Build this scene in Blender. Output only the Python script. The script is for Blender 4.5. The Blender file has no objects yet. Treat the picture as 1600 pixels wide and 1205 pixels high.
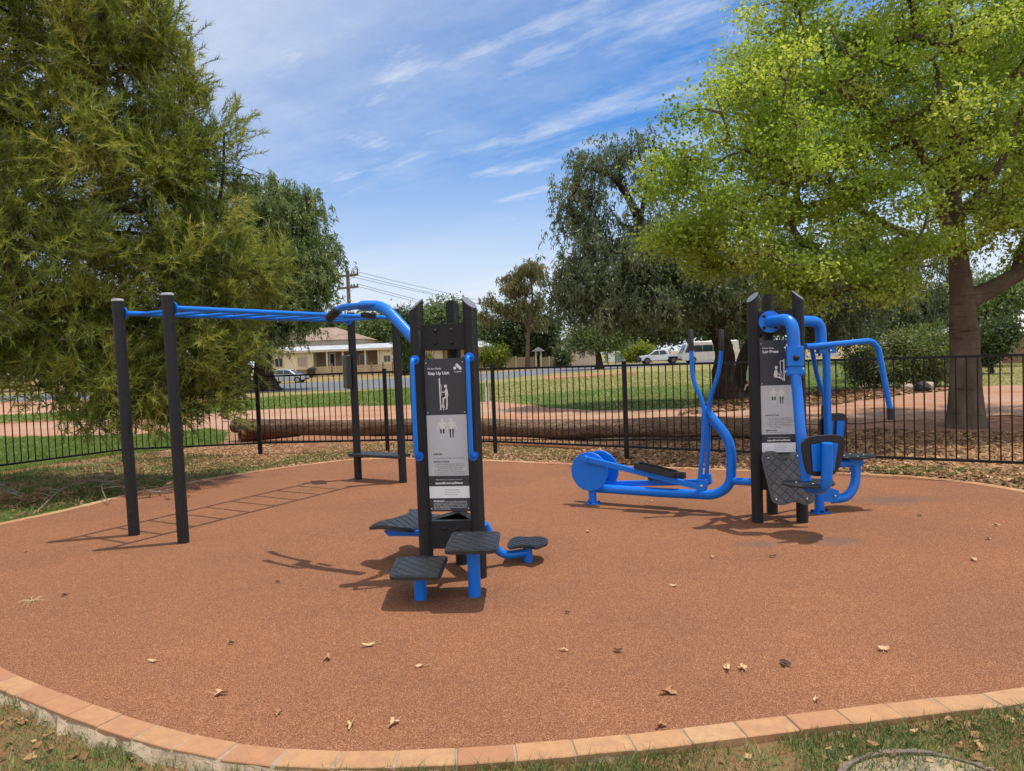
import bpy, bmesh, math, random
import numpy as np
from mathutils import Vector as V, Matrix
random.seed(7)
S = bpy.context.scene
COL = S.collection
rng = np.random.default_rng(11)

# ------------------------------------------------------------------ camera model
F, PIT, ROLL, EYE = 1130.0, math.radians(2.306), -0.037, 1.6
CR, SR, CP, SP = math.cos(ROLL), math.sin(ROLL), math.cos(PIT), math.sin(PIT)

def ray(px, py):
    x = (px-800)/F; y = -(py-602.5)/F
    x, y = CR*x-SR*y, SR*x+CR*y
    return (x, CP+y*SP, y*CP-SP)

def gnd(px, py, z=0.0):
    d = ray(px, py); t = (z-EYE)/d[2]
    return V((d[0]*t, d[1]*t, z))

def at(px, py, Y):
    d = ray(px, py); t = Y/d[1]
    return V((d[0]*t, Y, EYE+d[2]*t))

def project(x, y, z):
    z = z-EYE
    f = y*CP-z*SP; u = y*SP+z*CP
    f = np.where(f < 0.05, 0.05, f)
    cx = x/f; cy = u/f
    a = CR*cx+SR*cy; b = -SR*cx+CR*cy
    return 800+F*a, 602.5-F*b

cam = bpy.data.cameras.new('camera'); co = bpy.data.objects.new('camera', cam); COL.objects.link(co)
cam.sensor_fit = 'HORIZONTAL'; cam.sensor_width = 36.0; cam.lens = 36.0*F/1600
cam.clip_end = 3000; cam.clip_start = 0.05
co.matrix_world = Matrix.Translation((0, 0, EYE)) @ Matrix.Rotation(math.pi/2-PIT, 4, 'X') @ Matrix.Rotation(ROLL, 4, 'Z')
S.camera = co

# ------------------------------------------------------------------ objects
def tag(o, label=None, cat=None, group=None, kind=None):
    if label: o['label'] = label
    if cat: o['category'] = cat
    if group: o['group'] = group
    if kind: o['kind'] = kind
    return o

def thing(name, label, cat, loc, group=None):
    o = bpy.data.objects.new(name, None); COL.objects.link(o)
    o.location = loc; o.empty_display_size = 0.1
    return tag(o, label, cat, group)

def rootloc(p):
    l = V((0, 0, 0))
    while p is not None:
        l += V(p.location); p = p.parent
    return l

class MB:
    def __init__(s): s.v = []; s.f = []; s.m = []; s.s = []
    def add(s, vs, fs, mi=0, smooth=False):
        b = len(s.v); s.v += [tuple(q) for q in vs]
        for f in fs:
            s.f.append([b+i for i in f]); s.m.append(mi); s.s.append(smooth)
    def obox(s, c, ax, ay, az, mi=0):
        c, ax, ay, az = V(c), V(ax), V(ay), V(az)
        vs = [c+i*ax+j*ay+k*az for k in (-1, 1) for j in (-1, 1) for i in (-1, 1)]
        fs = [(0, 2, 3, 1), (4, 5, 7, 6), (0, 1, 5, 4), (2, 6, 7, 3), (1, 3, 7, 5), (0, 4, 6, 2)]
        if ax.cross(ay).dot(az) < 0: fs = [f[::-1] for f in fs]
        s.add(vs, fs, mi)
    def box(s, lo, hi, mi=0):
        lo, hi = V(lo), V(hi); h = (hi-lo)/2
        s.obox((lo+hi)/2, (h.x, 0, 0), (0, h.y, 0), (0, 0, h.z), mi)
    def ring(s, p, t, r, n, ref):
        t = t.normalized(); a = ref-t*ref.dot(t)
        if a.length < 1e-4: a = V((1, 0, 0))-t*t.x
        if a.length < 1e-4: a = V((0, 1, 0))-t*t.y
        a.normalize(); b = t.cross(a)
        return [p+a*(r*math.cos(2*math.pi*i/n))+b*(r*math.sin(2*math.pi*i/n)) for i in range(n)], a
    def path(s, pts, rad, n=14, mi=0, caps=True):
        pts = [V(p) for p in pts]
        if not hasattr(rad, '__len__'): rad = [rad]*len(pts)
        ref = V((0.31, 0.2, 0.93)); vs = []; fs = []
        for i, p in enumerate(pts):
            if i == 0: t = pts[1]-p
            elif i == len(pts)-1: t = p-pts[-2]
            else: t = (pts[i+1]-p).normalized()+(p-pts[i-1]).normalized()
            rg, ref = s.ring(p, t, rad[i], n, ref); vs += rg
        for i in range(len(pts)-1):
            for j in range(n):
                k = (j+1) % n
                fs.append((i*n+j, i*n+k, (i+1)*n+k, (i+1)*n+j))
        s.add(vs, fs, mi, True)
        if caps:
            s.add(vs[:n], [tuple(range(n))[::-1]], mi); s.add(vs[-n:], [tuple(range(n))], mi)
    def tube(s, pts, r, bend=0.08, n=16, mi=0, seg=6, caps=True):
        pts = [V(p) for p in pts]; out = [pts[0]]
        for i in range(1, len(pts)-1):
            a, b, c = pts[i-1], pts[i], pts[i+1]
            d = min(bend, (a-b).length*.49, (c-b).length*.49)
            p0 = b+(a-b).normalized()*d; p1 = b+(c-b).normalized()*d
            for k in range(seg+1):
                u = k/seg; out.append(p0*(1-u)**2+b*2*u*(1-u)+p1*u*u)
        out.append(pts[-1]); s.path(out, r, n, mi, caps)
    def cyl(s, p0, p1, r, n=20, mi=0, r1=None): s.path([p0, p1], [r, r if r1 is None else r1], n, mi)
    def dome(s, p, nrm, r, h, n=12, mi=0):
        nrm = V(nrm).normalized(); p = V(p); vs = []; fs = []; K = 4; ref = V((.3, .2, .9))
        for k in range(K):
            a = k/K*math.pi/2; rg, ref = s.ring(p+nrm*(h*math.sin(a)), nrm, r*math.cos(a), n, ref); vs += rg
        vs.append(p+nrm*h)
        for k in range(K-1):
            for j in range(n): fs.append((k*n+j, k*n+(j+1) % n, (k+1)*n+(j+1) % n, (k+1)*n+j))
        for j in range(n): fs.append(((K-1)*n+j, (K-1)*n+(j+1) % n, K*n))
        s.add(vs, fs, mi, True)
    def prism(s, outline, d, mi=0, mside=None, smooth_side=False):
        o = [V(p) for p in outline]; d = V(d); n = len(o)
        nrm = V((0, 0, 0))
        for i in range(n): nrm += o[i].cross(o[(i+1) % n])
        if nrm.dot(d) < 0: o = o[::-1]
        s.add(o, [tuple(range(n))[::-1]], mi)
        s.add([p+d for p in o], [tuple(range(n))], mi)
        s.add(o+[p+d for p in o], [(i, (i+1) % n, n+(i+1) % n, n+i) for i in range(n)], mi if mside is None else mside, smooth_side)
    def build(s, name, mats, parent=None, bevel=0, seg=2, tint=None):
        if not isinstance(mats, (list, tuple)): mats = [mats]
        l = rootloc(parent)
        me = bpy.data.meshes.new(name)
        me.from_pydata([(a[0]-l.x, a[1]-l.y, a[2]-l.z) for a in s.v], [], s.f)
        for m in mats: me.materials.append(m)
        me.polygons.foreach_set('material_index', s.m); me.polygons.foreach_set('use_smooth', s.s)
        if tint is not None:
            at_ = me.attributes.new('tint', 'FLOAT', 'POINT'); at_.data.foreach_set('value', tint)
        me.update()
        o = bpy.data.objects.new(name, me); COL.objects.link(o)
        if parent is not None: o.parent = parent
        if bevel:
            bm = bmesh.new(); bm.from_mesh(me); bmesh.ops.remove_doubles(bm, verts=bm.verts, dist=1e-6); bm.to_mesh(me); bm.free()
            b = o.modifiers.new('bevel', 'BEVEL'); b.width = bevel; b.segments = seg; b.limit_method = 'ANGLE'; b.angle_limit = math.radians(40)
        return o

def np_mesh(name, co_, nper, mat, parent=None, tint=None, smooth=False, loc=None):
    """co_: (N*nper,3) loose polygons of nper corners"""
    l = rootloc(parent) if parent is not None else V(loc or (0, 0, 0))
    me = bpy.data.meshes.new(name); n = len(co_); k = n//nper
    c = (co_-np.array(l)).astype(np.float32)
    me.vertices.add(n); me.vertices.foreach_set('co', c.ravel())
    me.loops.add(n); me.loops.foreach_set('vertex_index', np.arange(n, dtype=np.int32))
    me.polygons.add(k); me.polygons.foreach_set('loop_start', np.arange(0, n, nper, dtype=np.int32))
    me.update(calc_edges=True)
    me.materials.append(mat)
    if tint is not None:
        a = me.attributes.new('tint', 'FLOAT', 'POINT'); a.data.foreach_set('value', np.repeat(tint, nper).astype(np.float32))
    o = bpy.data.objects.new(name, me); COL.objects.link(o)
    if parent is not None: o.parent = parent
    else: o.location = l
    return o

# ------------------------------------------------------------------ materials
def newmat(name):
    m = bpy.data.materials.new(name); m.use_nodes = True
    nt = m.node_tree; nt.nodes.clear()
    out = nt.nodes.new('ShaderNodeOutputMaterial')
    return m, nt, out

class N:
    def __init__(s, nt): s.nt = nt
    def __call__(s, typ, ins=None, **kw):
        n = s.nt.nodes.new('ShaderNode'+typ)
        for k, v in kw.items(): setattr(n, k, v)
        for k, v in (ins or {}).items():
            if isinstance(v, bpy.types.NodeSocket): s.nt.links.new(v, n.inputs[k])
            else: n.inputs[k].default_value = v
        return n
    def noise(s, vec, scale, detail=4, rough=.55):
        return s('TexNoise', {'Vector': vec, 'Scale': scale, 'Detail': detail, 'Roughness': rough}).outputs[0]
    def ramp(s, fac, stops):
        n = s('ValToRGB', {'Fac': fac}); e = n.color_ramp.elements
        while len(e) < len(stops): e.new(.5)
        for i, (p, c) in enumerate(stops):
            e[i].position = p; e[i].color = (c[0], c[1], c[2], 1) if hasattr(c, '__len__') else (c, c, c, 1)
        return n.outputs[0]
    def mix(s, fac, a, b, mode='MIX'):
        n = s.nt.nodes.new('ShaderNodeMix'); n.data_type = 'RGBA'; n.blend_type = mode
        for i, v in ((0, fac), (6, a), (7, b)):
            if isinstance(v, bpy.types.NodeSocket): s.nt.links.new(v, n.inputs[i])
            elif i == 0: n.inputs[0].default_value = v
            else: n.inputs[i].default_value = (v[0], v[1], v[2], 1)
        return n.outputs[2]
    def math(s, op, a, b=0.0, c=0.0):
        n = s('Math', operation=op)
        for i, v in enumerate((a, b, c)):
            if isinstance(v, bpy.types.NodeSocket): s.nt.links.new(v, n.inputs[i])
            else: n.inputs[i].default_value = v
        return n.outputs[0]
    def pos(s): return s('NewGeometry').outputs['Position']
    def obj(s): return s('TexCoord').outputs['Object']

def C3(c): return (c[0], c[1], c[2], 1)

def pmat(name, col, rough=.5, metal=0, var=.12, vscale=3, bump=0, bscale=40, coat=0, dirt=0, spec=.5, bump2=0, b2scale=4, tint=0):
    m, nt, out = newmat(name); n = N(nt); p = n.obj()
    f = n.noise(p, vscale, 5)
    base = n.mix(f, [max(0, x*(1-var)) for x in col], [x*(1+var) for x in col])
    if tint:
        tv = n('Attribute', attribute_name='tint').outputs['Fac']
        base = n.mix(tv, n.mix(.0, base, base), [x*tint for x in col])
    if dirt:
        g = n.noise(p, vscale*4.3, 6, .65); g = n.ramp(g, [(.5, 0), (.72, 1)])
        base = n.mix(n.math('MULTIPLY', g, dirt), base, (.30, .19, .12))
    b = n('BsdfPrincipled', {'Base Color': base, 'Roughness': rough, 'Metallic': metal, 'Coat Weight': coat, 'Specular IOR Level': spec})
    b.inputs['Coat Roughness'].default_value = .15
    if rough > .2:
        rr = n.math('MULTIPLY_ADD', n.noise(p, vscale*6, 3), .2, rough-.1); nt.links.new(rr, b.inputs['Roughness'])
    if bump:
        h = n.noise(p, bscale, 3)
        bn = n('Bump', {'Height': h, 'Strength': bump, 'Distance': .01}); last = bn
        nt.links.new(bn.outputs[0], b.inputs['Normal'])
    nt.links.new(b.outputs[0], out.inputs[0])
    return m

def leafmat(name, cols, trans=.35, rough=.45, spec=.3):
    """cols: colour stops over the per-leaf tint"""
    m, nt, out = newmat(name); n = N(nt)
    t = n('Attribute', attribute_name='tint').outputs['Fac']
    c = n.ramp(t, [(i/(len(cols)-1), k) for i, k in enumerate(cols)])
    d = n('BsdfPrincipled', {'Base Color': c, 'Roughness': rough, 'Specular IOR Level': spec})
    tc = n.mix(1.0, c, (1.25, 1.2, .55), 'MULTIPLY')
    tr = n('BsdfTranslucent', {'Color': tc})
    mx = n('MixShader', {0: trans, 1: d.outputs[0], 2: tr.outputs[0]})
    nt.links.new(mx.outputs[0], out.inputs[0])
    return m

M = {}
M['blue'] = pmat('blue_powder_coat', (.0015, .165, .68), .36, 0, .10, 2, .06, 70, .10, .05, .35)
M['blackpost'] = pmat('black_recycled_plastic', (.013, .013, .0135), .40, 0, .7, 200, 1.0, 150, 0, .03, .35)
M['blacksteel'] = pmat('black_powder_coat', (.011, .012, .0145), .5, 0, .2, 6, .15, 90, 0, .05, .35)
M['fence'] = pmat('black_fence_paint', (.007, .007, .0075), .55, 0, .3, 5, .1, 60, 0, .04, .3)
M['cap'] = pmat('grey_cap_plastic', (.34, .35, .37), .5, 0, .1, 20)
M['greycut'] = pmat('grey_post_end', (.13, .14, .16), .6, 0, .2, 60, .2, 120)
M['rubber'] = pmat('black_tread_rubber', (.017, .018, .021), .42, 0, .3, 14, .3, 120, 0, .08, .45)
M['greytread'] = pmat('grey_tread_rubber', (.085, .087, .095), .6, 0, .15, 20, .2, 120, 0, .04)
M['grip'] = pmat('brown_black_grip', (.015, .0135, .013), .65, 0, .4, 30, .4, 160, 0, .08)
M['steel'] = pmat('steel', (.55, .55, .55), .3, 1, .1, 30)
M['signdark'] = pmat('sign_charcoal', (.030, .032, .042), .42, 0, .06, 5)
M['signgrey'] = pmat('sign_grey', (.47, .48, .50), .42, 0, .05, 5, 0, 1, 0, .10)
M['signlight'] = pmat('sign_light', (.74, .75, .76), .42, 0, .04, 5)
M['signwhite'] = pmat('sign_white_ink', (.72, .72, .72), .5, 0, .03, 5)
M['signblack'] = pmat('sign_black_ink', (.015, .015, .018), .5, 0, .03, 5)
M['figure'] = pmat('sign_figure_ink', (.62, .61, .57), .5, 0, .03, 5)

# ------------------------------------------------------------------ light
SUN = V((.66, .16, 2.28)).normalized()
elev = math.asin(SUN.z); azim = math.atan2(SUN.x, SUN.y)
sl = bpy.data.lights.new('sun', 'SUN'); so = bpy.data.objects.new('sun', sl); COL.objects.link(so)
sl.energy = 3.9; sl.angle = math.radians(.6); sl.color = (1, .955, .88)
so.rotation_euler = SUN.to_track_quat('Z', 'Y').to_euler(); so.location = (0, 0, 30)

w = bpy.data.worlds.new('World'); S.world = w; w.use_nodes = True
nt = w.node_tree; nt.nodes.clear(); n = N(nt)
out = nt.nodes.new('ShaderNodeOutputWorld')
sky = n('TexSky', sky_type='NISHITA'); sky.sun_disc = False; sky.sun_elevation = elev; sky.sun_rotation = azim
sky.altitude = 100; sky.air_density = 1.0; sky.dust_density = .6; sky.ozone_density = 2.2
d = n('TexCoord').outputs['Generated']
sx = n('SeparateXYZ', {0: d}); X, Y, Z = sx.outputs
zz = n.math('MAXIMUM', n.math('ADD', Z, .06), .03)
pv = n('CombineXYZ', {0: n.math('DIVIDE', X, zz), 1: n.math('DIVIDE', Y, zz), 2: 0.0}).outputs[0]
# stretched veil of cirrus: strong to the upper left, thin elsewhere, milky at the horizon
r1 = n('VectorRotate', {'Vector': pv, 'Angle': math.radians(34)}, rotation_type='Z_AXIS').outputs[0]
n1 = n.noise(n('Mapping', {'Vector': r1, 'Scale': (.42, 1.15, 1), 'Location': (.7, 0, 0)}).outputs[0], .62, 9, .60)
r2 = n('VectorRotate', {'Vector': pv, 'Angle': math.radians(41)}, rotation_type='Z_AXIS').outputs[0]
n2 = n.noise(n('Mapping', {'Vector': r2, 'Scale': (.75, 2.1, 1), 'Location': (3.1, 1.7, 0)}).outputs[0], 1.5, 10, .64)
n3 = n.noise(n('Mapping', {'Vector': r1, 'Scale': (1, 1.5, 1)}).outputs[0], 3.2, 8, .68)
left = n.math('MULTIPLY_ADD', X, -.95, n.math('MULTIPLY_ADD', Z, .75, -.02))
veil = n.ramp(n.math('ADD', n.math('MULTIPLY_ADD', n1, .62, n.math('MULTIPLY_ADD', n3, .22, -.11)), n.math('MULTIPLY', left, .62)), [(.36, 0), (.50, .24), (.76, .72)])
wisp = n.ramp(n.math('MULTIPLY_ADD', n3, .25, n.math('MULTIPLY', n2, .80)), [(.45, 0), (.55, .22), (.70, .72)])
hor = n.ramp(Z, [(.0, .95), (.10, .85), (.19, .40), (.30, 0.0)])
hor = n.math('MULTIPLY', hor, n.math('MULTIPLY_ADD', n1, .8, .58))
mask = n.math('MAXIMUM', n.math('MAXIMUM', veil, wisp), hor)
skyc = n.mix(1.0, sky.outputs[0], (.40, .84, 1.26), 'MULTIPLY')
# added fill light: made-up bright cloud over the unseen sky behind the camera
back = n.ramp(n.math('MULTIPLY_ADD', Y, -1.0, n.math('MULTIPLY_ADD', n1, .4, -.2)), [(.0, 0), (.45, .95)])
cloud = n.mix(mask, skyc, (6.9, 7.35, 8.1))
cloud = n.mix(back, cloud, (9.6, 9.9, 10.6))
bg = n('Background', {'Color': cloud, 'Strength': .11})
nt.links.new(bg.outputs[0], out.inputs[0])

S.view_settings.view_transform = 'Standard'; S.view_settings.look = 'None'
S.view_settings.exposure = .14; S.view_settings.gamma = 1
S.cycles.max_bounces = 6; S.cycles.transparent_max_bounces = 4; S.cycles.caustics_reflective = False; S.cycles.caustics_refractive = False
S.cycles.use_denoising = True
# ================================================================== GROUND
def catmull(P, k=12, closed=True):
    out = []; n = len(P)
    for i in range(n if closed else n-1):
        g = (lambda j: P[j % n]) if closed else (lambda j: P[min(max(j, 0), n-1)])
        a, b, c, d = g(i-1), g(i), g(i+1), g(i+2)
        for s_ in range(k):
            t = s_/k
            out.append(.5*((2*b)+(c-a)*t+(2*a-5*b+4*c-d)*t*t+(3*b-a-3*c+d)*t**3))
    if not closed: out.append(P[-1])
    return out

near_in = [(0,1042),(100,1085),(200,1120),(330,1155),(450,1171),(560,1175),(700,1171),(860,1160),(1000,1147),(1200,1123),(1300,1111),(1450,1092),(1600,1075)]
far_in = [(1600,770),(1480,752),(1340,742),(1180,737),(1040,732),(900,727),(760,721),(660,718),(560,719),(480,727),(400,738),(300,755),(210,773),(100,800),(0,821)]
PO = [gnd(*p) for p in near_in]+[V((3.2, 3.55, 0)), V((4.3, 4.25, 0)), V((5.2, 5.2, 0)), V((5.55, 6.3, 0))]+[gnd(*p) for p in far_in]+[V((-5.55, 6.8, 0)), V((-5.1, 5.8, 0)), V((-4.2, 4.9, 0))]
PAD = catmull(PO, 8)

def offset_loop(L, d):
    out = []; n = len(L)
    for i in range(n):
        t = (L[(i+1) % n]-L[i-1]).normalized(); out.append(L[i]+V((t.y, -t.x, 0))*d)
    return out
area = sum(PAD[i].x*PAD[(i+1) % len(PAD)].y-PAD[(i+1) % len(PAD)].x*PAD[i].y for i in range(len(PAD)))
if area < 0: PAD = PAD[::-1]

def inpoly(px, py, poly):
    r = np.zeros(px.shape, bool); n = len(poly); j = n-1
    for i in range(n):
        xi, yi = poly[i][0], poly[i][1]; xj, yj = poly[j][0], poly[j][1]
        c = ((yi > py) != (yj > py)) & (px < (xj-xi)*(py-yi)/((yj-yi) or 1e-9)+xi)
        r ^= c; j = i
    return r

# --- rubber surface
m, nt, out = newmat('rubber_crumb'); n = N(nt); p = n.pos()
vo = n('TexVoronoi', {'Vector': p, 'Scale': 310.0}); sp = n('SeparateColor', {0: vo.outputs['Color']}).outputs[0]
c = n.ramp(sp, [(0, (.088, .034, .0155)), (.25, (.178, .073, .033)), (.6, (.272, .114, .054)), (.85, (.365, .166, .083)), (1, (.51, .30, .18))])
big = n.noise(p, .9, 5, .6); c = n.mix(n.ramp(big, [(.3, 0), (.7, 1)]), n.mix(1.0, c, (.86, .85, .88), 'MULTIPLY'), n.mix(1.0, c, (1.08, 1.03, .97), 'MULTIPLY'))
med = n.noise(p, 11, 6, .7); c = n.mix(n.ramp(med, [(.35, .28), (.6, 0)]), c, (.17, .075, .05))
def stain(cx, cy, rx, ry, amt, c):
    q = n('VectorMath', {0: p, 1: (-cx, -cy, 0)}, operation='ADD').outputs[0]
    q = n('VectorMath', {0: q, 1: (1/rx, 1/ry, 0)}, operation='MULTIPLY').outputs[0]
    l = n('VectorMath', {0: q}, operation='LENGTH').outputs['Value']
    f = n.math('ADD', l, n.math('MULTIPLY_ADD', n.noise(p, 9, 4), 1.1, -.55))
    f = n.math('MULTIPLY', n.ramp(f, [(.25, 1), (1.05, 0)]), n.math('MULTIPLY', amt, n.ramp(sp, [(.15, .5), (.7, 1)])))
    return n.mix(f, c, (.12, .095, .085))
for px, py, rx, ry, a in [(1305, 845, .28, .20, .62), (1185, 850, .25, .14, .55), (1385, 782, .36, .30, .55), (1430, 780, .4, .2, .35)]:
    g = gnd(px, py); c = stain(g.x, g.y, rx, ry, a, c)
b = n('BsdfPrincipled', {'Base Color': c, 'Roughness': .9, 'Specular IOR Level': .12})
bn = n('Bump', {'Height': sp, 'Strength': .5, 'Distance': .004}); nt.links.new(bn.outputs[0], b.inputs['Normal'])
nt.links.new(b.outputs[0], out.inputs[0]); M['crumb'] = m
mb = MB(); mb.prism([q-V((0, 0, .06)) for q in PAD], (0, 0, .06)); o = mb.build('rubber_surface', M['crumb'])
bm = bmesh.new(); bm.from_mesh(o.data); bmesh.ops.triangulate(bm, faces=[f for f in bm.faces if len(f.verts) > 4]); bm.to_mesh(o.data); bm.free()
tag(o, kind='structure')

# --- brick kerb
m, nt, out = newmat('paver_clay'); n = N(nt); p = n.obj()
t = n('Attribute', attribute_name='tint').outputs['Fac']
c = n.ramp(t, [(0, (.39, .175, .088)), (.3, (.44, .215, .105)), (.55, (.49, .27, .125)), (.8, (.45, .235, .112)), (1, (.52, .32, .16))])
c = n.mix(n.ramp(n.noise(p, 14, 6, .7), [(.35, .55), (.66, 0)]), c, (.28, .145, .085))
c = n.mix(n.ramp(n.noise(p, 160, 2), [(.58, 0), (.72, .5)]), c, (.30, .15, .09))
b = n('BsdfPrincipled', {'Base Color': c, 'Roughness': .8, 'Specular IOR Level': .25})
bn = n('Bump', {'Height': n.noise(p, 90, 4, .7), 'Strength': .25, 'Distance': .006}); nt.links.new(bn.outputs[0], b.inputs['Normal'])
nt.links.new(b.outputs[0], out.inputs[0]); M['paver'] = m
M['mortar'] = pmat('concrete_haunch', (.33, .245, .16), .9, 0, .45, 14, .8, 45, 0, .3)
# resample at brick pitch
L = PAD+[PAD[0]]; acc = [0]
for i in range(len(L)-1): acc.append(acc[-1]+(L[i+1]-L[i]).length)
nb = round(acc[-1]/.236); mb = MB(); tint = []; mm = MB(); up_ = V((0, 0, 1))
def along(s_):
    s_ %= acc[-1]
    lo = max(k for k in range(len(acc)) if acc[k] <= s_); lo = min(lo, len(L)-2)
    return L[lo].lerp(L[lo+1], (s_-acc[lo])/max(1e-6, acc[lo+1]-acc[lo]))
pitch = acc[-1]/nb
for i in range(nb):
    a, bb = along(i*pitch), along((i+1)*pitch); t = (bb-a).normalized(); o_ = V((t.y, -t.x, 0))
    g = .0045; w_ = .125+random.uniform(-.003, .003); zt = .007+random.uniform(-.0025, .0025); h = .045
    a1, b1 = a+t*g+o_*.002, bb-t*g+o_*.002
    k = len(mb.v); tl = random.uniform(-.0018, .0018); e = .0035
    def sec(q, ins):
        return [q+o_*0+V((0, 0, zt-h)), q+V((0, 0, zt-e-ins)), q+o_*e+V((0, 0, zt-ins)), q+o_*(w_-e)+V((0, 0, zt+tl-ins)), q+o_*w_+V((0, 0, zt+tl-e-ins)), q+o_*w_+V((0, 0, zt-h))]
    rows = [sec(a1, e), sec(a1+t*e, 0), sec(b1-t*e, 0), sec(b1, e)]
    vs = [q for r in rows for q in r]; fs = []
    for r in range(3):
        for j in range(5): fs.append((r*6+j, (r+1)*6+j, (r+1)*6+j+1, r*6+j+1))
    fs += [(0, 1, 2, 3, 4, 5), (23, 22, 21, 20, 19, 18)]
    fs = [f[::-1] for f in fs]
    mb.add(vs, fs); tint += [random.random()]*24
    if i % 1 == 0:
        def off(j_, d):
            q = along(j_*pitch); q2 = along(j_*pitch+.02); q1 = along(j_*pitch-.02); t_ = (q2-q1).normalized(); return q+V((t_.y, -t_.x, 0))*d
        rj = lambda j_, k_: random.Random((j_ % nb)*7+k_).uniform(-1, 1)
        SUB = 4
        rows_ = []
        for j_ in [i+q_/SUB for q_ in range(SUB+1)]:
            key = round(j_*SUB) % (nb*SUB); R_ = lambda k_: random.Random(key*7+k_).uniform(-1, 1)
            q_x = along(j_*pitch).x; dz_ = up_*(-.030 if q_x > -.45 else 0)
            rows_.append([off(j_, .002)+up_*.0025, off(j_, .120)+up_*.0015, off(j_, .130+.006*R_(1))+up_*(-.012+.006*R_(2))+dz_, off(j_, .155+.018*R_(3))+up_*(-.030+.010*R_(4))+dz_, off(j_, .19+.02*R_(5))+up_*(-.075+.01*R_(6)), off(j_, .25)+up_*(-.14)])
        kk = 6; mm.add([q for r_ in rows_ for q in r_], [(a_*kk+c_, a_*kk+c_+1, (a_+1)*kk+c_+1, (a_+1)*kk+c_) for a_ in range(SUB) for c_ in range(kk-1)][::1])
        continue
bk = mb.build('brick_kerb', M['paver'], tint=tint); tag(bk, kind='structure')
mo = mm.build('kerb_footing', M['mortar']); tag(mo, kind='structure')

# --- zones (albedo classes of the soil, per place)
def Z_(pts): return pts
ZONES = [ # polygon in photo pixels of the ground plane, (grass, litter, dryness)
 ([(-900,618),(0,611),(420,598),(640,588),(860,576),(1000,566),(2600,520),(2600,536),(1600,580),(1180,590),(860,600),(0,640),(-900,690)], (.6, .0, .75)),
 ([(-900,640),(0,640),(200,634),(440,622),(640,606),(760,598),(760,628),(640,632),(440,638),(330,645),(200,655),(0,656),(-900,680)], (1., .0, .12)),
 ([(760,594),(860,587),(980,579),(1180,566),(1180,600),(1180,636),(1100,640),(1000,642),(850,638),(770,628)], (.84, .0, .85)),
 ([(800,618),(1000,604),(1180,598),(1180,640),(1000,644),(850,640)], (.95, .0, .25)),
 ([(850,588),(930,584),(1000,580),(1000,586),(930,590),(850,594)], (.1, .0, .6)),
 ([(1180,544),(1340,536),(1340,612),(1180,622)], (1., .0, .1)),
 ([(1180,541),(1345,533),(1345,560),(1180,566)], (.55, .1, .9)),
 ([(1340,536),(2600,478),(2600,585),(1600,604),(1420,607),(1340,613)], (.72, .0, .95)),
 ([(-900,775),(0,736),(190,709),(345,694),(352,674),(330,668),(200,676),(0,680),(-900,700)], (1., .0, .05)),
 ([(-900,1000),(-200,880),(0,818),(210,770),(400,736),(560,716),(640,705),(408,712),(200,712),(0,742),(-900,800)], (.58, .42, .55)),
 ([(0,792),(60,770),(200,748),(330,742),(200,772),(0,818),(-300,900),(-300,830)], (.85, .3, .2)),
 ([(430,718),(640,690),(900,690),(900,726),(760,718),(560,716)], (.34, .5, .85)),
 ([(900,727),(900,676),(1180,672),(1340,668),(1500,674),(1750,668),(2200,700),(2200,900),(1700,790),(1600,768),(1480,750),(1340,740),(1180,735)], (.05, 1., .6)),
 ([(1380,745),(1480,742),(1600,748),(1900,790),(1900,850),(1700,800),(1600,770),(1480,752)], (.55, .7, .3)),
 ([(-900,1010),(0,1045),(560,1180),(1600,1080),(2600,1000),(4000,3000),(-3000,3000)], (.46, .36, .55)),
]
def zone(x, y):
    x = np.asarray(x, float); y = np.asarray(y, float)
    yy = np.maximum(y, .6)
    px, py = project(x, yy, np.zeros_like(x))
    Z = np.zeros(x.shape+(3,)); Z[..., 0] = .5; Z[..., 1] = .1; Z[..., 2] = .6
    dirt = (y > 10) & (y < 40); Z[dirt] = (.12, .05, .5)
    for poly, v in ZONES:
        k = inpoly(px, py, poly) & (y > .6); Z[k] = v
    b_ = y <= 2.6; Z[b_] = (.46, .36, .55)
    return Z
def sgrid(a, lim, n_):
    b_ = math.asinh(lim/a); return a*np.sinh(np.linspace(-1, 1, n_)*b_)
gx = sgrid(6, 900, 360); gy = 6+sgrid(7, 1400, 420); gy = gy[gy > -300]
GX, GY = np.meshgrid(gx, gy)
jx = (rng.random(GX.shape)-.5)*.06; jy = (rng.random(GX.shape)-.5)*.06
zc = zone(GX+jx, GY+jy)
GZ = -.012+.008*np.sin(GX*1.7+.6*np.sin(GY*1.1))*np.cos(GY*1.3)
nearm = 1/(1+np.exp(np.clip((GY-3.35-.03*GX**2)*6, -50, 50))); GZ = GZ-(.012+.030/(1+np.exp(np.clip((GX+.75)*7, -50, 50))))*nearm
farm = np.clip((np.hypot(GX, GY)-14)/10, 0, 1); GZ = GZ*(1-farm)-.002*farm
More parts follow.
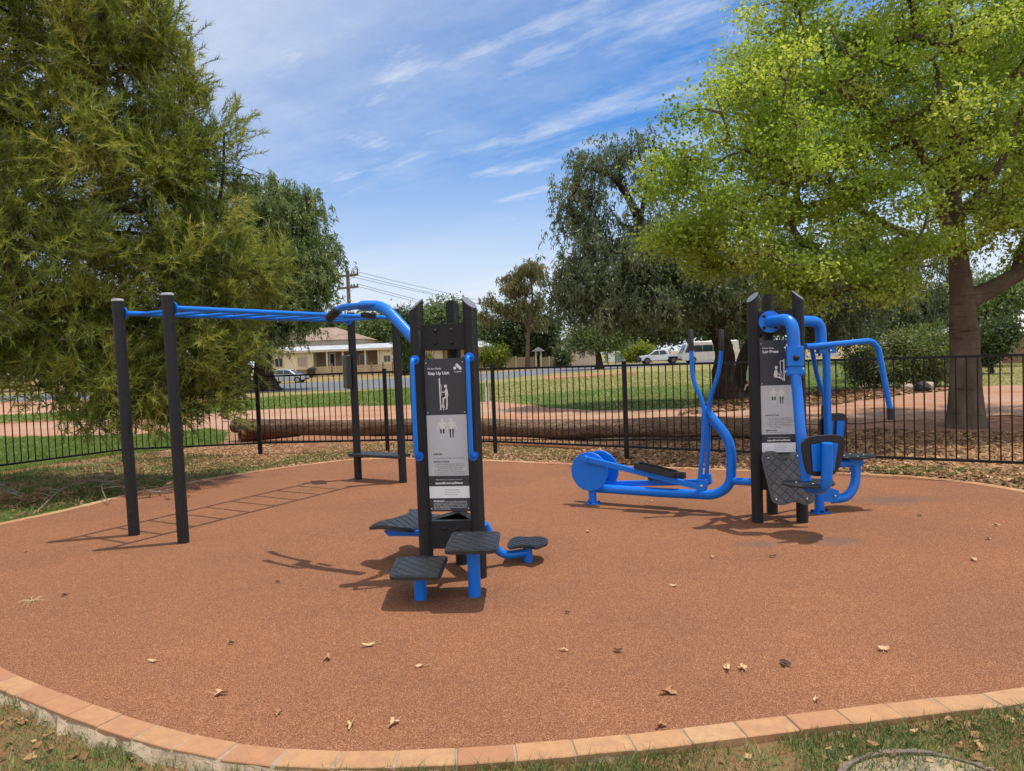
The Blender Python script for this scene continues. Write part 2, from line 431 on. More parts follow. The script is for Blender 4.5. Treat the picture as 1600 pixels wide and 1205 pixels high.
# keep the soil well under the slab
pad_in = inpoly(GX, GY, offset_loop(PAD, -.35)); GZ[pad_in] = -.10
me = bpy.data.meshes.new('ground'); ny, nx = GX.shape
vs = np.stack([GX, GY, GZ], -1).reshape(-1, 3).astype(np.float32)
i = np.arange((ny-1)*(nx-1)); r_, c_ = i//(nx-1), i % (nx-1); a_ = r_*nx+c_
quads = np.stack([a_, a_+1, a_+nx+1, a_+nx], -1).astype(np.int32)
me.vertices.add(len(vs)); me.vertices.foreach_set('co', vs.ravel()); me.loops.add(quads.size); me.loops.foreach_set('vertex_index', quads.ravel())
me.polygons.add(len(quads)); me.polygons.foreach_set('loop_start', np.arange(0, quads.size, 4, dtype=np.int32)); me.update(calc_edges=True)
at_ = me.attributes.new('zone', 'FLOAT_COLOR', 'POINT'); zz_ = np.concatenate([zc.reshape(-1, 3), np.ones((len(vs), 1))], 1).astype(np.float32); at_.data.foreach_set('color', zz_.ravel())
me.polygons.foreach_set('use_smooth', np.ones(len(quads), bool))
go = bpy.data.objects.new('ground', me); COL.objects.link(go); tag(go, kind='structure')

m, nt, out = newmat('soil_and_turf'); n = N(nt); p = n.pos()
za = n('Attribute', attribute_name='zone').outputs['Color']; sc = n('SeparateColor', {0: za}); zg, zl, zd = sc.outputs
nf = n.noise(p, 2.2, 7, .68); nm = n.noise(p, 23, 5, .7); nl = n.noise(p, .22, 5, .6); nq = n.noise(p, 120, 3, .6)
dirt = n.ramp(n.math('MULTIPLY_ADD', nl, .6, n.math('MULTIPLY', nm, .4)), [(.3, (.30, .125, .062)), (.5, (.40, .19, .105)), (.7, (.47, .27, .175))])
dirt = n.mix(n.ramp(nq, [(.55, 0), (.75, .5)]), dirt, (.20, .10, .06))
gr = n.ramp(n.math('MULTIPLY_ADD', nf, .45, n.math('MULTIPLY', nm, .55)), [(.28, (.030, .058, .010)), (.5, (.085, .150, .026)), (.72, (.16, .23, .05))])
dry = n.ramp(n.math('MULTIPLY_ADD', nf, .4, n.math('MULTIPLY', nm, .6)), [(.3, (.13, .115, .035)), (.5, (.30, .25, .095)), (.7, (.42, .35, .17))])
dm = n.math('ADD', zd, n.math('MULTIPLY_ADD', nl, 1.1, -.55)); dm = n.math('ADD', dm, n.math('MULTIPLY_ADD', nf, .9, -.45))
gr = n.mix(n.ramp(dm, [(.25, 0), (.85, .95)]), gr, dry)
lv = n('TexVoronoi', {'Vector': n('Mapping', {'Vector': p, 'Scale': (1, 1, 1)}).outputs[0], 'Scale': 22.0}); lr = n('SeparateColor', {0: lv.outputs['Color']}).outputs[0]
lit = n.ramp(lr, [(0, (.035, .020, .012)), (.35, (.11, .060, .034)), (.7, (.20, .115, .066)), (1, (.34, .22, .135))])
gm = n.ramp(n.math('ADD', zg, n.math('ADD', n.math('MULTIPLY_ADD', nf, 1.0, -.5), n.math('MULTIPLY_ADD', nm, .8, -.4))), [(.36, 0), (.62, 1)])
lm = n.ramp(n.math('ADD', zl, n.math('ADD', n.math('MULTIPLY_ADD', nf, .8, -.4), n.math('MULTIPLY_ADD', nm, .6, -.3))), [(.36, 0), (.58, .92)])
col = n.mix(lm, dirt, lit); col = n.mix(gm, col, gr)
b = n('BsdfPrincipled', {'Base Color': col, 'Roughness': .95, 'Specular IOR Level': .1})
bn = n('Bump', {'Height': n.math('ADD', nm, n.math('MULTIPLY', nq, .5)), 'Strength': .9, 'Distance': .05}); nt.links.new(bn.outputs[0], b.inputs['Normal'])
nt.links.new(b.outputs[0], out.inputs[0]); go.data.materials.append(m)

# --- dirt track and road: sheets with ragged edges
def resample(P, n_):
    a_ = [0]
    for p_, q_ in zip(P, P[1:]): a_.append(a_[-1]+(q_-p_).length)
    out_ = []; k = 0
    for i_ in range(n_):
        d_ = a_[-1]*i_/(n_-1)
        while k < len(P)-2 and a_[k+1] < d_: k += 1
        out_.append(P[k].lerp(P[k+1], (d_-a_[k])/max(1e-6, a_[k+1]-a_[k])))
    return out_
def sheet(name, e0, e1, z, mat, n_=300, k=6, amp=.3, seed=0, frq=1.0):
    rr = random.Random(seed); ph = [rr.uniform(0, 6.28) for _ in range(6)]
    r0, r1 = resample(e0, n_), resample(e1, n_); rows = []
    for i_ in range(n_):
        s_ = (r0[i_]-r0[0]).length
        def dd(o_): return amp*(.5*math.sin(s_*.9*frq+ph[0]+o_)+.35*math.sin(s_*2.3*frq+ph[1]+2*o_)+.3*math.sin(s_*5.1*frq+ph[2]+o_)+.35*rr.uniform(-1, 1))
        t_ = (r1[i_]-r0[i_]).normalized(); a_ = r0[i_]+t_*dd(0); b_ = r1[i_]+t_*dd(3)
        rows.append([a_.lerp(b_, j_/k)+V((0, 0, z)) for j_ in range(k+1)])
    vs = [tuple(q) for r_ in rows for q in r_]; fs = []
    for i_ in range(n_-1):
        for j_ in range(k): fs.append((i_*(k+1)+j_, (i_+1)*(k+1)+j_, (i_+1)*(k+1)+j_+1, i_*(k+1)+j_+1))
    me = bpy.data.meshes.new(name); me.from_pydata(vs, [], fs)
    if me.polygons[0].normal.z < 0: me.flip_normals()
    me.materials.append(mat); o = bpy.data.objects.new(name, me); COL.objects.link(o); return tag(o, kind='structure')
m, nt, out = newmat('packed_dirt'); n = N(nt); p = n.pos()
st = n('Mapping', {'Vector': p, 'Rotation': (0, 0, math.radians(8)), 'Scale': (.22, 1.2, 1)}).outputs[0]
a1 = n.noise(st, 1.4, 6, .65); a2 = n.noise(p, 34, 5, .75); a3 = n.noise(p, .3, 4)
c = n.ramp(n.math('MULTIPLY_ADD', a1, .7, n.math('MULTIPLY', a3, .35)), [(.3, (.37, .155, .075)), (.47, (.44, .22, .125)), (.6, (.47, .29, .20)), (.75, (.42, .30, .23))])
c = n.mix(n.ramp(a2, [(.46, 0), (.70, .75)]), c, (.22, .125, .08))
gv = n('SeparateXYZ', {0: p}).outputs[0]; c = n.mix(n.math('MULTIPLY', n.ramp(n.math('MULTIPLY_ADD', gv, .06, a1), [(1.0, 0), (1.5, 1)]), .75), c, n.ramp(a2, [(.3, (.19, .165, .145)), (.7, (.36, .32, .28))]))
b = n('BsdfPrincipled', {'Base Color': c, 'Roughness': .95, 'Specular IOR Level': .1})
bn = n('Bump', {'Height': n.math('ADD', a2, a1), 'Strength': .6, 'Distance': .04}); nt.links.new(bn.outputs[0], b.inputs['Normal'])
nt.links.new(b.outputs[0], out.inputs[0]); M['dirt'] = m
farE = [(-500,690),(-200,674),(0,664),(200,655),(330,646),(400,641),(520,637),(640,634),(720,630),(770,628),(850,637),(930,641),(1000,641),(1100,636),(1180,622),(1300,616),(1420,606),(1520,604),(1600,602),(1900,596)]
nearE = [(1900,665),(1750,655),(1600,650),(1450,655),(1300,662),(1180,668),(1000,676),(800,672),(640,668),(500,672),(430,676),(330,670),(200,680),(0,682),(-200,696),(-500,715)]
sheet('dirt_path', [gnd(*q) for q in farE], [gnd(*q) for q in nearE[::-1]], .004, M['dirt'], 420, 6, .26, 3)
# a second pale track on the far side of the lawn at the left
sheet('gravel_verge', [gnd(*q) for q in [(-500,655),(-200,640),(0,626),(200,620),(330,617)]], [gnd(*q) for q in [(-500,680),(-200,662),(0,650),(200,640),(330,628)]], .004, M['dirt'], 200, 4, .4, 5)
m, nt, out = newmat('asphalt'); n = N(nt); p = n.pos()
c = n.ramp(n.math('MULTIPLY_ADD', n.noise(p, .5, 5), .6, n.math('MULTIPLY', n.noise(p, 30, 4, .7), .4)), [(.3, (.105, .105, .11)), (.5, (.15, .15, .155)), (.7, (.20, .195, .19))])
b = n('BsdfPrincipled', {'Base Color': c, 'Roughness': .9, 'Specular IOR Level': .2}); nt.links.new(b.outputs[0], out.inputs[0]); M['asphalt'] = m
rn = [gnd(*q) for q in [(-500,652),(-200,640),(0,628),(200,622),(420,613),(560,609),(640,605),(760,594),(860,584),(960,576.5)]]
rf = [gnd(*q) for q in [(900,571.5),(840,577),(760,583.5),(640,590),(500,597),(430,601),(200,612),(0,619),(-200,628),(-500,640)]]
rn += [V((24, 83, 0)), V((60, 112, 0))]; rf = [V((58, 122, 0)), V((20, 99, 0))]+rf
sheet('road', rn, rf[::-1], .010, M['asphalt'], 300, 5, .14, 8)
# ================================================================== EQUIPMENT
def text_mesh(body, size, bold=0, align='LEFT', spacing=1.0):
    cu = bpy.data.curves.new('lettering', 'FONT'); cu.body = body; cu.size = size; cu.align_x = align
    cu.offset = bold; cu.resolution_u = 2; cu.space_line = spacing
    o = bpy.data.objects.new('lettering', cu); COL.objects.link(o)
    dg = bpy.context.evaluated_depsgraph_get(); dg.update()
    me = bpy.data.meshes.new_from_object(o.evaluated_get(dg))
    vs = [v.co.copy() for v in me.vertices]; fs = [tuple(p.vertices) for p in me.polygons]
    bpy.data.objects.remove(o); bpy.data.curves.remove(cu); bpy.data.meshes.remove(me)
    return vs, fs

class Plane2D:
    """2-D drawing frame standing on a sign face"""
    def __init__(s, o, u, v, n): s.o, s.u, s.v, s.n = V(o), V(u).normalized(), V(v).normalized(), V(n).normalized()
    def P(s, x, y, z=0): return s.o+s.u*x+s.v*y+s.n*z
    def poly(s, mb, pts, mi=0, z=.0006):
        mb.add([s.P(x, y, z) for x, y in pts], [tuple(range(len(pts)))], mi)
    def rect(s, mb, x0, y0, x1, y1, mi=0, z=.0006): s.poly(mb, [(x0, y0), (x1, y0), (x1, y1), (x0, y1)], mi, z)
    def disc(s, mb, x, y, r, mi=0, z=.0006, n=14): s.poly(mb, [(x+r*math.cos(6.2832*i/n), y+r*math.sin(6.2832*i/n)) for i in range(n)], mi, z)
    def stroke(s, mb, pts, w, mi=0, z=.0006, w1=None):
        for k, (a, b) in enumerate(zip(pts, pts[1:])):
            a_, b_ = V(a).to_2d(), V(b).to_2d(); t = (b_-a_).normalized(); q = V((-t.y, t.x)); zz_ = z+k*.00006
            wa = w; wb = w if w1 is None else w1
            s.poly(mb, [tuple(a_-q*wa/2), tuple(b_-q*wb/2), tuple(b_+q*wb/2), tuple(a_+q*wa/2)], mi, zz_)
            s.disc(mb, b[0], b[1], wb/2, mi, zz_+.00003); s.disc(mb, a[0], a[1], wa/2, mi, zz_+.000015)
    def text(s, mb, body, x, y, size, mi=0, bold=0, align='LEFT', z=.0006, spacing=1.0, fit=None):
        vs, fs = text_mesh(body, size, bold, align, spacing)
        if fit:
            w_ = max(v.x for v in vs)-min(v.x for v in vs); k = fit/w_
            vs = [V((v.x*k, v.y*min(1, k), 0)) for v in vs]
        mb.add([s.P(x+v.x, y+v.y, z) for v in vs], fs, mi)

def standing_figure(D, mb, x, y, h, white, dark, back):
    w_ = h*.17
    D.disc(mb, x, y+h*.945, h*.066, white)
    D.stroke(mb, [(x, y+h*.92), (x, y+h*.80)], h*.075, white, .0008)
    D.poly(mb, [(x-w_*.95, y+h*.80), (x-w_*.3, y+h*.845), (x+w_*.3, y+h*.845), (x+w_*.95, y+h*.80), (x+w_*.62, y+h*.60), (x+w_*.72, y+h*.47), (x-w_*.72, y+h*.47), (x-w_*.62, y+h*.60)], white, .0007)
    for s_ in (-1, 1):
        D.stroke(mb, [(x+s_*w_*.9, y+h*.78), (x+s_*w_*1.25, y+h*.62), (x+s_*w_*1.6, y+h*.46)], h*.055, white, w1=h*.04)
        D.stroke(mb, [(x+s_*w_*.42, y+h*.46), (x+s_*w_*.38, y+h*.27)], h*.085, dark, .0009, h*.06)
        D.stroke(mb, [(x+s_*w_*.38, y+h*.25), (x+s_*w_*.34, y+h*.03)], h*.06, dark if back else white, .001, h*.035)
        D.disc(mb, x+s_*w_*.36, y+h*.02, h*.03, white, .0012)

def sign(parent, D, W_, H_, title, pose, lines):
    """title board with coloured fields; D origin = bottom left of the face"""
    mb = MB()
    c = [D.P(0, 0), D.P(W_, 0), D.P(W_, H_), D.P(0, H_)]
    mb.prism([q for q in c], D.n*-.006)
    for fx, fy in ((.05, .978), (.93, .978), (.05, .648), (.95, .648), (.05, .022), (.95, .022)):
        pass
    board = mb.build('sign_board', M['signdark'], parent)
    k = H_/1.11
    mb = MB()
    D.rect(mb, .002, H_*.235, W_-.002, H_*.633, 0, .0004)
    D.rect(mb, .002, H_*.088, W_-.002, H_*.166, 1, .0004)
    mb.build('printed_panel', [M['signgrey'], M['signlight']], board)
    for fx, fy in ((.045, .972), (.945, .972), (.045, .648), (.955, .648), (.955, .40), (.045, .018), (.955, .018)):
        mb = MB(); mb.dome(D.P(W_*fx, H_*fy, .0004), D.n, .0065, .004, 10); mb.build('sign_screw', M['steel'], board)
    # lettering
    mb = MB(); WH, BK, FG = 0, 1, 2
    D.text(mb, 'Fit for Parks', W_*.085, H_*.930, .026, WH, .0003, fit=W_*.33)
    D.text(mb, title, W_*.085, H_*.897, .042, WH, .0016, fit=W_*(.53 if len(title) > 10 else .46))
    mb.build('title_lettering', [M['signwhite'], M['signblack']], board); mb = MB()
    lx, ly = W_*.82, H_*.925
    D.disc(mb, lx-.020, ly+.012, .0115, WH); D.stroke(mb, [(lx-.004, ly+.034), (lx+.020, ly+.008)], .021, WH)
    D.text(mb, 'a_space', lx+.002, ly-.018, .017, WH, .0004, 'CENTER', fit=.052)
    mb.build('logo', [M['signwhite'], M['signblack']], board); mb = MB()
    D.text(mb, 'INSTRUCTIONS' if title != 'Step Up Unit' else 'PURPOSE', W_*.13, H_*.372 if title == 'Step Up Unit' else H_*.385, .0165, BK, .0007)
    yy = H_*(.356 if title == 'Step Up Unit' else .372)
    for kind, tx in lines:
        if kind == 'h': yy -= .010*k; D.text(mb, tx, W_*.13, yy-.012, .0165, BK, .0007); yy -= .018*k
        elif kind == 'l': D.text(mb, tx, W_*.13, yy-.010, .0135, BK, .0001, fit=min(W_*.78, len(tx)*.0066)); yy -= .0158*k
        else: D.text(mb, tx, W_*.165, yy-.009, .0125, BK, .0001, fit=min(W_*.74, len(tx)*.0062)); yy -= .0145*k
    mb.build('instruction_lettering', [M['signwhite'], M['signblack']], board); mb = MB()
    D.text(mb, 'Discover this and a range of workouts at', W_*.5, H_*.206, .014, WH, .0002, 'CENTER', fit=W_*.64)
    D.text(mb, 'aspacefit.com.au/fitness', W_*.5, H_*.181, .026, WH, .001, 'CENTER', fit=W_*.68)
    mb.build('address_lettering', [M['signwhite'], M['signblack']], board); mb = MB()
    for j, tx in enumerate(('Scan the QR code using your', 'phone camera to see the video', 'demonstration of this unit')):
        D.text(mb, tx, W_*.385, H_*(.140-.0155*j), .0125, BK, .0001, fit=W_*(.36, .37, .31)[j])
    mb.build('scan_lettering', [M['signwhite'], M['signblack']], board); mb = MB()
    D.text(mb, 'IMPORTANT:', W_*.10, H_*.064, .017, WH, .0009, fit=W_*.27)
    D.text(mb, 'If you have a medical condition, discuss', W_*.40, H_*.064, .0125, WH, .0001, fit=W_*.52)
    for j, tx in enumerate(('suitable exercises with your health professional before using', 'this equipment. Stop if you feel pain or become dizzy at any', 'time. This unit is designed for users over 13 years of age and', 'taller than 1400 mm. Always use with care and make sure to', 'follow the instructions given.')):
        D.text(mb, tx, W_*.10, H_*(.053-.0098*j), .0125, WH, .0001, fit=W_*(.82 if j < 4 else .42))
    mb.build('notice_lettering', [M['signwhite'], M['signblack']], board)
    mb = MB()
    standing_figure(D, mb, W_*.385, H_*.475, .150*k, 0, 1, False)
    standing_figure(D, mb, W_*.615, H_*.475, .150*k, 0, 1, True)
    SX, SY = (.67, .67) if pose == 'step' else (.72, .88)
    class Q_(Plane2D):
        def P(s, x, y, z=0): return Plane2D.P(s, bx+(x-bx)*SX, by+(y-by)*SY, z)
    D = Q_(D.o, D.u, D.v, D.n)
    if pose == 'step':
        bx, by = W_*.355, H_*.668
        D.poly(mb, [(bx-.004, by+.335), (bx+.006, by+.345), (bx+.010, by+.335), (bx+.012, by), (bx+.001, by)], 2)
        D.stroke(mb, [(bx+.012, by+.275), (bx+.021, by+.265), (bx+.021, by+.165), (bx+.012, by+.15)], .004, 2)
        D.disc(mb, bx+.068, by+.252, .018, 0, n=18)
        D.poly(mb, [(bx+.058, by+.20), (bx+.07, by+.232), (bx+.088, by+.222), (bx+.094, by+.16), (bx+.084, by+.125), (bx+.062, by+.13)], 0, .0008)
        D.stroke(mb, [(bx+.068, by+.212), (bx+.055, by+.188), (bx+.022, by+.19)], .010, 0, .0009)
        D.stroke(mb, [(bx+.074, by+.135), (bx+.04, by+.122), (bx+.034, by+.06)], .018, 0, .001, .012)
        D.stroke(mb, [(bx+.04, by+.052), (bx+.022, by+.048)], .009, 0, .0012)
        D.stroke(mb, [(bx+.078, by+.13), (bx+.078, by+.07), (bx+.074, by+.008)], .018, 0, .001, .011)
        D.stroke(mb, [(bx+.076, by+.006), (bx+.05, by+.004)], .007, 0, .0013)
        D.stroke(mb, [(bx+.02, by+.036), (bx+.05, by+.036)], .007, 2); D.stroke(mb, [(bx+.034, by+.048), (bx+.034, by)], .007, 2, .0008); D.stroke(mb, [(bx+.018, by+.024), (bx+.048, by+.024)], .005, 2, .0009)
        D.stroke(mb, [(bx-.012, by-.001), (bx+.012, by-.001)], .002, 2, .0008)
    else:
        bx, by = W_*.70, H_*.668
        D.stroke(mb, [(bx, by), (bx, by+.20), (bx-.006, by+.205), (bx-.038, by+.205), (bx-.044, by+.19), (bx-.042, by+.15), (bx-.047, by+.06)], .008, 2)
        D.poly(mb, [(bx-.006, by+.225), (bx+.006, by+.215), (bx+.006, by), (bx-.006, by)], 2, .0009)
        D.stroke(mb, [(bx-.032, by+.10), (bx-.024, by+.05), (bx-.034, by+.035)], .005, 2, .0008)
        D.disc(mb, bx-.092, by+.138, .018, 0, n=18)
        D.poly(mb, [(bx-.112, by+.112), (bx-.095, by+.12), (bx-.083, by+.10), (bx-.075, by+.06), (bx-.095, by+.04), (bx-.122, by+.045), (bx-.125, by+.07)], 0, .0008)
        D.stroke(mb, [(bx-.088, by+.11), (bx-.075, by+.075), (bx-.045, by+.055)], .009, 0, .001)
        D.stroke(mb, [(bx-.108, by+.046), (bx-.06, by+.038), (bx-.018, by+.018)], .020, 0, .001, .011)
        D.stroke(mb, [(bx-.014, by+.035), (bx-.018, by+.006)], .008, 0, .0013)
    mb.build('pictogram', [M['figure'], M['signblack'], M['signwhite']], board)
    return board

LEN = .393
def tower(name, label, A, B, C, H_, title, pose, lines, plate_z, sign_z, low_z, dz):
    A, B, C = V(A), V(B), V(C); ctr = (A+B+C)/3
    t = thing(name, label, 'fitness station', (ctr.x, ctr.y, 0))
    u = (B-A).normalized(); nf = V((u.y, -u.x, 0))        # towards the viewer
    up = V((0, 0, 1))
    for q in (A, B, C):
        mb = MB(); r = .051; k = 28; d = (q-ctr).normalized()
        if True:
            vs = []; fs = []
            ribs = lambda i: r*(1+.012*math.cos(i*2*math.pi/k*14))
            for zl in (0, 1):
                for i in range(k):
                    a = 2*math.pi*i/k; o_ = V((math.cos(a), math.sin(a), 0))*ribs(i)
                    z = -.02 if zl == 0 else H_-(o_.dot(d)+r)*.88
                    vs.append(q+o_+V((0, 0, z)))
            fs = [(i, (i+1) % k, k+(i+1) % k, k+i) for i in range(k)]
            mb.add(vs, fs, 0, True); mb.add(vs[k:], [tuple(range(k))], 1)
        mb.build('post', [M['blackpost'], M['greycut']], t)
    def plate(z0, z1, bolts, nm):
        for P, Q in ((A, B), (B, C), (C, A)):
            uu = (Q-P).normalized(); nn = V((uu.y, -uu.x, 0)); l = (Q-P).length
            mb = MB(); mid = (P+Q)/2
            mb.obox(mid+V((0, 0, (z0+z1)/2))+nn*.020, uu*(l/2-.043), nn*.004, up*((z1-z0)/2))
            mb.obox(mid+V((0, 0, z1-.006))+nn*.0-nn*.01, uu*(l/2-.05), nn*.025, up*.0035)
            o = mb.build(nm, M['blackpost'], t, .002)
            if P is A or nm == 'brace_plate':
                for bx, bz in bolts:
                    mb = MB(); mb.dome(mid+uu*bx+V((0, 0, z0+(z1-z0)*bz))+nn*.0245, nn, .0145, .011, 16); mb.build('bolt', M['blacksteel'], o)
    plate(plate_z[0], plate_z[1], [(-.058, .74), (.058, .74), (-.058, .26), (.058, .26)] if title == 'Step Up Unit' else [], 'brace_plate')
    plate(low_z[0], low_z[1], [(-.045, .72), (.05, .72)], 'lower_plate')
    W_ = (B-A).length-.094; H2 = sign_z[1]-sign_z[0]
    D = Plane2D(A+u*.047+nf*.022+V((0, 0, sign_z[0])), u, up, nf)
    sign(t, D, W_, H2, title, pose, lines)
    return t, A, B, C, u, nf, ctr

up = V((0, 0, 1))
step_lines = [('l', 'To build leg strength and mobility.'), ('h', 'INSTRUCTIONS'), ('n', '1. Select the comfortable step height for you.'), ('n', '2. Step up onto the platform with one foot'), ('n', '    followed by the other foot.'), ('n', '3. Step down one foot at a time.'), ('n', '4. Alternate feet with each step up.'), ('n', '5. Use the handle rail for assistance if needed.'), ('h', 'REPETITIONS'), ('l', 'Step up 10 - 20 times with each leg.')]
press_lines = [('n', '1. Sit on seat with back against back rest.'), ('n', '2. Place feet on the foot plate with knees'), ('n', '    bent so that legs are comfortable.'), ('n', '3. Extend legs to straighten body.'), ('n', '4. Return slowly to starting position with'), ('n', '    control. Do not let the unit drop back'), ('n', '    to the start.'), ('h', 'REPETITIONS'), ('l', '10 - 20 times per set, 3 sets')]
T1, A1, B1, C1, u1, n1_, ctr1 = tower('fitness_tower', 'black three post fitness station with Step Up Unit sign and blue pull up arm', (-.675, 5.27, 0), (-.285, 5.22, 0), (-.437, 5.585, 0), 2.045, 'Step Up Unit', 'step', step_lines, (1.665, 1.855), (.49, 1.603), (.215, .42), 0)
T2, A2, B2, C2, u2, n2_, ctr2 = tower('fitness_tower', 'black three post fitness station with Leg Press sign and grey diamond tread footplate', (2.205, 6.57, 0), (2.59, 6.51, 0), (2.452, 6.885, 0), 2.10, 'Leg Press', 'press', press_lines, (1.72, 1.925), (.545, 1.66), (.30, .50), .06)

# handrails and pull-up arm of the first tower
for P, sx in ((A1, -1), (B1, 1)):
    mb = MB(); off = n1_*.125
    zt, zb = (1.60, .935) if sx < 0 else (1.605, .93)
    base = P+n1_*.045+u1*(-.012 if sx < 0 else -.005)
    mb.tube([base+up*zt, base+n1_*.085+up*(zt+.005), base+n1_*.085+up*(zb-.03), base+up*(zb-.035)], .0165, .06, 14)
    for z in (zt, zb-.035): mb.cyl(base+up*z-n1_*.002, base+up*z+n1_*.008, .034, 18)
    mb.build('hand_rail', M['blue'], T1)
mb = MB(); b0 = (B1+C1)/2; nb_ = V((.92, .39, 0)); mb.tube([b0+up*1.60, b0+nb_*.10+up*1.60, b0+nb_*.10+up*1.235, b0+up*1.235], .0165, .05, 12); hr_ = mb.build('hand_rail', M['blue'], T1)
od = V((-.8, .6, 0)); wd = V((.6, .8, 0)); f0 = (A1+C1)/2+V((0, 0, 0))
arm = f0-od*.0
E1 = f0+od*.549+up*2.04
mb = MB(); mb.tube([f0+od*.17+up*1.71, E1, f0+od*.80+up*2.055], .043, .12, 20, seg=8)
pa = mb.build('pull_up_arm', M['blue'], T1)
vd = V((-.19, .98, 0))
for s_ in (-1, 1):
    mb = MB(); k0 = f0+od*.62+up*2.055+vd*s_*.02
    k1 = f0+od*.74+vd*s_*.11+up*2.055; k2 = f0+od*1.06+vd*s_*.12+up*2.06
    k3 = k2+od*.15+vd*s_*.02-up*.075
    mb.tube([k0, k1, k2, k3], .020, .06, 12); mb.build('handle_bar', M['blue'], pa)
    mb = MB(); dd = (k3-k2).normalized(); mb.cyl(k2+dd*.04, k3+dd*.02, .027, 14); mb.build('grip', M['grip'], pa)
    mb = MB(); q0 = f0+od*(.80 if s_ > 0 else .55)+vd*(.10 if s_ > 0 else .12)+up*(1.99 if s_ > 0 else 2.03); mb.cyl(q0, q0-od*.14-up*(.02 if s_ > 0 else .06), .022, 14); mb.build('grip', M['grip'], pa)

# diamond tread plates -----------------------------------------------------------
def rounded(outline, r, k=5):
    out = []; n_ = len(outline)
    for i in range(n_):
        a, b_, c_ = outline[i-1], outline[i], outline[(i+1) % n_]
        d = min(r, (a-b_).length*.45, (c_-b_).length*.45)
        p0 = b_+(a-b_).normalized()*d; p1 = b_+(c_-b_).normalized()*d
        for j in range(k+1):
            t_ = j/k; out.append(p0*(1-t_)**2+b_*2*t_*(1-t_)+p1*t_*t_)
    return out
def tread_plate(mb, outline, nrm, th, gu, gv, pitch=.062, groove=.005, rise=.004, margin=.022, fn=None):
    """prism plus raised diamonds clipped to the outline; fn bends the finished points"""
    nrm = V(nrm).normalized(); o = [V(q) for q in outline]
    fn = fn or (lambda q: q)
    n_ = len(o); c = sum(o, V((0, 0, 0)))/n_
    mb.prism([fn(q-nrm*th) for q in o], nrm*th)
    e1 = (V(gu)+V(gv)).normalized(); e2 = (V(gu)-V(gv)).normalized()
    bm = bmesh.new(); f = bm.faces.new([bm.verts.new(c+(q-c)*(1-margin/((q-c).length))+nrm*.0008) for q in o])
    for e in (e1, e2):
        for i in range(-12, 13):
            for s_ in (-1, 1):
                pt = c+e*(i*pitch+s_*groove/2)
                bmesh.ops.bisect_plane(bm, geom=bm.verts[:]+bm.edges[:]+bm.faces[:], plane_co=pt, plane_no=e, dist=1e-6)
    for f in list(bm.faces):
        m_ = f.calc_center_median()
        ok = True
        for e in (e1, e2):
            x = (m_-c).dot(e)/pitch
            if abs(x-round(x))*pitch < groove/2: ok = False
        if ok and f.calc_area() > 6e-5:
            vs = [v.co.copy() for v in f.verts]; m2 = sum(vs, V((0, 0, 0)))/len(vs)
            k = len(vs); lo = [fn(q) for q in vs]; hi = [fn(m2+(q-m2)*.9+nrm*rise) for q in vs]
            if f.normal.dot(nrm) < 0: lo, hi = lo[::-1], hi[::-1]
            mb.add(lo+hi, [tuple(range(k, 2*k))]+[(j, (j+1) % k, k+(j+1) % k, k+j) for j in range(k)])
    bm.free()

def step_platform(label, px_c, leg, z, shear=0):
    t = thing('step_platform', label, 'step platform', (leg[0], leg[1], 0), 'blue legged step platforms')
    o = rounded([gnd(*q, z) for q in px_c], .06)
    if (o[1]-o[0]).cross(o[2]-o[1]).z < 0: o = o[::-1]
    mb = MB(); tread_plate(mb, o, up, .022, (1, -.12, 0), (.1, 1, 0)); mb.build('tread', M['rubber'], t)
    mb = MB(); q = V((leg[0], leg[1], 0)); mb.cyl(q-up*.01, q+up*(z-.03), .043, 22)
    mb.obox(q+V((0, .05, z-.028)), (.12, 0, 0), (0, .17, 0), (0, 0, .005)); mb.build('leg', M['blue'], t)
    for dx, dy in ((-.1, -.12), (.1, -.12), (-.1, .17), (.1, .17)):
        pass
    return t
step_platform('taller black tread step platform on blue leg below the Step Up Unit sign', [(707,831),(782,830),(777,860),(693,862)], (-.302, 4.81), .385)
step_platform('lower black tread step platform on a short blue leg beside the taller step', [(620,870),(701,868),(687,902),(607,902)], (-.665, 4.79), .215)

# wavy bench board at the back left of the first tower
bt = thing('exercise_board', 'curved black tread board on a blue support behind the Step Up Unit tower', 'exercise board', (-.88, 5.75, 0))
oc = [gnd(*q, .30) for q in [(575,822),(586,816),(609,816),(640,804),(638,799),(654,796),(664,800),(690,800),(689,806),(673,813),(655,822),(640,828),(608,829),(594,826)]]
oc = rounded(oc, .035, 4)
if sum(oc[i].cross(oc[(i+1) % len(oc)]).z for i in range(len(oc))) < 0: oc = oc[::-1]
bend = lambda q: V((q.x, q.y, q.z+.022*math.sin((q.x+1.18)*9.0)-.012*max(0, -(q.x+1.0))*6))
mb = MB()
cc = sum(oc, V((0, 0, 0)))/len(oc)
tread_plate(mb, oc, up, .02, (1, -.3, 0), (.3, 1, 0), .06, fn=bend); mb.build('tread', M['rubber'], bt)
mb = MB()
w0 = [gnd(*q, .26) for q in [(600,833),(668,822),(672,838),(652,845)]]
mb.prism([V((-1.06, 5.66, .262)), V((-.62, 5.50, .285)), V((-.60, 5.74, .285)), V((-1.00, 5.80, .262))], (.04, 0, -.045))
mb.tube([V((-.80, 5.66, .245)), V((-.56, 5.45, .27))], .035, .1, 14)
mb.build('support', M['blue'], bt, .004)

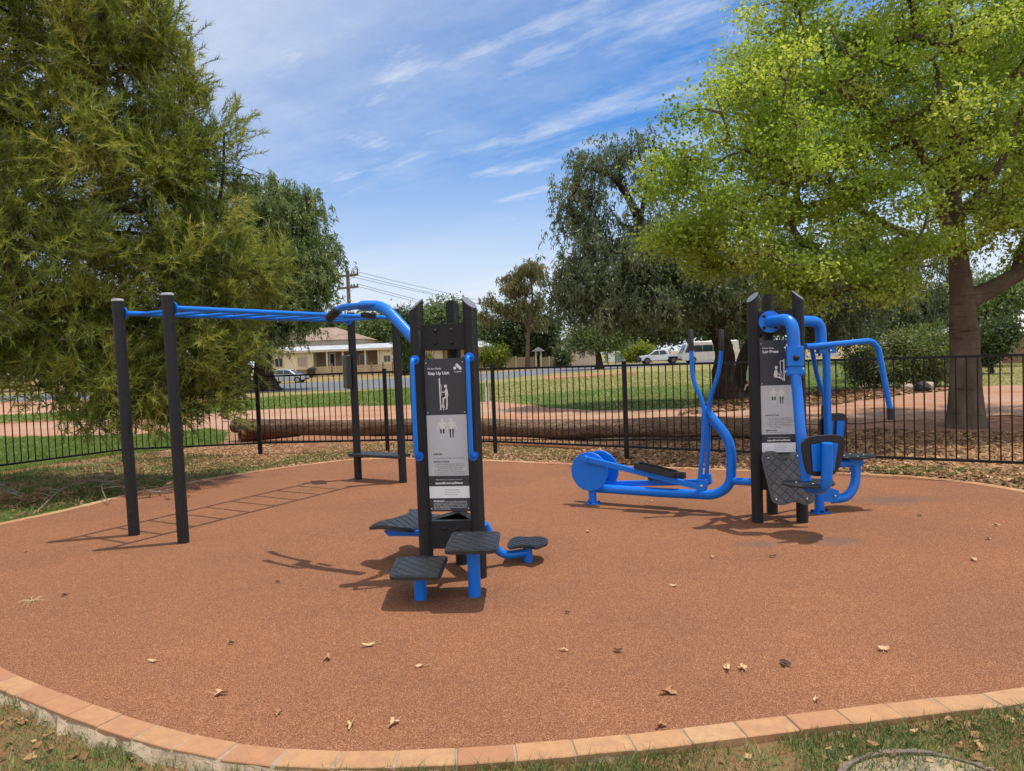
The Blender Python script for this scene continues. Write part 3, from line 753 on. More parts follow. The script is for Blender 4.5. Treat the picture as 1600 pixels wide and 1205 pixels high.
# low foot rest to the right of the first tower
ft = thing('foot_rest', 'small black tread foot rest on bent blue pipe beside Step Up Unit tower', 'foot rest', (.075, 5.575, 0))
o = [gnd(*q, .15) for q in [(792,851),(797,842),(806,838),(822,839),(848,838),(857,843),(855,849),(838,856),(826,853),(812,853),(797,856)]]
o = rounded(o, .03, 4)
if sum(o[i].cross(o[(i+1) % len(o)]).z for i in range(len(o))) < 0: o = o[::-1]
mb = MB(); tread_plate(mb, o, up, .018, (1, 0, 0), (0, 1, 0), .045, margin=.015); mb.build('tread', M['rubber'], ft)
mb = MB(); mb.cyl((.075, 5.575, -.01), (.075, 5.575, .128), .037, 20)
pts = [(-.245, 5.43, .34), at(768, 838, 5.46), at(775, 860, 5.48), at(792, 868, 5.52), (.06, 5.565, .075)]
mb.tube(pts, .031, .10, 18); mb.build('pipe', M['blue'], ft)
# ---------------------------------------------------------------- monkey bars
mk = thing('monkey_bars', 'tall monkey bars with four black posts and blue overhead ladder', 'monkey bars', (-2.6, 8.2, 0))
def px_post(mb, b, t, r, mi=0, extra=0):
    mb.cyl(V(b)-up*.01, V(t), r, 26)
PB = {}
for nm, b, t in (('nl', (210, 838), (182, 467)), ('nr', (287, 850), (260, 458)), ('fl', (560, 750), (548, 492)), ('fr', (630, 755), (616, 470))):
    g = gnd(*b); Y = g.y+.052; b3 = at(b[0]-0, b[1], Y); b3.z = 0; h = 2.29
    t3 = at(t[0], t[1], Y); t3.z = h; t3.x = b3.x+(t3.x-b3.x)*.8
    PB[nm] = (b3, t3)
    mb = MB(); mb.cyl(b3-up*.01, t3-up*.022, .0515, 28); mb.build('post', M['blacksteel'], mk)
    mb = MB(); d = (t3-b3).normalized(); mb.path([t3-d*.022, t3-d*.006, t3], [.055, .055, .047], 26); mb.build('post_cap', M['cap'], mk)
rz = 2.155
def lad(k, z=rz):
    b, t = PB[k]; q = b.lerp(t, z/2.29); q.z = z; return q
nl, nr, fl, fr = lad('nl'), lad('nr'), lad('fl'), lad('fr')
for a, c in ((nl, fl), (nr, fr)):
    d = (c-a).normalized(); mb = MB()
    mb.cyl(a+d*.05, c-d*.05, .0245, 18)
    for q, s_ in ((a, 1), (c, -1)): mb.path([q+d*s_*.048, q+d*s_*.062, q+d*s_*.066], [.058, .058, .045], 22)
    mb.build('side_rail', M['blue'], mk)
for i in range(9):
    f = .07+i*(.86/8); a, c = nl.lerp(fl, f), nr.lerp(fr, f)
    a, c = a-up*.0, c-up*.0
    mb = MB(); mb.cyl(a, c, .0165, 14); mb.build('rung', M['blue'], mk)
# step plate between the far posts, pad on the outer one
z = .36; a, c = lad('fl', z), lad('fr', z); uu = (c-a).normalized(); vv = V((-uu.y, uu.x, 0))
mb = MB(); o = rounded([a-uu*.06-vv*.13, c+uu*.03-vv*.13, c+uu*.03+vv*.16, a-uu*.06+vv*.16], .03)
if (o[1]-o[0]).cross(o[2]-o[1]).z < 0: o = o[::-1]
tread_plate(mb, o, up, .03, uu, vv, .06); mb.build('step_tread', M['rubber'], mk)
q = lad('fl', 1.5); z0, z1 = at(546, 607, q.y).z, at(543, 555, q.y).z
dn = V((-.85, -.35, 0)).normalized(); dt = V((-dn.y, dn.x, 0))
mb = MB(); mb.obox(V((q.x, q.y, (z0+z1)/2))+dn*.085, dn*.03, dt*.17, up*(z1-z0)/2); mb.build('back_pad', M['rubber'], mk, .012, 3)
# ---------------------------------------------------------------- leg press on the second tower
lp = thing('leg_press', 'blue swinging leg press with black seat and backrest in front of the Leg Press sign', 'exercise machine', (2.75, 6.05, 0))
mid = (A2+B2)/2
fl0 = mid+n2_*.026+u2*(-.055)+up*1.825
mb = MB(); mb.path([fl0, fl0+n2_*.012], [.098, .098], 30)
Yp = 6.27
pd = V((.10, -.30, 0))
e1 = at(1238, 497, Yp); e1.z = 1.845
j1 = at(1240, 547, Yp)
mb.tube([fl0+n2_*.01, V((e1.x, e1.y, fl0.z+.012)), V((j1.x+.005, j1.y, j1.z-.02))], .053, .125, 22, seg=9)
mb.build('hanger_pipe', M['blue'], lp)
for a in range(4):
    q = fl0+n2_*.012+(u2*math.cos(math.pi/4+a*math.pi/2)+up*math.sin(math.pi/4+a*math.pi/2))*.075
    m2 = MB(); m2.dome(q, n2_, .016, .014, 12); m2.build('bolt', M['blacksteel'], lp)
jc = at(1242, 562, Yp); mb = MB()
sx = V((.96, -.28, 0)).normalized(); sy = V((.28, .96, 0)).normalized()
mb.obox(jc+up*.03, sx*.068, sy*.06, up*.085); mb.obox(jc-up*.09, sx*.058, sy*.045, up*.04)
mb.cyl(jc-up*.105-sx*.075, jc-up*.105+sx*.075, .038, 18)
mb.build('hinge_block', M['blue'], lp, .006)
mb = MB(); mb.dome(jc+sx*.005-sy*.061+up*.015, -sy, .026, .02, 14); mb.build('bolt', M['blacksteel'], lp)
mb = MB(); mb.cyl(jc-up*.105-sx*.083, jc-up*.105-sx*.075, .014, 10); mb.build('bolt', M['steel'], lp)
Ys = 6.08
mb = MB(); mb.tube([jc-up*.12, at(1247, 625, 6.22), at(1250, 670, 6.16), at(1260, 752, 6.10)], .044, .25, 20, seg=8); mb.build('swing_arm', M['blue'], lp)
sc_ = at(1263, 755, Ys); sz = sc_.z
def seat(parent, c, rx, ry, tilt=0):
    mb = MB(); k = 36; rows = []
    for (sc2, z) in ((.93, -.013), (1, -.008), (1, .006), (.95, .012)):
        rows.append([c+V((rx*sc2*math.cos(2*math.pi*i/k)*(1+.05*math.cos(4*math.pi*i/k)), ry*sc2*math.sin(2*math.pi*i/k), z)) for i in range(k)])
    vs = [q for r in rows for q in r]
    fs = [(r*k+i, r*k+(i+1) % k, (r+1)*k+(i+1) % k, (r+1)*k+i) for r in range(3) for i in range(k)]
    mb.add(vs, fs, 0, True); mb.add(rows[0], [tuple(range(k))[::-1]]); mb.add(rows[3], [tuple(range(k))])
    for dx, dy in ((-.5, 0), (.5, 0), (0, -.5), (0, .5)): mb.dome(c+V((rx*dx, ry*dy, .012)), up, .009, .004, 8, 1)
    return mb.build('seat', [M['rubber'], M['steel']], parent)
seat(lp, sc_, .205, .19)
def backrest(parent, c, r_, w_, h_, name='backrest', y_out=None):
    """r_: horizontal normal of the rear face"""
    r_ = V(r_).normalized(); s_ = up.cross(r_).normalized(); lean = .10
    uu = (up+r_*lean).normalized()
    ol = [(-.78, .46), (-.42, .50), (.42, .50), (.80, .46), (.98, .34), (.97, .18), (.86, -.12), (.70, -.38), (.50, -.485), (.2, -.5), (-.2, -.5), (-.50, -.485), (-.70, -.38), (-.86, -.12), (-.97, .18), (-.98, .34)]
    P = [c+s_*(x*w_/2)+uu*(y*h_) for x, y in ol]
    P = rounded(P, .05, 4)
    mb = MB(); mb.prism([q-r_*.018 for q in P], r_*.026)
    return mb.build(name, M['rubber'], parent, .005), s_, uu
rr = V((.12, -1, 0)).normalized()
bc = at(1286, 712, 5.93)
wpx = 74*5.93/F; hpx = 66*5.93/F
_, s_, uu = backrest(lp, bc, rr, wpx, hpx)
mb = MB(); c = bc+rr*.012
for sg in (-1, 1):
    mb.prism([c+s_*(sg*.028)+uu*.105, c+s_*(sg*.118)+uu*.100, c+s_*(sg*.092)-uu*.128, c+s_*(sg*.028)-uu*.128], rr*.008)
    for yy in (.085, -.11): mb.dome(c+s_*(sg*.09)+uu*yy+rr*.008, rr, .007, .004, 8)
mb.tube([c+uu*.112+rr*.045, c-uu*.06+rr*.05, c-uu*.255+rr*.055, V((sc_.x+.06, sc_.y-.02, sz-.055)), V((sc_.x, sc_.y+.05, sz-.03))], .045, .10, 20, seg=8)
mb.obox(c+rr*.022+uu*.0, s_*.022, rr*.02, uu*.11)
mb.obox(V((sc_.x, sc_.y+.02, sz-.022)), (.10, 0, 0), (0, .09, 0), (0, 0, .008))
mb.build('back_bracket', M['blue'], lp)
# grey footplate fixed to the second tower
def footplate():
    Yf = 6.43
    o = [(1190,716),(1192,708),(1198,705),(1211,705),(1215,708),(1218,716),(1222,720),(1229,720),(1232,712),(1236,707),(1256,705),(1262,708),(1263,716),(1270,765),(1274,778),(1271,786),(1262,789),(1254,788),(1248,785),(1238,785),(1231,788),(1222,790),(1213,788),(1206,782),(1203,770)]
    nrm = V((-.10, -1, .22)).normalized()
    P = []
    p0 = at(1228, 712, Yf)
    for q in o:
        d = V(ray(*q)); tt = (p0-V((0, 0, EYE))).dot(nrm)/d.dot(nrm); P.append(V((0, 0, EYE))+d*tt)
    P = rounded(P, .02, 3)
    mb = MB(); tread_plate(mb, P, nrm, .024, (1, -.1, 0), (0, .22, 1), .062, .0045, .005, .020)
    f_ = mb.build('foot_plate', M['greytread'], T2)
    for q in ((1200,716),(1213,781),(1261,780),(1246,713)):
        d = V(ray(*q)); tt = (p0-V((0, 0, EYE))).dot(nrm)/d.dot(nrm); m2 = MB(); m2.dome(V((0, 0, EYE))+d*tt+nrm*.004, nrm, .009, .006, 10); m2.build('bolt', M['steel'], f_)
    mb = MB(); c_ = sum(P, V((0, 0, 0)))/len(P)
    mb.obox(c_-nrm*.055, (.12, -.02, 0), nrm*.03, up*.10); mb.build('foot_plate_bracket', M['blue'], T2)
footplate()

# ---------------------------------------------------------------- pull-down machine on the far side of the second tower
cp = thing('pull_down_machine', 'blue pull down machine with long bent handles behind the leg press', 'exercise machine', (2.95, 6.85, 0))
Yc = 6.86
g0 = (B2+C2)/2+V((.02, .0, 0))
pt = at(1266, 501, Yc-.05)
mb = MB(); mb.tube([V((g0.x-.02, g0.y, pt.z-.0)), at(1282, 502, Yc), at(1283, 541, Yc)], .050, .125, 20, seg=9); mb.build('hanger_pipe', M['blue'], cp)
mb = MB(); a = at(1258, 541, 6.72); b_ = at(1271, 541, 6.78)
mb.tube([a, b_, at(1333, 535, Yc), at(1370, 531, 6.95), at(1391, 640, 6.95)], .0265, .16, 16, seg=8)
mb.tube([at(1268, 543, 6.95), at(1277, 590, 7.05), at(1288, 620, 7.1), at(1288, 636, 7.1)], .022, .15, 14)
mb.obox(at(1281, 541, Yc), V((.11, -.02, 0)), (0, .03, 0), up*.03)
mb.build('handle', M['blue'], cp)
for q0, q1, Y in (((1391, 638), (1391.5, 656), 6.95), ((1288, 634), (1288, 652), 7.1)):
    mb = MB(); mb.cyl(at(*q0, Y), at(*q1, Y), .030, 14); mb.build('grip', M['grip'], cp)
mb = MB(); hb = at(1291, 549, Yc); mb.cyl(at(1291, 551, Yc), at(1295, 752, Yc), .036, 20)
mb.obox(hb, V((.075, -.012, 0)), (0, .035, 0), up*.022); mb.build('upright', M['blue'], cp)
mb = MB(); q = at(1298, 548, Yc-.045); mb.dome(q, V((0, -1, 0)), .016, .012, 12); mb.build('bolt', M['steel'], cp)
bc2 = at(1302, 676, 6.93)
r2 = V((.16, -1, 0)).normalized()
_, s_, uu = backrest(cp, bc2, r2, 47*6.93/F, 62*6.93/F)
mb = MB(); c = bc2+r2*.012
for sg in (-1, 1): mb.prism([c+s_*(sg*.02)+uu*.115, c+s_*(sg*.10)+uu*.11, c+s_*(sg*.085)-uu*.12, c+s_*(sg*.02)-uu*.12], r2*.012)
mb.build('back_bracket', M['blue'], cp)
sc2 = at(1334, 713, 7.02); seat(cp, sc2, .19, .16)
mb = MB()
mb.tube([at(1309, 724, 6.98), at(1322, 724, 7.0), at(1346, 722, 7.02)], .04, .05, 18)
mb.tube([at(1336, 724, 7.02), at(1338, 752, 7.0), at(1326, 777, 6.95), at(1300, 780, 6.90)], .044, .13, 18, seg=8)
mb.obox(sc2-up*.03, (.07, 0, 0), (0, .05, 0), (0, 0, .02)); mb.obox(at(1336, 729, 7.02), (.04, 0, 0), (0, .035, 0), (0, 0, .05))
mb.build('seat_arm', M['blue'], cp)
gp = gnd(1284, 803); gp.y += .05
mb = MB(); mb.cyl(gp+up*0, gp+up*.30, .045, 20); mb.path([gp+up*.002, gp+up*.014], [.085, .085], 24)
q1 = at(1306, 776, 6.88); mb.prism([V((gp.x+.03, gp.y-.03, .11)), V((q1.x, q1.y-.03, q1.z-.05)), V((q1.x+.02, q1.y-.03, q1.z+.06)), V((gp.x+.03, gp.y-.03, .27))], (0, .06, 0))
mb.build('foot_post', M['blue'], cp)
for dx, dy in ((-.068, 0), (.068, 0), (0, -.068)):
    mb = MB(); mb.cyl(gp+V((dx, dy, .014)), gp+V((dx, dy, .032)), .014, 8); mb.build('bolt', M['blacksteel'], cp)
mb = MB(); mb.dome(at(1305, 775, 6.83), V((0, -1, 0)), .014, .01, 10); mb.build('bolt', M['steel'], cp)

# ---------------------------------------------------------------- cross trainer
ct = thing('cross_trainer', 'blue elliptical cross trainer with round flywheel discs and two tall handle levers', 'cross trainer', (.85, 7.65, 0))
gf = gnd(927, 788); gf.y += .04
tip = V((2.05, 6.95, 0))
fw = V((tip.x-gf.x, tip.y-gf.y, 0)).normalized(); lf = V((-fw.y, fw.x, 0))      # forward, away from viewer
mb = MB(); mb.cyl(gf, gf+up*.20, .042, 18); mb.path([gf+up*.002, gf+up*.013], [.085, .085], 24); mb.build('foot_post', M['blue'], ct)
for a in (0, 2.1, 4.2):
    mb = MB(); q = gf+V((math.cos(a)*.066, math.sin(a)*.066, .013)); mb.cyl(q, q+up*.014, .012, 8); mb.build('bolt', M['blacksteel'], ct)
Yof = lambda X: gf.y+(X-gf.x)*fw.y/fw.x
def on(px, py, off=0):
    """point on the trainer's own plane, shifted sideways by off"""
    d = V(ray(px, py)); o_ = gf+lf*off; nn = lf
    tt = (o_-V((0, 0, EYE))).dot(nn)/d.dot(nn); return V((0, 0, EYE))+d*tt
dc = on(921, 737, -.055); dc2 = on(938, 734, .115); rd = .208
for q, s_ in ((dc, -1), (dc2, 1)):
    mb = MB(); mb.path([q-lf*.012, q-lf*.009, q+lf*.009, q+lf*.012], [rd-.004, rd, rd, rd-.004], 48); mb.build('flywheel_disc', M['blue'], ct)
mb = MB(); mb.cyl(dc, dc2, .03, 14)
mb.tube([on(934, 763, .03), on(1035, 770, .03), on(1118, 774, .03), on(1142, 758, .03), on(1143, 690, .03), on(1101, 640, .03)], .0475, .16, 22, seg=10)
mb.build('main_frame', M['blue'], ct)
mb = MB(); a = on(1146, 752, .03); b_ = at(1181, 754, A2.y+.01); mb.cyl(a, b_, .036, 18); mb.build('link_pipe', M['blue'], ct)
pv_ = on(1101, 640, .03); mb = MB(); mb.cyl(pv_-lf*.12, pv_+lf*.11, .033, 18); mb.build('pivot_axle', M['blue'], ct)
mb = MB(); mb.path([pv_-lf*.121, pv_-lf*.128], [.034, .030], 20); mb.dome(pv_-lf*.128, -lf, .01, .005, 8); mb.build('axle_cap', M['steel'], ct)
for off, P, G in ((-.085, [(1080,545),(1082,592),(1100,632),(1099,690),(1093,752)], ((1080,548),(1079,515))), (.085, [(1127,545),(1124,580),(1107,630),(1107,690),(1104,744)], ((1127,548),(1127,515)))):
    mb = MB(); mb.tube([on(*q, off) for q in P], .0215, .10, 16); lv = mb.build('hand_lever', M['blue'], ct)
    mb = MB(); a, b_ = on(*G[0], off), on(*G[1], off); d_ = (b_-a).normalized(); mb.path([a, b_-d_*.008, b_], [.026, .026, .018], 16); mb.build('grip', M['grip'], lv)
for off, a, b_, pc in ((-.095, (915,717), (1097,762), [(990,727),(1003,729),(1060,743),(1056,750)]), (.10, (950,756), (1105,753), None)):
    p0, p1 = on(*a, off), on(*b_, off); d_ = (p1-p0).normalized(); nu = lf.cross(d_)
    if nu.z < 0: nu = -nu
    mb = MB(); l = (p1-p0).length; mb.obox((p0+p1)/2, d_*(l/2), lf*.022, nu*.028)
    for q in (p0, p1): mb.cyl(q-lf*.035, q+lf*.035, .036, 16)
    mb.obox(p1+nu*.03, d_*.045, lf*.03, nu*.05)
    tb = mb.build('treadle_beam', M['blue'], ct, .004)
    mb = MB(); mb.dome(p1-lf*.036+nu*.02, -lf, .016, .009, 12); mb.build('bolt', M['steel'], tb)
    c0, c1 = p0+d_*(l*.44), p0+d_*(l*.80)
    mb = MB(); wd_ = .072; o_ = [c0-lf*wd_, c1-d_*.03-lf*wd_, c1-lf*wd_*.5, c1+lf*wd_*.5, c1-d_*.03+lf*wd_, c0+lf*wd_]
    o_ = [q+nu*.042 for q in rounded(o_, .03, 4)]
    mb.prism(o_, nu*.02)
    cc_ = sum(o_, V((0, 0, 0)))/len(o_); rim = []
    k = len(o_); oi = [cc_+(q-cc_)*.88 for q in o_]
    mb.add([q+nu*.02 for q in o_]+[q+nu*.052 for q in o_]+[q+nu*.052 for q in oi]+[q+nu*.0205 for q in oi],
           [f for j in range(k) for f in ((j, (j+1) % k, k+(j+1) % k, k+j), (k+j, k+(j+1) % k, 2*k+(j+1) % k, 2*k+j), (2*k+j, 2*k+(j+1) % k, 3*k+(j+1) % k, 3*k+j))])
    for fx in (-.25, .0, .25): mb.dome(cc_+d_*(l*.36*fx)+nu*.02, nu, .009, .005, 8, 1)
    mb.build('foot_pad', [M['rubber'], M['steel']], tb)
# ================================================================== FENCE
fe = thing('pool_fence', 'long black metal picket fence running behind the rubber exercise area', 'fence', gnd(774, 712))
zb, zt = .2, 1.405
def fpost(q, h=1.455):
    mb = MB(); r = .032
    mb.box((q.x-r, q.y-r, -.05), (q.x+r, q.y+r, h)); mb.box((q.x-r-.004, q.y-r-.004, h), (q.x+r+.004, q.y+r+.004, h+.014))
    mb.build('post', M['fence'], fe, .003)
FP = [V((-10.9, 6.8, 0)), V((-9.6, 8.7, 0)), V((-8.45, 10.5, 0)), V((-6.95, 12.85, 0)), V((-4.60, 13.05, 0)), V((-2.25, 12.80, 0)), V((-.315, 11.95, 0)), V((1.66, 10.66, 0)), V((3.62, 9.36, 0)), V((5.78, 7.98, 0)), V((7.7, 6.6, 0))]
for i, q in enumerate(FP):
    if i in (2,): continue
    fpost(q)
for i in range(len(FP)-1):
    a, b = FP[i], FP[i+1]; l = (b-a).length; t = (b-a).normalized(); nn = V((-t.y, t.x, 0))
    mb = MB()
    for z in (zb, zt): mb.obox((a+b)/2+up*z, t*(l/2-.03), nn*.0135, up*.0155)
    k = max(2, round(l/.105))
    for j in range(1, k):
        q = a+t*(l*j/k); mb.path([q+up*(zb-.0), q+up*(zt)], .0085, 8, 0, False)
    mb.build('picket_panel', M['fence'], fe)

# ================================================================== LOGS
def bark_mat(name, c0, c1, c2, sc=3):
    m, nt, out = newmat(name); n = N(nt); p = n.obj()
    st = n('Mapping', {'Vector': p, 'Rotation': (0, 0, math.radians(28)), 'Scale': (.35, 2.2, 2.2)}).outputs[0] if 'log' in name else n('Mapping', {'Vector': p, 'Scale': (2.4, 2.4, .55)}).outputs[0]
    a = n.noise(st, sc*2.2, 7, .7); b_ = n.noise(p, sc*.5, 4)
    c = n.ramp(n.math('MULTIPLY_ADD', a, .75, n.math('MULTIPLY', b_, .25)), [(.3, c0), (.5, c1), (.7, c2)])
    v = n('TexVoronoi', {'Vector': st, 'Scale': sc*5}, feature='DISTANCE_TO_EDGE').outputs['Distance']
    c = n.mix(n.ramp(v, [(0, .55), (.12, 0)]), c, [x*.5 for x in c0])
    b = n('BsdfPrincipled', {'Base Color': c, 'Roughness': .95, 'Specular IOR Level': .1})
    bn = n('Bump', {'Height': n.math('ADD', a, n.ramp(v, [(0, 0), (.15, .6)])), 'Strength': .9, 'Distance': .03}); nt.links.new(bn.outputs[0], b.inputs['Normal'])
    nt.links.new(b.outputs[0], out.inputs[0]); return m
M['log'] = bark_mat('log_wood', (.10, .058, .038), (.22, .135, .088), (.36, .245, .165))
M['log_red'] = bark_mat('log_wood_red', (.13, .045, .022), (.26, .10, .05), (.36, .17, .09))
M['endgrain'] = pmat('log_end_grain', (.22, .12, .07), .95, 0, .4, 14, .6, 30)
def log(name, label, p0, p1, r0, r1, mat, seed, seg=40, hollow=False):
    rr = random.Random(seed); p0, p1 = V(p0), V(p1)
    t = thing(name, label, 'log', ((p0.x+p1.x)/2, (p0.y+p1.y)/2, 0))
    k = 24; d = (p1-p0).normalized(); ax = d.cross(up).normalized(); az = ax.cross(d); vs = []; ph = [rr.uniform(0, 6.28) for _ in range(5)]
    for i in range(seg+1):
        f = i/seg; s_ = f*(p1-p0).length
        c = p0.lerp(p1, f)+up*.02*math.sin(s_*1.3+ph[0])+ax*.03*math.sin(s_*.9+ph[1])
        for j in range(k):
            a = 2*math.pi*j/k; r = (r0*(1-f)+r1*f)*(1+.06*math.sin(3*a+s_*.7+ph[2])+.045*math.sin(7*a-s_*1.9+ph[3])+.04*math.sin(s_*3.1+2*a+ph[4])+rr.uniform(-.02, .02))
            vs.append(c+ax*(r*math.cos(a))+az*(r*math.sin(a)))
    mb = MB(); mb.add(vs, [(i*k+j, i*k+(j+1) % k, (i+1)*k+(j+1) % k, (i+1)*k+j) for i in range(seg) for j in range(k)], 0, True)
    e0, e1 = vs[:k], vs[-k:]
    c0 = sum(e0, V((0, 0, 0)))/k
    if hollow:
        inn = [c0+(q-c0)*.62 for q in e0]; dp = [q+d*.25 for q in inn]
        mb.add(e0+inn+dp, [(j, k+j, k+(j+1) % k, (j+1) % k) for j in range(k)]+[(k+j, 2*k+j, 2*k+(j+1) % k, k+(j+1) % k) for j in range(k)]+[tuple(range(2*k, 3*k))], 1)
    else: mb.add(e0, [tuple(range(k))[::-1]], 1)
    mb.add(e1, [tuple(range(k))], 1)
    mb.build('bark', [mat, M['endgrain']], t); return t
q0 = at(367, 667, 15.6); q1 = at(1150, 681, 12.75); ext = q1+(q1-q0)*.05
log('fallen_log', 'very long weathered log lying behind the fence along the dirt path', q0, (ext.x, ext.y, .17), .155, .185, M['log'], 4, 70)
s0 = gnd(372, 691); log('short_log', 'short reddish log with hollow end propping up the long log', (s0.x, s0.y+.10, .135), (s0.x+1.02, s0.y+.95, .13), .145, .13, M['log_red'], 9, 12, True)
b0 = gnd(800, 697); 
log('buried_log', 'thin half buried reddish pole lying along the foot of the fence', (b0.x-.6, b0.y+.25, -.03), (b0.x+1.9, b0.y-1.05, -.03), .06, .07, M['log_red'], 14, 24)

# ================================================================== STUMP
sg = gnd(1445, 1217); sc0 = V((sg.x, sg.y, 0))
st_ = thing('tree_stump', 'sawn tree stump with pale ringed top and grey bark in the grass', 'tree stump', (sc0.x, sc0.y, -.08))
m, nt, out = newmat('stump_rings'); n = N(nt); p = n.obj()
rw = n.math('ADD', n('VectorMath', {0: n('VectorMath', {0: p, 1: (1.0, 1.0, 0)}, operation='MULTIPLY').outputs[0]}, operation='LENGTH').outputs['Value'], n.math('MULTIPLY', n.noise(p, 6, 4), .05))
wv = n.math('SINE', n.math('MULTIPLY', rw, 420.0)); wv = n.math('MULTIPLY_ADD', wv, .5, .5)
c = n.mix(n.math('MULTIPLY', wv, .55), (.42, .33, .19), (.24, .17, .095))
c = n.mix(n.ramp(n.noise(p, 9, 5, .7), [(.45, 0), (.62, .75)]), c, (.10, .085, .085))
b = n('BsdfPrincipled', {'Base Color': c, 'Roughness': .9}); bn = n('Bump', {'Height': wv, 'Strength': .3, 'Distance': .004}); nt.links.new(bn.outputs[0], b.inputs['Normal'])
nt.links.new(b.outputs[0], out.inputs[0]); M['rings'] = m
M['stumpbark'] = pmat('stump_bark', (.19, .135, .105), .95, 0, .5, 12, .9, 35)
k = 56; rx, ry = .275, .175; zt_ = -.012
top = [sc0+V((rx*math.cos(6.2832*i/k)*(1+.02*math.sin(9*i)), ry*math.sin(6.2832*i/k)*(1+.02*math.sin(7*i+1)), zt_)) for i in range(k)]
mb = MB(); mb.add(top, [tuple(range(k))]); mb.add(top+[q-up*.12 for q in top], [(i, k+i, k+(i+1) % k, (i+1) % k) for i in range(k)]); mb.build('cut_face', M['rings'], st_)
rr = random.Random(3); i = 0
while i < k:
    w_ = rr.randint(3, 6); j = min(i+w_, k); mb = MB(); z1 = zt_+.010+rr.uniform(-.008, .010); th = rr.uniform(.022, .036)
    idx = list(range(i, j+1)); inn = []; outp = []
    for q_ in idx:
        d_ = (top[q_ % k]-sc0); d_.z = 0; l_ = d_.length; d_.normalize(); e_ = .88 if q_ in (idx[0], idx[-1]) else 1
        inn.append(sc0+d_*(l_+.003)+up*z1); outp.append(sc0+d_*(l_+.003+th*e_*(1+rr.uniform(-.15, .15)))+up*(z1-.004-rr.uniform(0, .006)))
    mb.prism(inn+outp[::-1], (0, 0, -.11)); mb.build('bark_piece', M['stumpbark'], st_, .003); i = j

# ================================================================== SCATTER
def rand_in_px(npts, poly, ymax=200):
    """random ground points inside a polygon given on the ground"""
    W = np.array([[*gnd(*q).to_2d()] for q in poly]); lo, hi = W.min(0), W.max(0)
    out_ = np.zeros((0, 2))
    while len(out_) < npts:
        c_ = lo+(hi-lo)*rng.random((npts*2, 2)); out_ = np.concatenate([out_, c_[inpoly(c_[:, 0], c_[:, 1], W)]])
    return out_[:npts]
OUTER = offset_loop(PAD, .128); OUT2 = offset_loop(PAD, .15)
OUTW = [(q.x, q.y) for q in OUTER]; OUT2W = [(q.x, q.y) for q in OUT2]
def fbm(x, y, s, seed=0):
    r_ = np.random.default_rng(seed); v = np.zeros_like(x); a = 1
    for o_ in range(4):
        for _ in range(3):
            th = r_.uniform(0, 6.28); v += a*np.sin((x*np.cos(th)+y*np.sin(th))*s*(1.9**o_)+r_.uniform(0, 6.28))
        a *= .6
    return v/5
def ground_z(x, y):
    z = -.012+.008*np.sin(x*1.7+.6*np.sin(y*1.1))*np.cos(y*1.3)
    nm_ = 1/(1+np.exp(np.clip((y-3.35-.03*x**2)*6, -50, 50))); z = z-(.012+.030/(1+np.exp(np.clip((x+.75)*7, -50, 50))))*nm_
    f_ = np.clip((np.hypot(x, y)-14)/10, 0, 1); return z*(1-f_)-.002*f_
def blades(pts, h, w_, lean=.5, hv=.5):
    n_ = len(pts); th = rng.random(n_)*6.283; hh = h*(1-hv+2*hv*rng.random(n_)); la = rng.random(n_)*6.283; le = hh*lean*(.3+rng.random(n_))
    ww = w_*(.6+.8*rng.random(n_)); z = ground_z(pts[:, 0], pts[:, 1])-.004
    c_, s_ = np.cos(th)*ww/2, np.sin(th)*ww/2
    A = np.zeros((n_, 4, 3)); A[:, 0] = np.stack([pts[:, 0]-c_, pts[:, 1]-s_, z], 1); A[:, 1] = np.stack([pts[:, 0]+c_, pts[:, 1]+s_, z], 1)
    mx, my = pts[:, 0]+np.cos(la)*le*.35, pts[:, 1]+np.sin(la)*le*.35
    A[:, 2] = np.stack([mx+c_*.7, my+s_*.7, z+hh*.6], 1)
    tip = np.stack([pts[:, 0]+np.cos(la)*le, pts[:, 1]+np.sin(la)*le, z+hh], 1); A[:, 3] = tip
    B = np.stack([A[:, 0], A[:, 1], A[:, 2], np.stack([mx-c_*.7, my-s_*.7, z+hh*.6], 1)], 1)
    T = np.stack([B[:, 3], B[:, 2], tip, (B[:, 3]+tip)/2], 1)
    return np.concatenate([B, T], 1).reshape(-1, 3)
M['grass'] = leafmat('grass_blades', [(.055, .10, .022), (.085, .15, .036), (.13, .19, .055), (.22, .235, .09), (.42, .35, .17)], .34, .5)
M['lawn'] = leafmat('lawn_blades', [(.14, .21, .045), (.19, .26, .062), (.27, .30, .09), (.36, .35, .14), (.50, .43, .23)], .35, .6)
def make_grass(name, label, poly, npts, h, w_, thr, seed, dry=0.0, lean=.5, hv=.5, mat='grass'):
    P_ = rand_in_px(npts, poly); d_ = fbm(P_[:, 0], P_[:, 1], 3.2, seed)+.5*fbm(P_[:, 0], P_[:, 1], 11, seed+1)
    keep = (d_+.35*rng.normal(size=len(P_)) > thr) & ~inpoly(P_[:, 0], P_[:, 1], OUTW); P_ = P_[keep]; d_ = d_[keep]
    co_ = blades(P_, h, w_, lean, hv); t_ = np.clip(.30+dry-.28*d_+.22*rng.normal(size=len(P_)), 0, 1)
    o = np_mesh(name, co_, 4, M[mat], tint=np.repeat(t_, 2)); return tag(o, label, 'grass', kind='stuff')
fg = [(-150,1010),(0,1062),(150,1126),(300,1168),(420,1190),(500,1199),(640,1202),(820,1192),(1000,1175),(1200,1152),(1400,1128),(1600,1102),(1900,1060),(2300,1120),(1900,1420),(900,1480),(0,1420),(-500,1200)]
make_grass('grass', 'short green lawn growing along the near brick edge', fg, 62000, .044, .0042, -.18, 21, .14, 1.0, .6)
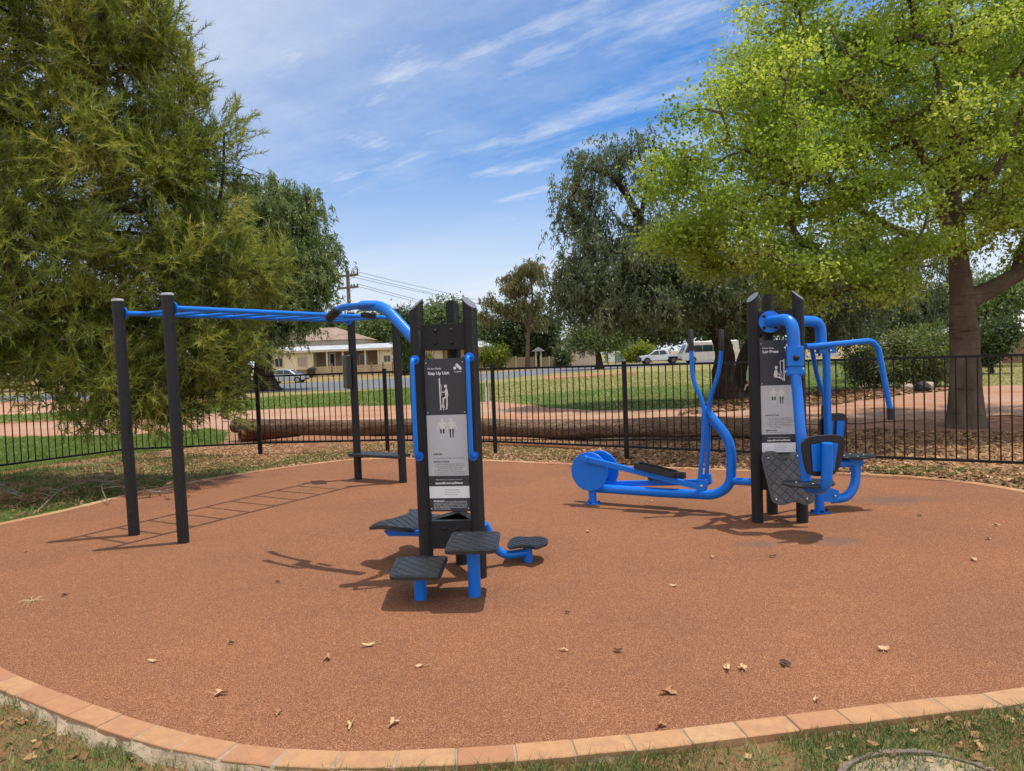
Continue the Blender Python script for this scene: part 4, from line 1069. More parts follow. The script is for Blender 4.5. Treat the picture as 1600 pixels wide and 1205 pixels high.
make_grass('grass', 'dry straw coloured grass stems in the near lawn', fg, 26000, .028, .003, -1.2, 31, .55, 1.5, .6)
make_grass('grass', 'shaded thin grass between the rubber surface and the fence under the pine', [(-250,905),(0,815),(210,768),(400,734),(560,714),(560,706),(408,716),(250,706),(190,712),(0,738),(-250,790)], 30000, .055, .010, .12, 41, .18, .8)
make_grass('grass', 'green grass strip outside the fence below the pine', [(-300,800),(0,738),(190,710),(345,696),(356,676),(330,670),(200,682),(0,684),(-300,705)], 42000, .06, .014, -.5, 51, -.08, .8, .5, 'lawn')
make_grass('grass', 'sparse dry grass along the far edge of the rubber surface', [(430,730),(560,714),(760,716),(900,723),(900,700),(760,694),(620,694),(480,700)], 12000, .05, .009, .05, 61, .36, .8)
make_grass('grass', 'green patches among the leaf litter at the right end of the edging', [(1330,741),(1480,750),(1600,768),(1750,800),(1750,765),(1600,738),(1480,732),(1360,732)], 9000, .05, .010, .02, 71, .1, .7)
make_grass('grass', 'bright green verge between the dirt path and the road', [(-300,660),(0,662),(200,653),(330,644),(520,635),(640,632),(770,626),(770,600),(640,607),(440,620),(200,638),(0,650)], 36000, .07, .05, -.35, 81, -.05, 1.1, .5, 'lawn')
make_grass('grass', 'wide yellowish green lawn beyond the path in the middle', [(760,627),(850,636),(1000,640),(1100,635),(1180,622),(1340,613),(1340,560),(1180,575),(980,583),(860,592),(760,600)], 48000, .06, .055, -.02, 91, .34, 1.2, .5, 'lawn')
make_grass('grass', 'dry pale lawn on the right beyond the gravel', [(1380,606),(1600,601),(1800,594),(1800,555),(1600,562),(1400,572)], 14000, .06, .05, -.3, 95, .45, 1.1, .5, 'lawn')

def litter_leaves(pts, L, W_, z0=0.006, curl=.35):
    n_ = len(pts); th = rng.random(n_)*6.283; ll = L*(.6+.8*rng.random(n_)); ww = W_*(.6+.8*rng.random(n_)); z = ground_z(pts[:, 0], pts[:, 1])+z0+rng.random(n_)*.012
    u = np.stack([np.cos(th), np.sin(th), (rng.random(n_)-.5)*.7], 1); v = np.stack([-np.sin(th), np.cos(th), (rng.random(n_)-.5)*.9], 1)
    c_ = np.stack([pts[:, 0], pts[:, 1], z], 1); lift = np.zeros((n_, 3)); lift[:, 2] = ll*curl*rng.random(n_)
    A = np.zeros((n_, 4, 3)); A[:, 0] = c_-u*ll[:, None]/2+lift*.6; A[:, 1] = c_+v*ww[:, None]/2; A[:, 2] = c_+u*ll[:, None]/2+lift; A[:, 3] = c_-v*ww[:, None]/2+lift*.3
    A[..., 2] = np.maximum(A[..., 2], (z-z0+.002)[:, None]); return A.reshape(-1, 3)
M['dryleaf'] = leafmat('dry_leaves', [(.06, .028, .012), (.15, .07, .030), (.26, .13, .055), (.40, .215, .10), (.56, .36, .19)], .15, .7)
def make_litter(name, label, poly, npts, L, W_, thr, seed, bias=0):
    P_ = rand_in_px(npts, poly); d_ = fbm(P_[:, 0], P_[:, 1], 1.9, seed)
    keep = (d_+.4*rng.normal(size=len(P_)) > thr) & ~inpoly(P_[:, 0], P_[:, 1], OUT2W); P_ = P_[keep]
    o = np_mesh(name, litter_leaves(P_, L, W_), 4, M['dryleaf'], tint=np.clip(.45+bias+.24*rng.normal(size=len(P_)), 0, 1)); return tag(o, label, 'leaf litter', kind='stuff')
make_litter('leaf_litter', 'thick brown fallen leaves under the broad green tree along the right fence', [(900,725),(1040,730),(1180,735),(1340,740),(1480,750),(1600,768),(1750,800),(1750,672),(1600,674),(1500,676),(1340,672),(1180,684),(1000,700),(900,704)], 34000, .085, .055, -.55, 5, .13)
make_litter('leaf_litter', 'scattered tan leaf fragments along the far edge behind the Step Up Unit tower', [(430,734),(560,716),(760,718),(900,725),(900,690),(760,686),(620,690),(430,712)], 14000, .055, .03, -.2, 6, .2)
make_litter('leaf_litter', 'tan leaf flecks in the sunlit strip along the fence foot at the left', [(190,712),(345,697),(480,690),(640,688),(640,702),(560,712),(400,730),(190,745)], 14000, .05, .028, -.2, 16, .22)
make_litter('leaf_litter', 'brown fallen needles and leaves in the pine shade at the left', [(-250,900),(0,817),(210,770),(430,732),(430,712),(250,712),(0,748),(-250,800)], 9000, .07, .022, .0, 7, -.05)
make_litter('leaf_litter', 'curled brown leaves caught in the near lawn', fg, 1500, .044, .028, .0, 8, .12)
make_litter('leaf_litter', 'dark leaves on the ground beneath the leaning tree', [(1060,650),(1180,640),(1300,634),(1420,616),(1500,610),(1380,607),(1180,620),(1100,632)], 6000, .16, .10, -.4, 9, -.1)

# single dry leaves lying on the rubber -------------------------------------------
M['tanleaf'] = pmat('dry_leaf_tan', (.52, .33, .17), .75, 0, .25, 40, .3, 90)
M['brownleaf'] = pmat('dry_leaf_brown', (.34, .17, .075), .8, 0, .3, 40, .3, 90)
M['darkleaf'] = pmat('dry_leaf_dark', (.06, .032, .02), .8, 0, .3, 40, .3, 90)
def single_leaf(label, px, py, size, dark=False, seed=0, lobes=5):
    rr = random.Random(seed); lobes = rr.choice((3, 3, 5)); asp = rr.uniform(.55, 1.0); g = gnd(px, py); mb = MB(); th = rr.uniform(0, 6.28); N_ = lobes*4; vs = [V((0, 0, .012*rr.random()+.010))]
    for ring_ in (.5, 1):
        for i in range(N_):
            a = 2*math.pi*i/N_; lob = .42+.58*abs(math.cos(a*lobes/2))**1.5
            if abs(a-math.pi) < .5: lob *= .6
            r = size*.5*lob*ring_*(1+.15*rr.uniform(-1, 1)); q = V((r*math.cos(a)*1.15, r*math.sin(a)*.85*asp, 0))
            q.z = .007+(.22*size*(ring_**2)*(.5+.5*math.sin(2*a+seed)))+rr.uniform(0, .004); vs.append(q)
    fs = [(0, 1+i, 1+(i+1) % N_) for i in range(N_)]+[(1+i, 1+N_+i, 1+N_+(i+1) % N_, 1+(i+1) % N_) for i in range(N_)]
    R = Matrix.Rotation(th, 3, 'Z'); mb.add([g+(R @ q) for q in vs], fs, 0, True)
    a = R @ V((-size*.25, 0, .006)); b_ = R @ V((-size*.85, size*.12, .012)); mb.path([g+a, g+b_], [.0016, .001], 5)
    l = bpy.data.objects.new('tmp', None)
    o = mb.build('dry_leaf', M['darkleaf'] if dark else M['brownleaf' if seed % 3 == 0 else 'tanleaf'])
    me = o.data; me.transform(Matrix.Translation((-g.x, -g.y, 0))); o.location = (g.x, g.y, 0); bpy.data.objects.remove(l)
    return tag(o, label, 'leaf', 'dry leaves fallen on the rubber surface')
LV = [(240,1035,.055,0,'tan leaf lying alone on the left part of the open rubber surface'),(345,1086,.07,0,'large bent tan leaf near the left brick edge, wings raised'),(436,1115,.055,0,'brownish curled leaf right of the large bent leaf near the bricks'),(548,1136,.06,0,'long tan leaf close to the bricks, left one of two at the bottom'),(615,1133,.06,0,'flat tan leaf close to the bricks, right one of two at the bottom'),(512,1031,.06,0,'tan leaf lower left of the leaf in front of the steps'),(577,1010,.062,0,'tan leaf below the lower step platform in open rubber'),(658,1043,.04,0,'small tan leaf right of the pair below the lower step'),(361,1007,.035,1,'tiny dark leaf on the open rubber left of centre'),(881,1018,.045,0,'small pale leaf beside the dark leaf, right of centre'),(965,1019,.042,1,'dark brown leaf right of a small pale leaf at centre'),(1045,1084,.065,0,'pointed tan leaf below the touching pair of leaves'),(1136,1047,.062,0,'pale leaf touching another leaf, left of the pair'),(1160,1047,.066,0,'pale leaf touching another leaf, right of the pair'),(1226,1040,.062,1,'dark and tan leaf just right of the touching pair'),(1380,1016,.075,0,'large tan leaf with a dark stalk at the lower right'),(1275,1096,.045,0,'small tan leaf near the right brick edge'),(1033,1136,.07,0,'orange brown leaf lying on the near brick edge'),(918,832,.045,0,'small tan leaf between the foot rest and the cross trainer'),(1018,784,.04,0,'tiny leaf under the cross trainer beam'),(1545,843,.06,0,'tan leaf at the far right, the higher of three'),(1521,876,.065,0,'tan leaf at the far right, the lowest of three'),(1556,822,.06,0,'thin tan leaf at the far right nearest the fence'),(1207,871,.045,1,'dark leaf by the shadow of the leg press seat'),(1112,872,.04,0,'tiny leaf left of the leg press shadow'),(1053,917,.045,0,'tiny pale leaf in front of the cross trainer'),(886,959,.045,1,'small dark leaf right of the taller step platform'),(434,911,.05,1,'small brown leaf at the tip of the pull up arm shadow'),(100,932,.04,1,'small brown leaf right of the dry twig'),(40,864,.05,0,'pale leaf left of the monkey bars near the frame edge'),(1320,742,.05,0,'leaf on the rubber by the far kerb behind the foot post'),(1437,807,.05,1,'thin dark leaf right of the worn patch'),(1213,815,.055,0,'leaf lying between the posts of the Leg Press tower')]
for i, (px, py, s_, dk, lb) in enumerate(LV): single_leaf(lb, px, py, s_*1.12*rng.uniform(.8, 1.15), bool(dk), 40+i)
# pale stone chips
M['chip'] = pmat('white_stone', (.62, .60, .56), .7, 0, .1, 30)

# dry twig star on the rubber, dead branches under the pine
M['straw'] = pmat('straw', (.52, .38, .20), .8, 0, .2, 20)
M['deadwood'] = pmat('dead_twig', (.19, .145, .11), .85, 0, .25, 12)
M['deadneedle'] = pmat('dead_needles', (.27, .125, .055), .9, 0, .3, 20)
g = gnd(50, 940); mb = MB(); rr = random.Random(5)
for i in range(22):
    a = rr.uniform(0, 6.28); l = rr.uniform(.05, .14); e = g+V((math.cos(a)*l, math.sin(a)*l, .003+rr.random()*.01)); mb.path([g+V((0, 0, .008)), g.lerp(e, .5)+V((0, 0, .012)), e+V((rr.uniform(-.02, .02), rr.uniform(-.02, .02), 0))], [.0014, .0012, .0008], 5)
o = mb.build('dry_twig', M['straw']); o.data.transform(Matrix.Translation(-g)); o.location = g; tag(o, 'star shaped dry grass seed head lying on the rubber at the left', 'twig')
def dead_branch(label, pts, seed, r=.012, fronds=26):
    rr = random.Random(seed); P_ = [gnd(*q)+V((0, 0, h)) for *q, h in pts]
    t = thing('fallen_branch', label, 'branch', P_[0], 'dead branches under the pine')
    P_ = catmull(P_, 8, False); mb = MB(); mb.path(P_, [r*(1-.75*i/len(P_)) for i in range(len(P_))], 7)
    nd = MB(); ends = []
    for i in range(fronds):
        k = rr.randint(4, len(P_)-1); q = P_[k]; a = rr.uniform(0, 6.28); l = rr.uniform(.15, .5); e = q+V((math.cos(a)*l, math.sin(a)*l*.6, rr.uniform(-.06, .08))); e.z = max(e.z, .02)
        mb.path([q, q.lerp(e, .5)+V((0, 0, .03)), e], [.005, .004, .002], 5); ends.append((q.lerp(e, .5)+V((0, 0, .03)), e))
    mb.build('stem', M['deadwood'], t)
    vs = []
    for a, e in ends:
        for _ in range(60):
            f = rr.random(); b_ = a.lerp(e, f); d = (e-a).normalized()*rr.uniform(.4, 1)+V((rr.uniform(-1, 1), rr.uniform(-1, 1), rr.uniform(-.3, .5)))*.6; d = d.normalized()*rr.uniform(.05, .11)
            s_ = d.cross(up).normalized()*.003; vs += [b_-s_, b_+s_, b_+d]
    np_mesh('dead_needles', np.array([tuple(q) for q in vs]), 3, M['deadneedle'], t)
dead_branch('dead grey branch with brown needles beside the near monkey bar post', [(60,800,.02),(100,776,.10),(150,768,.14),(215,772,.08),(262,776,.05)], 1, .008, 30)
dead_branch('dead bent branch arching by the brick edge left of the monkey bars', [(170,790,.02),(160,778,.14),(172,768,.20),(200,762,.16),(300,764,.06)], 2, .007, 26)
dead_branch('thin dead branch with rust coloured needles at the far left', [(-30,765,.10),(15,778,.14),(45,788,.03)], 3, .006, 14)
# ================================================================== TREES
def smooth_bark(name, c0, c1, c2):
    m, nt, out = newmat(name); n = N(nt); p = n.obj()
    a = n.noise(n('Mapping', {'Vector': p, 'Scale': (1.2, 1.2, .5)}).outputs[0], 3, 7, .65); h = n.noise(n('Mapping', {'Vector': p, 'Scale': (1.5, 1.5, 14)}).outputs[0], 1.6, 5, .6)
    c = n.ramp(a, [(.3, c0), (.5, c1), (.7, c2)]); c = n.mix(n.ramp(h, [(.58, 0), (.68, .55)]), c, [x*.35 for x in c0])
    b = n('BsdfPrincipled', {'Base Color': c, 'Roughness': .92, 'Specular IOR Level': .12})
    bn = n('Bump', {'Height': n.math('ADD', a, n.math('MULTIPLY', h, -.4)), 'Strength': .5, 'Distance': .03}); nt.links.new(bn.outputs[0], b.inputs['Normal'])
    nt.links.new(b.outputs[0], out.inputs[0]); return m
M['bark_smooth'] = smooth_bark('bark_smooth_brown', (.075, .052, .036), (.125, .09, .064), (.18, .138, .10))
M['bark_pale'] = bark_mat('bark_grey_brown', (.095, .070, .050), (.20, .155, .115), (.29, .235, .18), 2.0)
M['bark_dark'] = bark_mat('bark_dark', (.030, .021, .016), (.075, .052, .038), (.13, .095, .07), 2.6)
M['bark_red'] = bark_mat('bark_gum', (.09, .05, .035), (.20, .12, .085), (.30, .20, .15), 2.6)
M['lf_kurra'] = leafmat('leaves_bright_green', [(.15, .22, .032), (.225, .325, .046), (.31, .41, .064), (.41, .50, .10), (.54, .58, .18)], .54, .5, .3)
M['lf_pepper'] = leafmat('leaves_grey_green', [(.065, .09, .05), (.10, .135, .075), (.145, .185, .10), (.20, .245, .14), (.24, .225, .14)], .32, .45)
M['lf_pepper2'] = leafmat('leaves_pepper_green', [(.075, .11, .038), (.115, .165, .055), (.16, .215, .075), (.22, .265, .11), (.29, .30, .15)], .35, .45)
M['lf_pine'] = leafmat('pine_needles', [(.07, .105, .024), (.13, .175, .034), (.21, .255, .046), (.31, .345, .066), (.43, .40, .11)], .32, .5)
M['lf_gum'] = leafmat('leaves_gum', [(.08, .085, .035), (.14, .145, .055), (.20, .185, .07), (.26, .21, .09)], .25, .4)
M['lf_dark'] = leafmat('leaves_dark_green', [(.035, .052, .02), (.06, .085, .03), (.085, .12, .042), (.125, .165, .065)], .22, .45)
M['lf_mid'] = leafmat('leaves_mid_green', [(.075, .105, .038), (.11, .155, .055), (.15, .205, .075), (.21, .255, .11)], .3, .45)
M['lf_yel'] = leafmat('leaves_yellow_green', [(.09, .125, .02), (.17, .22, .03), (.27, .32, .04), (.38, .39, .065)], .35, .45)

def unit(a): return a/np.maximum(np.linalg.norm(a, axis=1, keepdims=True), 1e-9)
def leaf_quads(c, axis, L, W_, r_, fold=.25):
    """c: base points; axis: unit directions; a folded rhombus per leaf"""
    n_ = len(c); rv = r_.normal(size=(n_, 3)); side = unit(np.cross(axis, rv)); nrm = np.cross(axis, side)
    L = L[:, None]; W_ = W_[:, None]
    A = np.zeros((n_, 4, 3)); m = c+axis*L*.42
    A[:, 0] = c; A[:, 1] = m+side*W_/2+nrm*W_*fold; A[:, 2] = c+axis*L; A[:, 3] = m-side*W_/2+nrm*W_*fold
    return A.reshape(-1, 3)

class Skel:
    def __init__(s): s.p = []; s.par = []; s.rmin = []; s.gen = []
    def add(s, q, par, r=0.0): s.p.append(V(q)); s.par.append(par); s.rmin.append(r); return len(s.p)-1
    def near(s, q, bias=None):
        P_ = np.array(s.p); d = np.linalg.norm(P_-np.array(q), axis=1); d = d+.35*np.maximum(0, P_[:, 2]-q[2])
        return int(np.argmin(d))

def make_tree(name, label, cat, limbs, blobs, mat, bark, style, nleaf, L, W_, csig=.32, ncl=None, seed=1, group=None, tipr=.006, trunk_name='trunk', shell=.55, droop=.5, bend=.18, tint0=.5, crown_name='crown', brmax=.06, flare=.45, branches=True, k_trunk=14):
    r_ = np.random.default_rng(seed); rr = random.Random(seed)
    base = at(*limbs[0][0][0]); base.z = 0
    t = thing(name, label, cat, base, group)
    sk = Skel(); tb = MB()
    for li, (pts, ra, rb) in enumerate(limbs):
        P_ = [at(*q) for q in pts]
        if li == 0: P_[0].z = -.05
        P_ = catmull(P_, 6, False); n_ = len(P_)
        if li: par = sk.near(P_[0]); 
        else: par = -1
        rad = [ra+(rb-ra)*(i/(n_-1))**.8 for i in range(n_)]
        if li == 0: rad = [q*(1+flare*math.exp(-i/2.2)) for i, q in enumerate(rad)]
        vs_, ref = [], V((1, 0, 0)); kk = k_trunk
        ph = rr.uniform(0, 6)
        for i, q in enumerate(P_):
            tt = (P_[min(i+1, n_-1)]-P_[max(i-1, 0)]); rg, ref = tb.ring(q, tt, 1.0, kk, ref)
            vs_ += [q+(g_-q)*rad[i]*(1+.08*math.sin(3*j*6.283/kk+ph+i*.12)+.05*math.sin(5*j*6.283/kk+i*.5)+rr.uniform(-.03, .03)) for j, g_ in enumerate(rg)]
        tb.add(vs_, [(i*kk+j, i*kk+(j+1) % kk, (i+1)*kk+(j+1) % kk, (i+1)*kk+j) for i in range(n_-1) for j in range(kk)], 0, True)
        tb.add(vs_[-kk:], [tuple(range(kk))])
        for i, q in enumerate(P_): par = sk.add(q, par, rad[i])
    nl0 = len(sk.p)
    # clusters
    C = []; Vv = []
    wt = []
    for bl in blobs:
        px, py, Y, rx, rz, ry = bl[:6]; wt.append(bl[6] if len(bl) > 6 else 1.0)
        c = at(px, py, Y); C.append(c); Vv.append((rx/F*Y, ry, rz/F*Y))
    area = np.array([(a*b_+b_*c+a*c) for a, b_, c in Vv])*np.array(wt); ncl = ncl or 160
    cl = []
    for c, v, a in zip(C, Vv, area/area.sum()):
        k = max(3, int(round(ncl*a))); d = unit(r_.normal(size=(k, 3))); rad = shell+(1-shell)*r_.random(k)**.6
        rad = np.where(r_.random(k) < .22, r_.random(k)*.7, rad)
        cl.append(np.array(c)+d*rad[:, None]*np.array(v))
    cl = np.concatenate(cl); cl = cl[cl[:, 2] > .25]
    trunk_top = np.array(sk.p[min(len(sk.p)-1, 6)])
    order = np.argsort(np.linalg.norm(cl-trunk_top, axis=1)); cl = cl[order]
    dirs = np.zeros_like(cl)
    for i, q in enumerate(cl):
        j = sk.near(q); p0 = np.array(sk.p[j]); v = q-p0; l = np.linalg.norm(v)
        off = np.array([rr.uniform(-1, 1), rr.uniform(-1, 1), rr.uniform(-.2, 1)])*bend*l
        ns = 3 if l > .5 else 2; par = j
        for s_ in range(1, ns+1):
            f_ = s_/ns; par = sk.add(p0+v*f_+off*math.sin(math.pi*f_), par, 0)
        dirs[i] = unit((q-np.array(sk.p[sk.par[par]]))[None])[0]
    # radii
    n_ = len(sk.p); cnt = np.ones(n_)
    for i in range(n_-1, -1, -1):
        if sk.par[i] >= 0: cnt[sk.par[i]] += cnt[i]
    if branches:
        for i in range(nl0, n_):
            j = sk.par[i]; ra = tipr*cnt[j]**.5; rb = tipr*cnt[i]**.5
            lim = sk.rmin[j]*.7 if sk.rmin[j] else 9
            ra = min(ra, lim, brmax); rb = min(rb, ra); kk = 5 if ra > .012 else 4
            d = (sk.p[i]-sk.p[j])
            if d.length < 1e-4: continue
            tb.path([sk.p[j], sk.p[i]], [ra, rb], kk, 0, False)
    tb.build(trunk_name, bark, t)
    ctint = np.clip(tint0+.19*r_.normal(size=len(cl)), 0, 1)
    # leaves
    if style == 'pine':
        tw_c = []; tw_d = []; tw_t = []; ntw = nleaf
        idx = r_.integers(0, len(cl), ntw); d0 = dirs[idx]*1.1+.55*r_.normal(size=(ntw, 3)); d0[:, 2] += .25
        d0 = unit(d0); base_ = cl[idx]+r_.normal(size=(ntw, 3))*csig; tl = .18+.26*r_.random(ntw); droopv = np.zeros((ntw, 3)); droopv[:, 2] = -.10
        K = 28
        f_ = np.tile((np.arange(K)+.5)/K, (ntw, 1)); f_ = f_+(r_.random(f_.shape)-.5)*.05
        P0 = base_[:, None]+d0[:, None]*(tl[:, None]*f_)[..., None]+droopv[:, None]*(f_**2*tl[:, None])[..., None]
        nd = d0[:, None]*(.85+.25*f_[..., None])+.56*r_.normal(size=(ntw, K, 3)); nd = nd/np.linalg.norm(nd, axis=2, keepdims=True)
        ln = L*(.7+.5*r_.random((ntw, K)))
        sd = np.cross(nd, r_.normal(size=(ntw, K, 3))); sd = sd/np.linalg.norm(sd, axis=2, keepdims=True)*W_/2
        A = np.stack([P0-sd, P0+sd, P0+nd*ln[..., None]], 2).reshape(-1, 3)
        tint = np.clip(np.repeat(ctint[idx], K)+.10*r_.normal(size=ntw*K)+np.repeat(.10*r_.normal(size=ntw), K), 0, 1)
        np_mesh(crown_name, A, 3, mat, t, tint)
        # woody twigs
        kq = min(ntw, 4200); e0 = base_[:kq]-d0[:kq]*.12; e1 = base_[:kq]+d0[:kq]*tl[:kq, None]
        sd = unit(np.cross(d0[:kq], r_.normal(size=(kq, 3))))*.006
        np_mesh('twigs', np.stack([e0-sd, e0+sd, e1], 1).reshape(-1, 3), 3, M['bark_pale'], t)
    else:
        idx = r_.integers(0, len(cl), nleaf)
        g = r_.normal(size=(nleaf, 3))*csig
        if style == 'willow':
            ns = 9; off_ = r_.normal(size=(len(cl), ns, 3))*csig*.85; off_[:, :, 2] *= .7; sl_ = csig*(.6+1.3*r_.random((len(cl), ns)))
            sidx = r_.integers(0, ns, nleaf); f_ = r_.random(nleaf)
            g = off_[idx, sidx]*(1+.25*f_[:, None])+r_.normal(size=(nleaf, 3))*csig*.13; g[:, 2] += csig*.45-f_*sl_[idx, sidx]
        if style == 'broad': g[:, 2] *= .6
        pos = cl[idx]+g
        ax = r_.normal(size=(nleaf, 3)); 
        if style == 'broad': ax[:, 2] = ax[:, 2]*.6-droop
        elif style == 'willow': ax = ax*.55; ax[:, 2] -= droop*1.6
        elif style == 'bush': ax = ax+.5*unit(g)
        ax = unit(ax)
        A = leaf_quads(pos, ax, L*(.55+.9*r_.random(nleaf)), W_*(.6+.8*r_.random(nleaf)), r_)
        tint = np.clip(ctint[idx]+.10*r_.normal(size=nleaf), 0, 1)
        ok = np.repeat(pos[:, 2] > .05, 4); A = A[ok]; tint = tint[pos[:, 2] > .05]
        np_mesh(crown_name, A, 4, mat, t, tint)
    return t

# --- the big pine at the left (its trunk stands outside the picture)
make_tree('pine_tree', 'tall pine with long needles filling the left side, branches hanging over the fence', 'pine tree',
  [([(-130,790,10.6),(-128,560,10.6),(-118,330,10.6),(-105,60,10.6),(-95,-160,10.6)], .26, .07),
   ([(-120,420,10.6),(-40,380,10.4),(30,350,10.3),(120,330,10.2),(220,330,10.0)], .10, .03),
   ([(-120,560,10.6),(-20,545,10.4),(90,540,10.2),(200,560,10.1)], .08, .02),
   ([(-112,240,10.6),(-20,200,10.4),(90,120,10.3),(160,30,10.2),(200,-60,10.2)], .09, .03),
   ([(110,335,10.2),(230,390,10.3),(310,400,10.5),(345,300,10.6),(350,210,10.6)], .05, .015)],
  [(20,60,10.4,150,170,1.3),(150,60,10.3,100,130,1.1),(225,110,10.3,62,110,.8),(272,150,10.3,30,66,.5),(60,260,10.2,170,130,1.4),(200,250,10.1,100,80,1.0),(262,262,10.2,40,40,.5),
   (340,228,10.6,32,62,.35),(305,300,10.5,66,60,.7),(120,400,10.1,190,100,1.3),(280,400,10.3,110,75,.9),(362,430,10.5,62,62,.7),(405,420,10.6,30,44,.4),
   (60,500,10.1,130,80,1.1),(200,520,10.1,120,80,1.0),(305,520,10.3,90,70,.8),(362,530,10.5,28,50,.5),(170,600,10.0,110,52,.8),(290,610,10.2,72,42,.6),(150,650,9.9,36,26,.3),(230,640,10.0,60,26,.5),(322,580,10.3,42,34,.5),(20,560,10.1,90,26,.9),
   (-140,200,10.6,150,260,1.6),(-130,480,10.5,140,100,1.4),(60,-90,10.5,190,120,1.4)],
  M['lf_pine'], M['bark_dark'], 'pine', 18500, .125, .0125, .12, 1000, 3, None, .003, tint0=.50, shell=.6, bend=.12)

# --- broad bright green tree at the right
make_tree('broad_tree', 'large spreading tree with bright green leaves and stout grey trunk at the right', 'tree',
  [([(1510,672,13.25),(1508,600,13.25),(1507,520,13.25),(1503,455,13.25),(1496,380,13.2),(1490,300,13.1),(1492,200,13.0),(1500,60,13.0)], .315, .07),
   ([(1512,468,13.25),(1545,455,13.2),(1585,432,13.1),(1640,412,13.0),(1720,380,12.8)], .19, .09),
   ([(1497,392,13.2),(1470,330,13.0),(1450,262,12.8),(1420,215,12.6),(1370,180,12.3),(1310,140,12.0)], .12, .03),
   ([(1498,400,13.2),(1430,370,12.8),(1370,345,12.4),(1310,300,12.0),(1270,235,11.8),(1225,200,11.6)], .09, .025),
   ([(1310,300,12.0),(1240,262,11.7),(1180,240,11.5),(1120,222,11.3)], .045, .015),
   ([(1494,340,13.2),(1540,290,13.1),(1580,220,13.0),(1610,120,13.0)], .10, .03),
   ([(1585,432,13.1),(1620,330,13.3),(1700,200,13.4)], .10, .03)],
  [(1075,250,11.3,66,110,1.0),(1060,340,11.2,55,70,.8),(1130,180,11.7,90,100,1.4),(1220,110,12,110,105,1.7),(1150,330,11.3,100,95,1.3),(1330,60,12.3,150,100,2.0),(1480,70,12.8,150,130,2.3),(1260,250,11.5,120,110,1.6),
   (1380,200,12.0,140,120,1.9),(1540,220,12.6,130,120,2.0),(1330,350,11.6,130,80,1.5),(1180,395,11.1,110,42,1.0),(1090,385,11.1,70,34,.8),(1250,420,11.2,90,42,.9),(1350,425,11.3,90,38,1.0),(1430,390,11.7,90,56,1.2),(1550,345,12.1,80,44,1.2,.6),(1590,330,12.4,80,60,1.2,.6),
   (1410,448,11.7,50,20,.6),(1280,452,11.4,40,18,.4),(1700,150,13.2,170,200,2.4),(1400,-100,13.2,250,130,2.6),(1650,-110,13.6,220,150,2.6),(1720,360,13,120,80,1.6),(1400,180,15.6,250,190,2.2),(1600,180,16.2,220,190,2.2),(1250,220,14.3,140,150,1.8)],
  M['lf_kurra'], M['bark_smooth'], 'broad', 210000, .066, .046, .20, 760, 5, None, .0075, flare=.16, shell=.5, droop=.55, tint0=.47)

# --- dark leaning pepper trees in the middle distance
make_tree('pepper_tree', 'dark grey green leaning tree with drooping foliage behind the cross trainer', 'tree',
  [([(1139,626,22.6),(1128,590,22.6),(1132,555,22.6),(1118,515,22.5),(1085,480,22.4),(1045,430,22.2),(1010,370,22.2),(985,315,22.2),(955,275,22.2),(915,262,22.2)], .40, .05),
   ([(1000,350,22.2),(1008,300,22.1),(1020,262,22.1)], .09, .03), ([(1060,450,22.3),(980,440,22),(910,430,21.8)], .12, .03), ([(1118,515,22.5),(1160,470,22),(1220,450,21.8)], .16, .05)],
  [(928,262,22.2,50,30,1.1,.75),(898,300,22.2,26,34,.8,.8),(965,250,22.2,40,26,1.0,.7),(1005,235,22.2,30,18,.8,.6),(1000,300,22.2,40,50,1.2,.45),(935,330,22.2,60,34,1.3,.7),(890,345,22,22,26,.8,.7),(955,385,22,86,42,1.9,.9),(905,425,21.8,46,45,1.3),(1000,420,21.9,90,62,2.3),(890,462,21.6,42,38,1.2),(945,462,21.4,80,38,2.0),
   (1040,455,21.4,95,40,2.3),(1090,430,22,90,70,2.4),(1000,484,21.2,80,18,1.6),(1120,468,21.6,80,24,1.9),(1180,455,22,90,60,2.2),(1060,380,22.6,80,60,2.0)],
  M['lf_pepper'], M['bark_dark'], 'willow', 92000, .15, .038, .28, 600, 8, 'dark pepper trees beyond the fence', .010, droop=.55, tint0=.45)
make_tree('pepper_tree', 'dark thick trunked tree right behind the Leg Press tower, low shady crown', 'tree',
  [([(1172,624,24.5),(1168,590,24.5),(1176,550,24.5),(1195,510,24.5),(1215,460,24.6),(1230,400,24.8)], .62, .12), ([(1195,510,24.5),(1260,480,24.2),(1330,460,24)], .18, .05), ([(1215,460,24.6),(1300,430,24.6),(1400,430,24.8)], .15, .04)],
  [(1190,478,24,60,30,1.8),(1240,480,24,75,48,2.3),(1310,480,26,75,52,2.3),(1390,480,31,75,46,2.2),(1230,420,25,90,60,2.4),(1330,420,25,90,60,2.4),(1420,430,31,70,60,2.2),(1290,505,23.6,60,18,1.4),(1450,480,31,50,40,1.6)],
  M['lf_pepper'], M['bark_dark'], 'willow', 75000, .16, .045, .34, 420, 9, 'dark pepper trees beyond the fence', .010, droop=.5, tint0=.36)
